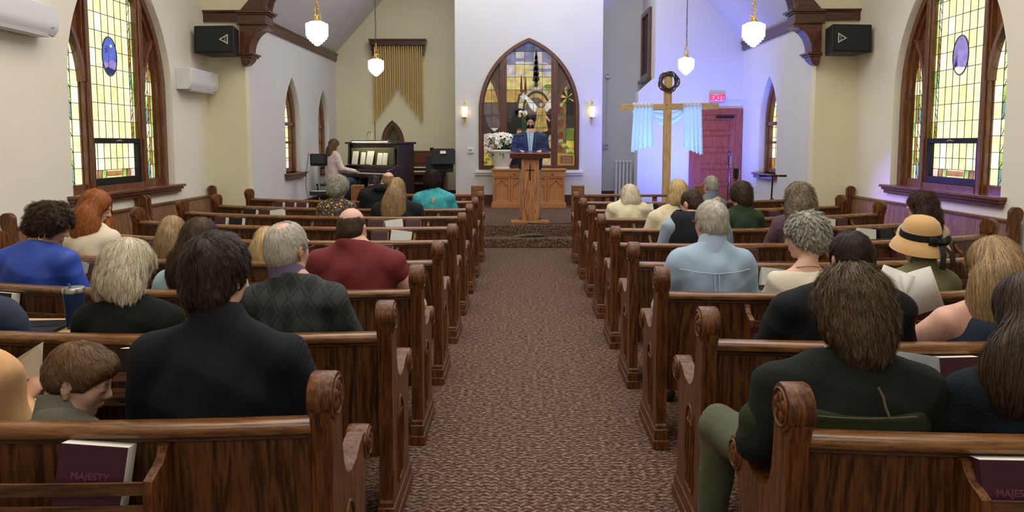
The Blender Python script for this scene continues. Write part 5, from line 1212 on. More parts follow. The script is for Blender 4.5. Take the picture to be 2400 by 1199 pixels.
def person(label, x, y, ztop, W=.44, hx=0.0, hy=.03, yaw=0.0, pitch=.15, roll=0.0, face=0.0, hs=1.0, sk='fair', hair='short', hm=None, nh=900, hkw=None, extra_hair=(), top=None, sleeve='long', neck='crew', trousers=None,
           belly=1.0, female=False, h=.011, lean=.0, stand=False, elbows=None, wrists=None, collar=None, zsh=None, fat=0.0, hands=(((.25, .9, -.3), (0, 0, -1)), ((-.25, .9, -.3), (0, 0, -1))), floor=0.0, knee_out=0.0, knees=None, legs=True, category='person'):
    """seated (or standing) figure; x, y on the floor below the hips; face = heading (0 looks along +y)"""
    t = thing('person', label, category, (x, y, floor), face); ztop = ztop-floor
    # work in the local frame: yaw is relative to the world
    yaw = yaw-face; R = rot(yaw, pitch, roll)
    ca, sa = math.cos(-face), math.sin(-face); hx, hy = hx*ca-hy*sa, hx*sa+hy*ca
    topv = R @ np.array([0, -.012, .118*hs]); hc = np.array([hx, hy, ztop-max(topv[2], .10*hs)])
    T = (R*hs, hc); Tn = (R, hc)
    zs = zsh-floor if zsh else ztop-.295*hs-.02; sx = W/2
    HP = [tuple(np.array(q)*hs if isinstance(q, tuple) and len(q) == 3 else (q*hs if isinstance(q, float) and i > 0 else q) for i, q in enumerate(p)) for p in head_prims(1.1 if not female else .95, fat)]
    ncs = np.array([hx*.35, hy*.35-.012, zs+.035]); nt = hc+R @ np.array([0, -.028, -.065])*hs; nr = (.056 if not female else .047)*hs+fat
    seat = .46 if not stand else ztop-.83*hs*1.0
    hip = np.array([0, 0, seat+.09]); tor = []
    ch = np.array([hx*.2, lean*.6, 0])
    tor += [('e', ch+[0, 0.0, zs-.155], (sx-.045, .115+.02*(belly-1), .165), .05), ('e', ch*.5+[0, .015*belly, zs-.33], ((sx-.07)*min(belly, 1.12), .115*belly, .19), .06), ('e', hip, (.165*max(1, belly*.95), .13, .12), .06)]
    if female: tor += [('e', ch+[s*.075, .085, zs-.17], (.07, .06, .065), .03) for s in (-1, 1)]
    tor += [('c', ncs+[0, 0, .0], ch+[s*(sx-.062), -.005, zs-.045], nr*.9, .052, .05) for s in (-1, 1)]
    tor += [('c', hip, ch+[0, 0, zs-.1], .14, .12, .05)]
    eb = elbows or ((-(sx+.02), .06, zs-.30), (sx+.02, .06, zs-.30)); wr = wrists or ((-.11, .33, zs-.40), (.11, .33, zs-.40))
    up = []; fo = []; hd = []
    for s, e, w_, hdv in ((-1, eb[0], wr[0], hands[0]), (1, eb[1], wr[1], hands[1])):
        shp = ch+[s*(sx-.058), 0, zs-.062]
        up.append(('c', shp, np.array(e), .062+.012*(belly-1), .044, .03)); fo.append(('c', np.array(e), np.array(w_), .042, .027*hs, .015)); hd += hand_prims(w_, hdv[0], hdv[1], hs*(.9 if female else 1), s, .5)
    lg = []; sh = []
    if stand:
        for s in (-1, 1): lg += [('c', (s*.09, 0, seat+.05), (s*.11, .01, .50), .085, .055, .04), ('c', (s*.11, .01, .50), (s*.12, -.01, .09), .052, .036, .02)]; sh += [('c', (s*.12, -.03, .05), (s*.14, .15, .035), .040, .034, .02)]
    else:
        for s in (-1, 1):
            kx = s*(.12+knee_out); kn = (kx, .43, seat+.06)
            if knees: kn = knees[0 if s < 0 else 1]; kx = kn[0]
            lg += [('c', (s*.10, .03, seat+.07), kn, .085, .060, .04), ('c', (kx, kn[1], kn[2]-.01), (kx*1.05, .46, .10), .056, .036, .02)]; sh += [('c', (kx*1.05, .44, .045), (kx*1.15, .60, .035), .040, .034, .02)]
    lo = [-(sx+.14), -.24, 0]; hi = [sx+.14, .74, ztop+.03]
    lo = np.minimum(lo, np.array([min(eb[0][0], wr[0][0])-.12, 0, 0])); hi = np.maximum(hi, np.array([max(eb[1][0], wr[1][0])+.12, .3, ztop]))
    lo = np.minimum(lo, hc-.2); hi = np.maximum(hi, hc+.16)
    B = Field(lo, hi, h); B.addp(tor+up+fo+hd, None)
    if legs: B.addp(lg+sh, None, -.006)
    B.prim(('c', ncs, nt, nr*1.05, nr*.95, .03))
    B2 = Field(hc-.19, hc+.19, h); 
    B.addp(HP, Tn)
    V, Q = B.mesh(); V = relax(V, Q, 1, .4); npmesh('body', V, Q, skin(sk), t)
    # face details
    def hm4(): 
        M = Matrix([list(R[i]*hs)+[hc[i]] for i in range(3)]+[[0, 0, 0, 1]]); return M
    M4 = hm4()
    mb = MB()
    for s in (-1, 1): mb.tube([(s*.045, .0865, .026), (s*.032, .0925, .030), (s*.016, .0935, .026)], [.0022, .0034, .0028], 6)
    mb.xf(M4).build('eyebrows', hm or M_BLACK, t, smooth=60)
    mb = MB()
    for s in (-1, 1): mb.tube([(s*.0445, .0885, -.003), (s*.036, .0945, -.0065), (s*.026, .0948, -.007), (s*.0175, .0900, -.004)], [.0008, .0013, .0013, .0008], 6)
    mb.xf(M4).build('eyelashes', M_BLACK, t, smooth=60)
    mb = MB(); mb.tube([(-.020, .0905, -.0605), (-.008, .0958, -.0585), (0, .0958, -.0596), (.008, .0958, -.0585), (.020, .0905, -.0605)], [.0015, .0035, .0032, .0035, .0015], 8); mb.tube([(-.016, .0905, -.0655), (0, .0955, -.0675), (.016, .0905, -.0655)], [.0015, .0042, .0015], 8)
    mb.xf(M4).build('lips', mat('lips_rose', (.42, .13, .11), .4), t, smooth=60)
    # clothing
    if top is not None:
        g = .016; C = Field(lo, hi, max(h, .011)); C.addp([q_ for q_ in tor if not (sleeve == 'none' and q_[0] == 'c' and q_[4] == .052)], None, g)
        if sleeve == 'long': C.addp(up, None, g+.004); C.addp(fo, None, g-.001)
        elif sleeve == 'short':
            C.addp([(p[0], p[1], np.array(p[1])+(np.array(p[2])-np.array(p[1]))*.55, p[3], p[4]+.012, p[5]) for p in up], None, g+.004)
        elif sleeve == 'cap':
            C.addp([(p[0], p[1], np.array(p[1])+(np.array(p[2])-np.array(p[1]))*.16, p[3], p[4]+.016, p[5]) for p in up], None, g+.001)
        X, Y, Z = C.P(); slope_ = .35 if neck != 'scoop' else .15
        if neck != 'scoop': C.prim(('c', ncs, nt, nr*1.0+(g if neck == 'turtle' else .011), nr*.98+(g if neck == 'turtle' else .009), .03))
        zn = zs+.068+(.055 if neck == 'turtle' else 0) - (.045 if neck == 'scoop' else 0)
        C.F = np.maximum(C.F, (Z-zn+slope_*(Y-ncs[1]))*.9+0*X).astype(np.float32)
        if neck == 'scoop': C.prim(('-c', ncs-[0, 0, .03], nt, nr*1.13+(.012 if neck == 'scoop' else .0), nr*1.12+(.03 if neck == 'scoop' else .0), .004))
        C.F = np.maximum(C.F, ((seat-.03)-Z+0*X+0*Y)).astype(np.float32)
        rng_ = np.random.default_rng(abs(hash(label)) % 1000 if False else len(label)); ph = rng_.uniform(0, 6, 3)
        C.F += (.0045*np.sin(X*23+Z*17+ph[0])*np.sin(Y*19+Z*13+ph[1])+.0022*np.sin(X*47-Z*31+ph[2])).astype(np.float32)
        C.F += (.0075*(np.abs(np.sin(X*8+2.6*np.sin(Z*8.5+ph[0])+1.9*np.sin(Y*7+ph[1])+ph[2]))**.6-.6)).astype(np.float32)
        V, Q = C.mesh(); V = relax(V, Q, 1, .4); npmesh({'long': 'sweater', 'short': 'shirt', 'cap': 'shirt', 'none': 'blouse'}[sleeve] if collar is None else 'shirt', V, Q, top, t)
    if neck in ('collar', 'high') or collar is not None:
        zb = zs+.012; zt = zs+(.108 if neck != 'high' else .085); K = Field([ncs[0]-.12, ncs[1]-.14, zb-.03], [ncs[0]+.12, ncs[1]+.14, zt+.04], .006)
        K.prim(('c', ncs-[0, 0, .05], nt, nr*1.42+.012, nr*1.10+.010, .004)); K.prim(('-c', ncs-[0, 0, .06], nt, nr*1.34+.004, nr*1.04+.001, .001))
        X, Y, Z = K.P(); K.F = np.maximum(K.F, np.maximum(Z-zt+.45*(Y-ncs[1])+0*X, zb-.012-Z+.2*(Y-ncs[1])*-1)).astype(np.float32)
        V, Q = K.mesh()
        if len(Q): npmesh('collar', V, Q, collar or top, t)
    if legs and trousers is not None:
        C = Field(lo, hi, .014); C.addp([('e', hip, (.165, .13, .12), .05)]+lg, None, .014)
        X, Y, Z = C.P(); C.F = np.maximum(C.F, (.10 if stand else .12)-Z+0*X+0*Y).astype(np.float32); C.F = np.maximum(C.F, Z-(seat+.23)+0*X+0*Y).astype(np.float32)
        C.F += (.004*np.sin(X*40)*np.sin(Z*33+Y*20)).astype(np.float32)
        V, Q = C.mesh(); npmesh('trousers', V, Q, trousers, t)
        C = Field([lo[0], lo[1], 0], [hi[0], hi[1], .14], .011); C.addp(sh, None, .006)
        for m_ in (C.ax[0] < 0, C.ax[0] >= 0):
            E_ = Field(C.lo, C.lo+C.h*(C.n-1), C.h); E_.F = C.F.copy(); E_.F[~m_] = .2; V, Q = E_.mesh()
            if len(Q): npmesh('shoe', V, Q, mat('shoe_leather', (.06, .03, .02), .4), t)
    # hair
    if hair:
        H = dict(HAIR[hair]); H.update(hkw or {}); g = .0
        ex = list(extra_hair)
        hlo, hhi = hc-.20*hs, hc+.19*hs
        for p in ex:
            if p[0] == 'c': q = np.array([p[1], p[2]]); r_ = max(p[3], p[4])+.04; hlo = np.minimum(hlo, q.min(0)-r_); hhi = np.maximum(hhi, q.max(0)+r_)
            else: hlo = np.minimum(hlo, np.array(p[1])-np.array(p[2])-.04); hhi = np.maximum(hhi, np.array(p[1])+np.array(p[2])+.04)
        A = Field(hlo, hhi, .007 if not ex else .008)
        sc = lambda p: (p[0],)+tuple(np.array(q)*hs for q in p[1:-1])+(p[-1],)
        pos = [p for p in H['P'] if p[0][0] != '-']; ng = [p for p in H['P'] if p[0][0] == '-']
        A.addp([sc(p) for p in pos], Tn)
        A.addp([sc(p) for p in ng], Tn)
        if ex: A.addp(ex, None)
        P = A.P(); d = [P[i]-hc[i] for i in range(3)]; zl = R[0][2]*d[0]+R[1][2]*d[1]+R[2][2]*d[2]
        if not ex: A.F = np.maximum(A.F, H['cut']*hs-zl).astype(np.float32)
        am = H.get('amp', .003); fq = H.get('fq', 90)
        A.F += (am*np.sin(P[0]*fq+1)*np.sin(P[1]*fq*1.1+2)*np.sin(P[2]*fq*.7)).astype(np.float32)
        V, Q = A.mesh(); ho = npmesh('hair', V, Q, hm, t)
        if nh: strands(ho, A, V, None, hm, int(nh*(2.4 if not H.get('coil') else 1.6)), H['L']*hs, H['wd']*(.5 if not H.get('coil') else .6), Tn, H.get('crown', (0, -.03, .11)), grav=H.get('grav', .9), radial=H.get('radial', 1.0), jit=H.get('jit', .13), lift=H['lift'], wave=H.get('wave', 0), wfreq=H.get('wfreq', 5), flow=H.get('flow', (0, 0, 0)), hug=H.get('hug', 1.0), coil=H.get('coil', 0), clump=H.get('clump', 0 if H.get('coil') else .55), seed=len(label), steps=H.get('steps', 7))
    t['_'] = 1; del t['_']
    return t, M4, dict(hc=hc, R=R, zs=zs, ncs=ncs)
def glasses(t, M4, frame=None):
    g = MB()
    for s in (-1, 1):
        g.tube([(s*.032+.022*math.cos(a*PI/8), .108, -.002+.017*math.sin(a*PI/8)) for a in range(16)], .0016, 5, closed=True)
        g.tube([(s*.054, .108, .004), (s*.080, .06, .006), (s*.083, .0, .004), (s*.083, -.02, -.012)], .0018, 5)
    g.tube([(-.010, .108, .002), (0, .112, .005), (.010, .108, .002)], .0016, 5)
    return g.xf(M4).build('glasses', frame or mat('glasses_dark', (.05, .03, .03), .3), t, smooth=60)
# ------------------------------------------------------------------ cloth materials
def knit(name, col, kind='rib', rough=.9, scale=1.0, sheen=.0):
    if name in MATS: return MATS[name]
    m = mat(name, col, rough, var=.12, vscale=9, sheen=sheen); nt = m.node_tree; N, L = nt.nodes, nt.links; b = N['Principled BSDF']
    tc = N.new('ShaderNodeTexCoord'); wv = N.new('ShaderNodeTexWave'); wv.bands_direction = 'X' if kind == 'rib' else 'Z'
    wv.inputs['Scale'].default_value = (34 if kind == 'rib' else 55)*scale; wv.inputs['Distortion'].default_value = .6 if kind == 'rib' else 3
    L.new(tc.outputs['Object'], wv.inputs['Vector']); bp = N.new('ShaderNodeBump'); bp.inputs['Strength'].default_value = .35; bp.inputs['Distance'].default_value = .004
    L.new(wv.outputs['Fac'], bp.inputs['Height']); L.new(bp.outputs[0], b.inputs['Normal']); return m
def pattern(name, cols, kind, sc=(1, 1, 1), pos=(.3, .6)):
    if name in MATS: return MATS[name]
    m, nt, b, N, L = mk(name); b.inputs['Roughness'].default_value = .85; tc = N.new('ShaderNodeTexCoord')
    mp = N.new('ShaderNodeMapping'); mp.inputs['Scale'].default_value = sc; L.new(tc.outputs['Object'], mp.inputs[0])
    if kind == 'voronoi': n = N.new('ShaderNodeTexVoronoi'); n.inputs['Scale'].default_value = 1; L.new(mp.outputs[0], n.inputs['Vector']); o = n.outputs['Distance']
    elif kind == 'swirl':
        n = N.new('ShaderNodeTexNoise'); n.inputs['Scale'].default_value = 1; n.inputs['Detail'].default_value = 2; n.inputs['Distortion'].default_value = 2.5; L.new(mp.outputs[0], n.inputs['Vector']); o = n.outputs[0]
    else:
        sx = N.new('ShaderNodeSeparateXYZ'); L.new(mp.outputs[0], sx.inputs[0]); a = []
        for i in (0, 2):
            p = N.new('ShaderNodeMath'); p.operation = 'PINGPONG'; p.inputs[1].default_value = .5; L.new(sx.outputs[i], p.inputs[0]); a.append(p)
        q = N.new('ShaderNodeMath'); q.operation = 'ADD'; L.new(a[0].outputs[0], q.inputs[0]); L.new(a[1].outputs[0], q.inputs[1]); o = q.outputs[0]
    r = N.new('ShaderNodeValToRGB'); r.color_ramp.interpolation = 'CONSTANT' if kind != 'swirl' else 'LINEAR'; e = r.color_ramp.elements
    e[0].position = 0; e[0].color = rgba(cols[0]); e[1].position = pos[0]; e[1].color = rgba(cols[1])
    for k in range(2, len(cols)): x = e.new(pos[k-1]); x.color = rgba(cols[k])
    L.new(o, r.inputs[0]); L.new(r.outputs[0], b.inputs['Base Color'])
    n = N.new('ShaderNodeTexNoise'); n.inputs['Scale'].default_value = 260; L.new(tc.outputs['Object'], n.inputs['Vector'])
    bp = N.new('ShaderNodeBump'); bp.inputs['Strength'].default_value = .25; bp.inputs['Distance'].default_value = .003; L.new(n.outputs[0], bp.inputs['Height']); L.new(bp.outputs[0], b.inputs['Normal'])
    MATS[name] = m; return m
S = srgb
DENIM = mat('denim_blue', (.03, .05, .10), .9, bump=.2, bscale=300)
KHAKI = mat('khaki_cloth', (.42, .34, .20), .9, bump=.15, bscale=200, var=.1, vscale=6)
DARKT = mat('dark_trouser', (.02, .02, .025), .9)
H_DARK = hairmat('hair_near_black', (.007, .004, .003), (.035, .020, .012))
H_BRN = hairmat('hair_dark_brown', (.018, .010, .006), (.085, .048, .026))
H_MED = hairmat('hair_medium_brown', (.07, .035, .015), (.22, .12, .055))
H_RED = hairmat('hair_copper_red', (.17, .045, .012), (.48, .16, .045))
H_BLD = hairmat('hair_blond', (.30, .19, .08), (.66, .48, .24))
H_ASH = hairmat('hair_dark_blond', (.16, .09, .04), (.46, .31, .16))
H_WHT = hairmat('hair_pale_blond_white', (.42, .36, .24), (.80, .72, .56))
H_GRY = hairmat('hair_grey', (.17, .16, .13), (.56, .54, .47))
H_SLV = hairmat('hair_silver', (.28, .25, .20), (.68, .64, .54))
H_GBR = hairmat('hair_grey_brown', (.07, .05, .03), (.32, .25, .17))
def row(side, k, X, d=.20): return (ROWL if side == 'l' else ROWR)[k]+curve(X)+d
# ---- left block
person('dark haired man in a black ribbed sweater, back to the viewer, nearest left pew', -.937, row('l', 0, -.94, .23), 1.306, W=0.517, hx=-.028, hy=.05, yaw=-.25, pitch=.12, hair='shaggy', hm=hairmat('hair_black_brown', (.010, .006, .004), (.050, .030, .018)), nh=5200, top=knit('black_ribbed_knit', (.007, .008, .011), sheen=0), neck='turtle', belly=1.32, zsh=.985, fat=.004, h=.009, trousers=DARKT, elbows=((-.29, .06, .66), (.27, .06, .66)), hkw=dict(crown=(-.02, -.06, .10), wave=.2, clump=.7, jit=.16, amp=.005, fq=60))
t, M4, I = person('small brown haired boy with grey collar looking down, nearest left pew', -1.455, row('l', 0, -1.42, .20), .968, W=0.21, hx=.06, hy=.05, yaw=-1.32, pitch=.40, hs=.95, sk='child', hair='boy', hm=H_MED, nh=3600, top=mat('grey_jersey', S(112, 112, 100), .9, bump=.3, bscale=250), neck='collar', h=.0065, zsh=.715, trousers=DENIM, hkw=dict(crown=(-.02, -.06, .11), grav=.25, flow=(.25, 0, 0), jit=.18), legs=False)
t, M4, I = person('person in a peach knit sweater holding a folded bulletin at the left edge', -1.83, row('l', 0, -1.8, .22), 1.24, W=0.450, yaw=-.2, pitch=.5, female=True, hair='bob', hm=H_MED, nh=300, top=knit('peach_knit', S(206, 160, 112), 'row', scale=2.2), h=.008, zsh=.93, belly=1.25, trousers=DENIM,
    elbows=((-.27, .05, .62), (.17, .12, .56)), wrists=((-.05, .33, .64), (.035, .32, .675)), hands=(((.4, .8, .1), (0, 0, -1)), ((.45, .45, .75), (-.3, .8, -.5))))
t = thing('folded_bulletin', 'white folded paper held up by the hand of the person in the peach sweater', 'paper', (-1.80, 2.50, .800), .25)
mb = MB(); mb.add([(-.09, 0, -.06), (.052, .03, -.05), (.062, .035, .078), (-.06, .008, -.0)], [(0, 1, 2, 3)]); mb.add([(-.09, .004, -.06), (.052, .02, -.05), (.055, .01, .074), (-.055, -.01, .003)], [(0, 1, 2, 3)])
o = mb.build('pages', mat('paper_soft', (.62, .60, .52), .8), t); s_ = o.modifiers.new('thick', 'SOLIDIFY'); s_.thickness = .0012
person('woman with a wavy pale blond bob and a black top, in the second left pew', -1.725, row('l', 1, -1.74, .22), 1.168, W=0.441, hx=-.02, hy=.05, yaw=-.45, pitch=.35, female=True, hair='bob', hm=H_WHT, nh=4200, top=mat('black_jersey', (.007, .007, .006), .95), neck='crew', zsh=.875, h=.011, trousers=DARKT,
    hkw=dict(wave=.28, wfreq=4.5, crown=(-.01, -.02, .12), jit=.10, clump=.75, lift=.018, L=.17, amp=.006, fq=45))
t, M4, I = person('grey haired man with glasses in a dark green argyle sweater and purple collar', -.985, row('l', 1, -.98, .22), 1.253, W=0.423, hx=-.05, hy=.04, yaw=-.42, pitch=.0, hair='crop', hm=H_SLV, sk='pink', nh=5200, top=pattern('argyle_knit', [(.008, .010, .010), (.020, .027, .022), (.010, .013, .013), (.026, .032, .027)], 'diamond', (13, 1, 9), (.34, .5, .62)), neck='collar', collar=mat('purple_shirt', S(86, 72, 104), .8), zsh=.965, belly=1.2, h=.009, trousers=KHAKI,
    hkw=dict(P=HAIR['short']['P']+[('-e', (0, -.045, .122), (.040, .050, .036), .008)], L=.045, wd=.0028, crown=(0, -.05, .115), amp=.001, jit=.12))
glasses(t, M4)
person('person in dark clothes beside the lap desk, at the left frame edge', -2.50, row('l', 1, -2.5, .22), 1.17, W=0.396, yaw=-.3, pitch=.5, female=True, hair='long', hm=H_BRN, nh=400, top=mat('navy_cardigan', (.02, .03, .06), .9), zsh=.88, h=.012, trousers=DARKT)
t, M4, I = person('dark haired woman in a royal blue blouse with a hoop earring, looking down', -2.86, row('l', 2, -2.8, .22), 1.235, W=0.450, hx=.08, hy=.05, yaw=-1.2, pitch=.42, female=True, hair='pixie', hm=H_BRN, nh=3800, sk='tan', top=mat('royal_blue_blouse', S(30, 66, 160), .6, bump=.1, bscale=30, var=.15, vscale=5), neck='crew', zsh=.965, h=.0065, belly=1.1, trousers=DARKT,
    hkw=dict(crown=(0, -.04, .11), lift=.030, L=.075, jit=.38, clump=.85, grav=.3, amp=.008, fq=50))
tag(MB().tube([(.079+.003*math.sin(a), .0+.014*math.cos(a*PI/10), -.066+.019*math.sin(a*PI/10)) for a in range(20)], .0022, 6, closed=True).xf(M4).build('hoop_earring', mat('earring_silver', (.7, .65, .5), .25, 1), t, smooth=60))
person('woman with long dark brown hair in a light blue top, third left pew', -1.80, row('l', 2, -1.8, .21), 1.174, W=0.486, hx=-.01, hy=.05, yaw=-.25, pitch=.3, female=True, hair='long', hm=H_BRN, nh=2600, top=mat('light_blue_blouse', S(150, 176, 178), .85, bump=.1, bscale=40), zsh=.87, h=.011, trousers=DENIM, hkw=dict(wave=.6, wfreq=8, crown=(0, 0, .12), lift=.014, cut=-.22, amp=.006),
    extra_hair=[('e', (-.03, -.07, .90), (.12, .055, .15), .05)])
person('bald crowned man in a sleeveless maroon shirt, in the third left pew', -.915, row('l', 2, -.92, .22), 1.236, W=0.517, hx=-.045, hy=.05, yaw=-.12, pitch=.25, sk='pink', hair='bald', hm=H_BRN, nh=3200, top=mat('maroon_shirt', S(104, 32, 34), .9, bump=.2, bscale=120, var=.08, vscale=6), sleeve='cap', neck='crew', belly=1.35, zsh=.985, fat=.008, h=.009, trousers=DENIM, elbows=((-.33, .06, .68), (.33, .06, .68)))
t, M4, I = person('woman with long copper red hair in a white blouse, looking down', -3.13, row('l', 3, -3.12, .21), 1.25, W=0.360, hx=-.0, hy=.07, yaw=-1.3, pitch=.45, female=True, hair='long', hm=H_RED, nh=3800, top=mat('white_blouse', S(214, 200, 176), .8, bump=.1, bscale=30), zsh=.95, h=.0068, trousers=DENIM, hkw=dict(wave=.5, wfreq=8, crown=(0, .0, .125), lift=.012, amp=.004),
    extra_hair=[('e', (-.02, -.04, 1.0), (.10, .07, .16), .05), ('e', (.05, .12, .97), (.035, .05, .13), .04)])
person('girl with straight light brown hair, head just above the fourth left pew', -2.47, row('l', 3, -2.47, .21), 1.085, W=0.298, hx=.0, hy=.04, yaw=-.2, pitch=.2, hs=.93, female=True, hair='long', hm=H_ASH, nh=1800, top=mat('grey_child_top', S(120, 110, 100), .9), zsh=.82, h=.012, legs=False, hkw=dict(crown=(0, 0, .12)), extra_hair=[('e', (0, -.08, .86), (.085, .04, .16), .04)])
person('child with straight blond hair, mostly hidden behind the grey haired man', -1.775, row('l', 3, -1.76, .21), 1.02, W=0.259, hx=.0, hy=.04, yaw=.1, pitch=.1, hs=.92, female=True, hair='long', hm=H_BLD, nh=1400, top=mat('pale_pink_top', S(206, 170, 150), .9), zsh=.78, h=.012, legs=False, hkw=dict(crown=(0, 0, .12)), extra_hair=[('e', (-.01, -.07, .82), (.085, .04, .14), .04)])
person('grey curly haired woman in a black blouse printed with yellow flowers', -2.03, row('l', 6, -2.03, .20), 1.232, W=0.396, hx=.02, hy=.05, yaw=-.55, pitch=.25, female=True, hair='curls', hm=H_GRY, nh=1900, top=pattern('yellow_flower_print', [(.62, .45, .22), (.50, .24, .05), (.02, .014, .012), (.20, .16, .12), (.02, .014, .012)], 'voronoi', (30, 30, 30), (.16, .34, .62, .70)), zsh=.945, h=.011, trousers=DARKT, hkw=dict(lift=.016, L=.07, jit=.5, amp=.008, fq=70))
t, M4, I = person('balding man in a black hooded sweatshirt bending right, in the eighth left pew', -1.70, row('l', 7, -1.7, .20), 1.245, W=0.504, hx=.06, hy=.08, yaw=.3, pitch=.35, roll=.1, sk='pink', hair='bald', hm=H_ASH, nh=500, top=mat('black_hoodie', (.009, .010, .010), .95, bump=.3, bscale=90), belly=1.3, zsh=1.02, h=.012, trousers=DARKT)
K = Field([-.16, -.22, .98], [.22, .12, 1.18], .010); K.prim(('e', (.03, -.06, 1.06), (.125, .095, .06), .01)); K.prim(('-e', (.05, .0, 1.12), (.075, .07, .09), .02)); X, Y, Z = K.P(); K.F += (.005*np.sin(X*50+Z*40)*np.sin(Y*45)).astype(np.float32); V, Q = K.mesh(); npmesh('hood', V, Q, MATS['black_hoodie'], t)
person('woman with very long wavy dark blond hair over a black top, left block', -1.345, row('l', 6, -1.35, .20), 1.224, W=0.522, hx=-.02, hy=.04, yaw=.1, pitch=.1, female=True, hair='long', hm=H_ASH, nh=2600, top=mat('black_top', (.012, .012, .014), .95), belly=1.3, zsh=.93, h=.012, trousers=DARKT, hkw=dict(wave=.5, wfreq=9, crown=(0, .0, .12), L=.25, amp=.006, lift=.014),
    extra_hair=[('e', (-.03, -.09, .92), (.125, .055, .22), .05), ('e', (-.10, -.06, .86), (.07, .05, .15), .05)])
t, M4, I = person('woman with short dark curls in a turquoise patterned blouse, left block', -1.06, row('l', 7, -1.06, .20), 1.257, W=0.468, hx=-.03, hy=.05, yaw=-.1, pitch=.3, female=True, hair='curls', hm=H_DARK, nh=1500, top=pattern('turquoise_lace_print', [S(14, 84, 100), S(70, 176, 186), S(30, 110, 122)], 'swirl', (70, 70, 70), (.45, .6)), belly=1.35, zsh=.985, h=.011, trousers=DARKT, hkw=dict(lift=.014))
MB().ball((.0, -.145, .92), .02, 10, (.8, .25, 1.9)).build('keyhole_opening', skin('fair'), t, smooth=60)
person('person with black hair leaning down in the frontmost left pew, mostly hidden', -2.05, row('l', 8, -2.07, .22), 1.135, W=0.360, hx=.0, hy=.10, yaw=.2, pitch=.6, hair='short', hm=H_DARK, nh=300, top=mat('black_jacket', (.01, .01, .012), .9), zsh=.95, h=.013, trousers=DARKT)
# ---- right block
t, M4, I = person('person with tousled brown hair in a dark green fleece and green trousers', .985, row('r', 0, .96, .24), 1.212, W=0.522, hx=.025, hy=.04, yaw=.12, pitch=.25, hair='mop', hm=hairmat('hair_warm_brown', (.028, .016, .010), (.15, .09, .050)), nh=6500, zsh=.915, belly=1.1, h=.009, top=mat('dark_green_fleece', (.011, .014, .012), .98, bump=.3, bscale=200), neck='crew', knees=((-.26, .40, .58), (.12, .43, .52)),
    trousers=mat('sage_corduroy', (.085, .092, .055), .95, bump=.3, bscale=60), elbows=((-.262, .0, .69), (.33, .08, .64)), wrists=((-.10, .30, .60), (.12, .32, .58)), hkw=dict(wave=.35, wfreq=4, crown=(.01, .03, .12), jit=.16, clump=.75, lift=.022, L=.13, amp=.006, fq=50))
FG = mat('moss_green_fleece', (.024, .031, .013), .98, bump=.3, bscale=200)
C = Field([-.32, -.24, .66], [.32, .18, .88], .011)
for p_ in (('e', (0, .016, .585), (.210, .1265, .19), .06), ('e', (0, .0, .76), (.216, .117, .165), .05)): C.prim(p_, None, .036)
X, Y, Z = C.P(); C.F = np.maximum(C.F, Z-.825+.006*np.sin(X*9)+0*Y).astype(np.float32); C.F = np.maximum(C.F, .665-Z+0*X+0*Y).astype(np.float32); V, Q = C.mesh(); npmesh('green_lower_panel', V, Q, FG, t)
C = Field([-.48, -.12, .52], [-.10, .36, .95], .010); C.prim(('c', (-.262, .0, .76), (-.262, .0, .69), .056, .054, .02)); C.prim(('c', (-.262, .0, .69), (-.17, .23, .625), .056, .046, .02)); V, Q = C.mesh(); npmesh('green_sleeve', V, Q, FG, t)
SE = mat('seam_tan', (.11, .085, .055), .9)
MB().tube([(.03, -.138, .91), (.04, -.150, .885), (.042, -.160, .86), (.05, -.168, .835)], .004, 6).build('back_seam', SE, t, smooth=60)
MB().tube([(-.14+.04*i, -.160+.9*(-.14+.04*i)**2, .826) for i in range(8)], .0025, 6).build('waist_seam', SE, t, smooth=60)
person('person with long dark brown hair and navy sweater at the right edge', 1.52, row('r', 0, 1.5, .24), 1.205, W=0.450, hx=.02, hy=.04, yaw=.1, pitch=.3, female=True, hair='long', hm=H_BRN, nh=4200, top=mat('navy_boucle', (.007, .012, .019), .98, bump=.5, bscale=90), zsh=.90, belly=1.2, h=.010, trousers=DENIM, hkw=dict(crown=(0, 0, .12), L=.26, lift=.018),
    extra_hair=[('e', (-.03, -.06, .93), (.14, .075, .16), .05)])
person('man with short black hair in a black suit jacket, second right pew', 1.345, row('r', 1, 1.38, .22), 1.222, W=0.558, hx=.06, hy=.05, yaw=.1, pitch=.15, sk='tan', hair='short', hm=H_DARK, nh=2600, top=mat('black_suit', (.006, .006, .007), .85), neck='collar', collar=mat('suit_collar', (.006, .006, .007), .85), zsh=.955, belly=1.25, h=.010, trousers=DARKT, hkw=dict(crown=(0, -.04, .12)))
t, M4, I = person('woman with very long straight blond hair and bare shoulder, holding an open programme', 1.99, row('r', 1, 2.0, .22), 1.195, W=0.486, hx=.035, hy=.05, yaw=.45, pitch=.3, sk='pink', female=True, hair='long', hm=H_ASH, nh=4600, top=mat('dark_floral_top', (.02, .03, .05), .9), sleeve='none', zsh=.90, belly=1.25, h=.009, trousers=DENIM, hkw=dict(crown=(0, -.01, .125), L=.30, lift=.010, wave=.2),
    extra_hair=[('e', (.03, -.07, .93), (.115, .055, .20), .05), ('e', (-.05, -.03, .95), (.06, .05, .16), .05)], elbows=((-.33, .10, .68), (.30, .08, .64)), wrists=((-.20, .34, .72), (.08, .34, .70)), hands=(((.5, .7, .4), (.3, 0, -.9)), ((-.3, .8, .3), (0, 0, -1))))
t = thing('open_programme', 'white open programme with printed lines held by the long haired blond woman', 'paper', (1.86, 3.44, .86), -.2)
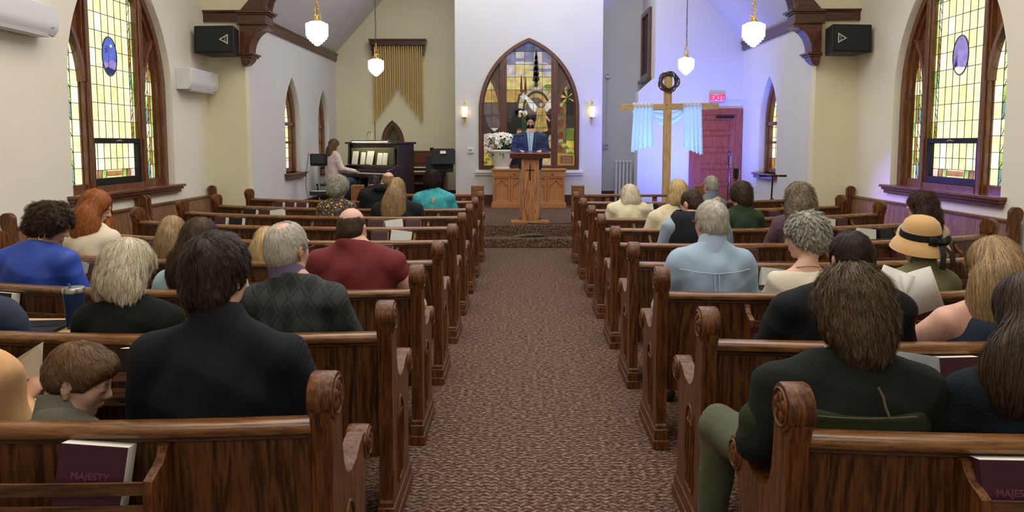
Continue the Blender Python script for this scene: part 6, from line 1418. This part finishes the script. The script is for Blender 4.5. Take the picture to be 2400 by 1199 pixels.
def page(x0, x1, s):
    mb = MB(); n = 6; vs = []
    for i in range(n+1):
        f = i/n; x = x0+(x1-x0)*f
        for z in (-.10, .11): vs.append((x, .012*math.sin(f*PI/1.3)+0, z))
    mb.add(vs, [(2*i, 2*i+1, 2*i+3, 2*i+2) for i in range(n)]); mb.xf(Matrix.Rotation(s, 4, 'Y')); o = mb.build('page', mat('programme_white', (.75, .74, .68), .8), t, smooth=60); q = o.modifiers.new('thick', 'SOLIDIFY'); q.thickness = .001; return o
p1_ = page(0, -.15, .35); page(0, .15, -.35)
mb = MB()
for i in range(9): mb.box(-.125, -.03-.02*((i*7) % 3), -.004, -.0022, .055-.016*i, .0575-.016*i, Matrix.Rotation(.35, 4, 'Y') @ Matrix.Translation((0, .028, 0)))
mb.build('printed_lines', mat('print_dark', (.2, .2, .2), .8), p1_)
text3('Celebration', .02, .0005, MATS['print_dark'], p1_, Matrix.Rotation(.35, 4, 'Y') @ Matrix.Translation((-.08, .020, .085)) @ FACE, 'heading') if False else None
t, M4, I = person('grey haired man in a light blue dress shirt by the aisle, third right pew', 1.045, row('r', 2, 1.05, .22), 1.282, W=0.450, hx=.01, hy=.04, yaw=.28, pitch=.05, sk='pink', hair='short', hm=H_SLV, nh=4600, top=mat('light_blue_shirt', S(150, 172, 196), .75, bump=.12, bscale=18, var=.04, vscale=4), neck='collar', collar=mat('light_blue_collar', S(160, 182, 204), .7), zsh=.99, belly=1.15, h=.009, trousers=DARKT, hkw=dict(crown=(.02, -.05, .11), L=.07, wave=.3, jit=.2, flow=(.3, 0, 0)))
glasses(t, M4)
mb = MB(); mb.tube([(-.012, -.150, .90), (-.012, -.175, .80), (-.012, -.170, .66)], .0035, 5); mb.tube([(.012, -.150, .90), (.012, -.175, .80), (.012, -.170, .66)], .0035, 5); mb.tube([(-.19, -.10, .925), (-.1, -.137, .912), (0, -.150, .905), (.1, -.137, .912), (.19, -.10, .925)], .003, 5); mb.build('yoke_pleat', MATS['light_blue_collar'], t, smooth=60)
t, M4, I = person('woman with short tousled grey hair and glasses in a cream top, facing left', 1.565, row('r', 2, 1.56, .22), 1.200, W=0.396, hx=.02, hy=.06, yaw=1.15, pitch=.15, sk='fair', female=True, hair='pixie', hm=H_GRY, nh=3800, top=mat('cream_jersey', S(208, 198, 178), .9), neck='scoop', zsh=.875, h=.0068, trousers=DARKT, hkw=dict(jit=.32, clump=.85, lift=.024, L=.06, crown=(0, -.02, .12)))
glasses(t, M4, mat('glasses_brown', (.12, .05, .02), .3)); MB().ball((-.080, .002, -.062), .006, 8, (1, 1, 1.6)).xf(M4).build('earring', mat('earring_silver', (.7, .65, .5), .25, 1), t, smooth=60)
nc = I['ncs']; MB().tube([(nc[0]+.068*math.cos(a*PI/12), nc[1]-.005+.066*math.sin(a*PI/12), nc[2]+.005-.02*math.sin(a*PI/12)) for a in range(24)], .0022, 5, closed=True).build('necklace_cord', mat('cord_brown', (.12, .06, .03), .7), t, smooth=60)
t, M4, I = person('woman in a tan cloche hat and olive jacket, third right pew', 2.225, row('r', 2, 2.24, .22), 1.150, W=0.387, hx=.02, hy=.05, yaw=.2, pitch=.25, roll=.05, female=True, hair='short', hm=hairmat('hair_auburn', (.05, .016, .008), (.13, .05, .025)), nh=900, top=mat('olive_jacket', S(96, 92, 60), .85, var=.08, vscale=6, bump=.15, bscale=120), neck='collar', collar=MATS['olive_jacket'], zsh=.875, h=.010, trousers=DARKT)
HC = Matrix([list(I['R'][i])+[I['hc'][i]] for i in range(3)]+[[0, 0, 0, 1]])
ht = thing('cloche_hat', 'tan felt cloche hat with a black ribbon bow worn by the woman in olive', 'hat'); ht.matrix_basis = Matrix.Translation(t.location) @ HC @ Matrix.Translation((0, -.012, .045)) @ Matrix.Rotation(math.radians(24), 4, 'X') @ Matrix.Rotation(math.radians(-8), 4, 'Y')
prof = [(.158, -.070), (.150, -.050), (.136, -.028), (.118, -.010), (.107, .004), (.103, .025), (.099, .055), (.088, .085), (.064, .107), (.03, .117), (.0, .119), (.0, .116), (.06, .105), (.095, .07), (.104, .01), (.13, -.015), (.165, -.030), (.195, -.058), (.201, -.08)]
mb = MB(); mb.lathe(prof[:11], 40, M=Matrix.Diagonal((.92, 1.08, 1.02, 1))); o = mb.build('felt_body', mat('tan_felt', S(196, 154, 100), .9, bump=.3, bscale=220, sheen=.3), ht, smooth=60)
BK = mat('black_ribbon', (.012, .012, .012), .45)
MB().lathe([(.108, -.002), (.111, .000), (.1065, .034), (.1035, .035)], 40, M=Matrix.Diagonal((.92, 1.08, 1.02, 1))).build('ribbon_band', BK, ht, smooth=40)
for s in (-1, 1):
    mb = MB(); mb.loft([[(s*.0+.02, -.125+dy, .0+dz*.4) for dy, dz in ((0, -.03), (-.02, 0), (0, .03), (.012, 0))], [(s*.035+.02, -.135+dy, .01+dz) for dy, dz in ((0, -.03), (-.02, 0), (0, .03), (.008, 0))], [(s*.065+.02, -.118+dy, .012+dz) for dy, dz in ((0, -.024), (-.016, 0), (0, .022), (.004, 0))]]); mb.build('bow_loop', BK, ht, smooth=60)
    mb = MB(); mb.loft([[(.02-.008, -.13, -.0), (.02+.008, -.13, -.0), (.02+.008, -.126, -.0), (.02-.008, -.126, -.0)], [(.02+s*.025-.016, -.19, -.05), (.02+s*.025+.016, -.19, -.052), (.02+s*.025+.016, -.186, -.052), (.02+s*.025-.016, -.186, -.05)], [(.02+s*.035-.018, -.20, -.12), (.02+s*.035+.018, -.20, -.135), (.02+s*.035+.018, -.196, -.135), (.02+s*.035-.018, -.196, -.12)]]); mb.build('ribbon_tail', BK, ht, smooth=60)
t, M4, I = person('short haired man in a black vest over a light blue shirt', 1.415, row('r', 4, 1.41, .21), 1.218, W=0.504, hx=-.03, hy=.06, yaw=.6, pitch=.45, sk='pink', hair='crop', hm=H_BRN, nh=1700, top=mat('pale_denim_shirt', S(140, 156, 178), .8), neck='crew', zsh=.985, belly=1.2, h=.010, trousers=DENIM)
C = Field([-.28, -.22, .45], [.28, .2, 1.06], .011); 
for p_ in (('e', (0, .0, .985-.13), (.215, .120, .185), .05), ('e', (0, .012, .985-.33), (.215, .135, .19), .05), ('c', (-.12, -.01, .985), (.12, -.01, .985), .060, .060, .05)): C.prim(p_, None, .034)
C.prim(('-c', (-.02, 0, .98), (-.03, .03, 1.2), .075, .08, .005)); V, Q = C.mesh(); npmesh('vest', V, Q, mat('black_vest', (.012, .013, .017), .85), t)
t, M4, I = person('woman with long grey brown curls and glasses in a dark paisley blouse, fifth right pew', 2.255, row('r', 4, 2.26, .21), 1.273, W=0.414, hx=.01, hy=.05, yaw=.45, pitch=.05, female=True, hair='curls', hm=H_GBR, nh=2200, top=pattern('dark_paisley_print', [(.015, .008, .012), (.10, .035, .055), (.02, .012, .018), (.13, .07, .10), (.012, .008, .012)], 'swirl', (22, 22, 22), (.42, .48, .55, .62)), zsh=.985, h=.011, trousers=DARKT, hkw=dict(cut=-.26, L=.11, lift=.02, coil=.008, jit=.35, amp=.008, fq=55),
    extra_hair=[('e', (.01, -.02, 1.06), (.115, .09, .12), .05)])
glasses(t, M4)
t, M4, I = person('woman with long dark curly hair and a silver clip, sitting near the right wall', 3.445, row('r', 4, 3.45, .21), 1.185, W=0.378, hx=.0, hy=.05, yaw=.8, pitch=.0, sk='fair', female=True, hair='curls', hm=hairmat('hair_dark_auburn', (.012, .005, .004), (.07, .028, .018)), nh=1900, top=mat('beige_knit', S(196, 178, 150), .9), zsh=.895, h=.008, trousers=DARKT, hkw=dict(cut=-.26, L=.11, lift=.018, coil=.007, jit=.3, amp=.008, fq=55),
    extra_hair=[('e', (.02, -.03, .93), (.11, .09, .15), .05)])
MB().ball((-.03, -.118, .05), .012, 8, (1.6, .5, .8)).xf(M4).build('hair_clip', M_STEEL, t, smooth=60)
person('woman with straight blond shoulder length hair in a cream knit sweater, sixth right pew', 1.385, row('r', 5, 1.4, .20), 1.25, W=0.378, hx=.09, hy=.06, yaw=.1, pitch=.3, female=True, hair='bob', hm=H_BLD, nh=1900, top=knit('cream_knit', S(206, 194, 164), 'row'), zsh=.955, belly=1.15, h=.011, trousers=DENIM, lean=.02, hkw=dict(crown=(.01, -.01, .12), lift=.007))
person('bearded man with tousled brown hair in a dark green t-shirt, hand at his chin', 2.09, row('r', 5, 2.1, .20), 1.232, W=0.360, hx=-.01, hy=.05, yaw=.4, pitch=.2, sk='pink', hair='shaggy', hm=H_BRN, nh=2200, top=mat('dark_green_shirt', (.018, .034, .018), .9, bump=.15, bscale=40), sleeve='short', neck='crew', zsh=.945, h=.010, trousers=DENIM, elbows=((-.20, .20, .68), (.22, .06, .66)), wrists=((-.19, .27, .93), (.12, .32, .58)), hands=(((.15, .1, 1), (.3, .9, 0)), ((-.3, .9, -.3), (0, 0, -1))),
    hkw=dict(lift=.02, jit=.35), extra_hair=())
person('woman with short wavy blond hair in a cream ribbed sweater, seventh right pew', 1.135, row('r', 6, 1.14, .20), 1.145, W=0.423, hx=.03, hy=.05, yaw=.1, pitch=.45, female=True, hair='bob', hm=H_WHT, nh=1500, top=knit('cream_ribbed_knit', S(212, 202, 172), 'row', scale=1.2), zsh=.945, belly=1.2, h=.011, trousers=DENIM, hkw=dict(cut=-.14, wave=.7, wfreq=9, lift=.012))
t, M4, I = person('man with wavy grey hair and glasses in a grey shirt, eighth right pew', 2.29, row('r', 7, 2.3, .20), 1.205, W=0.342, hx=.01, hy=.05, yaw=.35, pitch=.1, hair='short', hm=H_GRY, nh=900, top=mat('slate_shirt', S(92, 104, 116), .85), neck='collar', collar=MATS['slate_shirt'], zsh=.92, h=.011, trousers=DARKT)
glasses(t, M4)
# beard for the man in the green shirt and stubble beard for the preacher
def beard(t, M4, hm, hs=1.0, n=500, g=.006):
    B_ = Field([-.09, -.06, -.14], [.09, .13, .02], .006); B_.addp([('e', (0, .030, -.072), (.050, .052, .040), .02), ('e', (0, .060, -.090), (.030, .028, .026), .02), ('c', (-.028, .080, -.046), (.028, .080, -.046), .012, .012, .01), ('c', (-.060, .005, -.03), (-.040, .04, -.08), .014, .018, .02), ('c', (.060, .005, -.03), (.040, .04, -.08), .014, .018, .02)], None, g)
    B_.prim(('-e', (0, .104, -.061), (.026, .020, .013), .004)); X, Y, Z = B_.P(); B_.F = np.maximum(B_.F, -.015-Y-.3*(Z+.05)+0*X).astype(np.float32)
    V, Q = B_.mesh(); o = npmesh('beard', V, Q, hm, t); o.matrix_local = M4; return o
# ---- preacher behind the lectern and pianist
t, M4, I = person('preacher in a navy blazer and pale blue shirt reading behind the lectern', .150, 12.15, 2.085, W=0.55, hx=.0, hy=.06, face=PI, yaw=PI+.03, pitch=.36, sk='fair', hair='short', hm=H_DARK, nh=2400, top=mat('navy_blazer', (.012, .024, .085), .75), neck='crew', zsh=1.745, stand=True, floor=PZ, h=.0072, trousers=KHAKI, belly=1.0,
    elbows=((-.27, .05, 1.13), (.27, .05, 1.13)), wrists=((-.17, .27, 1.17), (.17, .27, 1.17)), hands=(((.3, .9, -.1), (0, 0, -1)), ((-.3, .9, -.1), (0, 0, -1))))
beard(t, M4, H_DARK, g=.009)
zs = I['zs']; SH = mat('pale_blue_striped_shirt', S(170, 196, 224), .75)
C = Field([-.09, .0, zs-.45], [.09, .2, zs+.045], .008); C.addp([('e', (0, 0.0, zs-.13), (.195, .115, .19), .05), ('e', (0, .015, zs-.33), (.18, .115, .19), .06), ('c', (0, .0, zs-.02), (0, .02, zs+.04), .075, .06, .04)], None, .036)
X, Y, Z = C.P(); C.F = np.maximum(C.F, np.abs(X)-.018-.10*np.clip(Z-(zs-.38), 0, 1)+0*Y+0*Z).astype(np.float32); C.F = np.maximum(C.F, .03-Y+0*X+0*Z).astype(np.float32); V, Q = C.mesh(); npmesh('shirt', V, Q, SH, t)
for s in (-1, 1):
    mb = MB(); mb.tube([(s*.055, .075, zs+.035), (s*.035, .120, zs+.005)], .012, 6); mb.build('shirt_collar', SH, t, smooth=60)
    pts = [(s*.070, .060, zs+.04), (s*.075, .125, zs-.05), (s*.055, .152, zs-.14), (s*.022, .165, zs-.36)]
    mb = MB(); mb.loft([[(p[0]-.004*s, p[1]+.004, p[2]), (p[0]+w_*s, p[1]-.004, p[2]+.01), (p[0]+w_*s, p[1]-.012, p[2]+.01), (p[0]-.004*s, p[1]-.006, p[2])] for p, w_ in zip(pts, (.03, .05, .055, .008))]); mb.build('lapel', MATS['navy_blazer'], t, smooth=50)
C = Field([-.3, -.25, .75], [.3, .25, 1.3], .010); C.addp([('e', (0, .015, zs-.33), (.20, .13, .19), .05), ('e', (0, .0, zs-.50), (.185, .125, .17), .05)], None, .020); X, Y, Z = C.P(); C.F = np.maximum(C.F, .80-Z+0*X+0*Y).astype(np.float32); V, Q = C.mesh(); npmesh('blazer_skirt', V, Q, MATS['navy_blazer'], t)
t, M4, I = person('pianist with long light brown hair in a pale pink blouse, seated at the piano', -3.80, 14.40, 1.690, W=0.333, hx=.03, hy=.05, face=-.65, yaw=-1.0, pitch=.15, female=True, floor=PZ, hair='long', hm=H_MED, nh=1900, top=mat('pale_pink_blouse', S(206, 186, 186), .8, bump=.15, bscale=25), zsh=1.40, h=.0085, trousers=DENIM, hkw=dict(crown=(0, 0, .12)), wrists=((-.16, .40, .72), (.20, .40, .72)), hands=(((0, 1, -.1), (0, 0, -1)), ((0, 1, -.1), (0, 0, -1))),
    extra_hair=[('e', (-.0, -.085, 1.05), (.085, .045, .20), .04)])
# ------------------------------------------------------------------ hymnals and binders in the racks
BOOKS = [
('l', 8, -3.365, 0.153, 'm', 'left one of three'), ('l', 8, -3.18, 0.146, 'm', 'middle one of three'), ('l', 8, -3.003, 0.157, 'm', 'right one of three'), ('l', 7, -3.341, 0.177, 'k', 'left of the maroon one'), ('l', 7, -3.132, 0.15, 'm', 'beside the white binder'), ('l', 7, -2.945, 0.18, 'b', 'right of the maroon hymnal'), ('l', 6, -3.315, 0.154, 'm', 'far left, left of the black one'), ('l', 6, -3.115, 0.166, 'k', 'right of the maroon one'), ('l', 6, -1.532, 0.17, 'm', 'left of the white binder'), ('l', 6, -1.319, 0.183, 'b', 'between two maroon hymnals'), ('l', 6, -1.137, 0.161, 'm', 'right of the white binder'), ('l', 5, -1.305, 0.156, 'm', 'left of the white binder'), ('l', 5, -1.124, 0.191, 'b', 'right of the maroon hymnal'), ('l', 4, -1.479, 0.123, 'k', 'partly behind the maroon shirt'), ('l', 4, -1.101, 0.164, 'm', 'right of the maroon shirt'), ('l', 4, -3.344, 0.113, 'm', 'beside the red haired woman'), ('l', 4, -3.012, 0.111, 'm', 'left of the girl'), ('l', 3, -3.062, 0.202, 'c', 'beside the woman in blue'), ('l', 3, -2.891, 0.1, 'm', 'right of the white binder'), ('l', 2, -2.825, 0.127, 'k', 'at the left frame edge'), ('l', 1, -1.514, 0.091, 'k', 'between the boy and black sweater'), ('l', 0, -1.165, 0.176, 'M', 'lettered cover facing the viewer'), ('r', 8, 1.671, 0.186, 'b', 'beside the blond curls'), ('r', 8, 1.876, 0.141, 'm', 'left of the straight blond hair'), ('r', 7, 1.491, 0.114, 'b', 'behind the cream sweater'), ('r', 7, 3.023, 0.148, 'm', 'between beard and grey brown curls'), ('r', 6, 3.261, 0.192, 'b', 'right of the grey brown curls'), ('r', 6, 3.46, 0.143, 'm', 'right of the white binder'), ('r', 5, 3.018, 0.135, 'm', 'left of the white binder'), ('r', 5, 3.235, 0.205, 'b', 'between two hymnals'), ('r', 5, 3.474, 0.155, 'k', 'right of the white binder'), ('r', 4, 1.314, 0.137, 'm', 'left of the light blue shirt'), ('r', 4, 1.738, 0.157, 'm', 'right of the light blue shirt'), ('r', 4, 3.038, 0.129, 'm', 'left of the tan hat'), ('r', 4, 3.472, 0.133, 'm', 'right of the tan hat'), ('r', 3, 1.614, 0.19, 'b', 'by the grey haired woman in cream'), ('r', 1, 1.493, 0.188, 'c', 'right of the tousled brown hair'), ('r', 1, 1.664, 0.148, 'm', 'right of the white binder'), ('r', 0, 1.26, 0.17, 'N', 'at the right frame edge'), ]

M_PAGES = mat('page_block', (.78, .75, .66), .8, bump=.3, bscale=400, stretch=(1, 1, 1))
BK_ = {'m': (mat('hymnal_maroon', (.060, .012, .020), .55), 'maroon hymnal', 'hymnal'), 'M': (mat('hymnal_plum', (.055, .012, .028), .5), 'large plum hymnal', 'hymnal'), 'N': (MATS['hymnal_plum'], 'large plum hymnal', 'hymnal'), 'k': (mat('hymnal_black', (.012, .010, .012), .5), 'black bound hymnal', 'hymnal'),
       'b': (mat('binder_white', (.62, .64, .60), .5), 'white ring binder', 'binder'), 'c': (mat('binder_greyish', (.42, .45, .46), .45, var=.15, vscale=8), 'pale grey ring binder', 'binder')}
SIDE = {'l': 'left', 'r': 'right'}
rg = random.Random(9)
for s, k, X, wd, c, l in BOOKS:
    m, nm, kind = BK_[c]; y = (ROWL if s == 'l' else ROWR)[k]+curve(X)
    big = c in 'bc'; W_ = max(.14, min(.20, wd)) if not big else max(.17, min(.235, wd)); H_ = .205 if not big else .215; T_ = .055 if not big else .052
    t = thing('hymnal' if kind == 'hymnal' else 'ring_binder', '%s in the %s %s pew rack, %s' % (nm, 'front' if k == 8 else ORD[k], SIDE[s], l), 'book', (X, y-.112, .587), 0, 'songbooks in the pew racks')
    tilt = math.radians(-9 - rg.uniform(0, 3)); lean = {'M': .10, 'b': .12*rg.choice((-1, 1)), 'c': .14}.get(c, rg.uniform(-.02, .02))
    t.rotation_euler = Euler((tilt, lean, math.atan(abs(2*(abs(X)-1.52)/9.8))*(1 if X > 0 else -1)*(1 if abs(X) > 1.52 else -1)), 'XYZ')
    x0, x1 = -W_/2, W_/2; cv = .0018
    mb = MB(); mb.box(x0, x1, -T_/2, -T_/2+cv, 0, H_); mb.box(x0, x1, T_/2-cv, T_/2, 0, H_); mb.box(x0, x0+cv, -T_/2, T_/2, 0, H_)
    mb.build('cover', m, t, bevel=.0012)
    MB().box(x0+cv, x1+.0005, -T_/2+cv, T_/2-cv, .003, H_+(.0005 if not big else -.008)).build('page_block', M_PAGES, t)
    if c in 'MN':
        FO = mat('foil_dark_red', (.13, .035, .05), .4)
        text3('MAJESTY', .026, .0004, FO, t, Matrix.Translation((.0, -T_/2-.0006, H_*.60)) @ FACE, 'title', bold=True); text3('HYMNS', .013, .0004, FO, t, Matrix.Translation((0, -T_/2-.0006, H_*.47)) @ FACE, 'subtitle')
    if c == 'c':
        text3('Celebration', .026, .0004, mat('ink_dark', (.03, .03, .04), .6), t, Matrix.Translation((.01, -T_/2-.0006, H_*.32)) @ FACE, 'title')
# lap desk with laptop and tumbler
t = thing('lap_desk', 'pale wooden lap desk on short legs carrying a keyboard and a blue tumbler', 'desk', (-2.29, 3.37, .70))
MB().box(-.30, .30, -.14, .18, 0, .016).build('desk_top', wood('birch_board', (.50, .32, .16), (.66, .46, .25), 'x', .5, coat=.1), t, bevel=.004)
for sx in (-1, 1):
    mb = MB(); mb.box(sx*.26-.012, sx*.26+.012, -.10, -.08, -.245, 0); mb.build('leg', MATS['birch_board'], t); mb = MB(); mb.box(sx*.26-.012, sx*.26+.012, -.115, .17, -.02, 0); mb.build('side_rail', MATS['birch_board'], t)
t = thing('computer_keyboard', 'thin black computer keyboard lying on the pale lap desk at the left edge', 'keyboard', (-2.36, 3.33, .717), .12)
MB().box(-.17, .17, -.115, .115, 0, .016).build('base', M_BLACK, t, bevel=.004)
mb = MB()
for i in range(12):
    for j in range(5): mb.box(-.152+i*.0255, -.152+i*.0255+.021, -.02+j*.024, -.02+j*.024+.020, .016, .0185)
mb.build('keyboard', mat('key_black', (.02, .02, .022), .35), t)
t = thing('tumbler', 'navy insulated tumbler with steel rim and blue straw on the lap desk', 'cup', (-2.145, 3.36, .717))
MB().lathe([(0, 0), (.033, 0), (.036, .01), (.047, .165), (.047, .172), (0, .172)], 28).build('body', mat('tumbler_navy', (.012, .028, .085), .35), t, smooth=40)
MB().lathe([(.045, .170), (.049, .172), (.049, .194), (.046, .198), (0, .196)], 28).build('rim_and_lid', M_STEEL, t, smooth=40)
MB().tube([(-.012, .0, .19), (-.020, -.004, .215)], .0055, 8).build('straw', mat('straw_blue', (.03, .08, .25), .4), t, smooth=60)
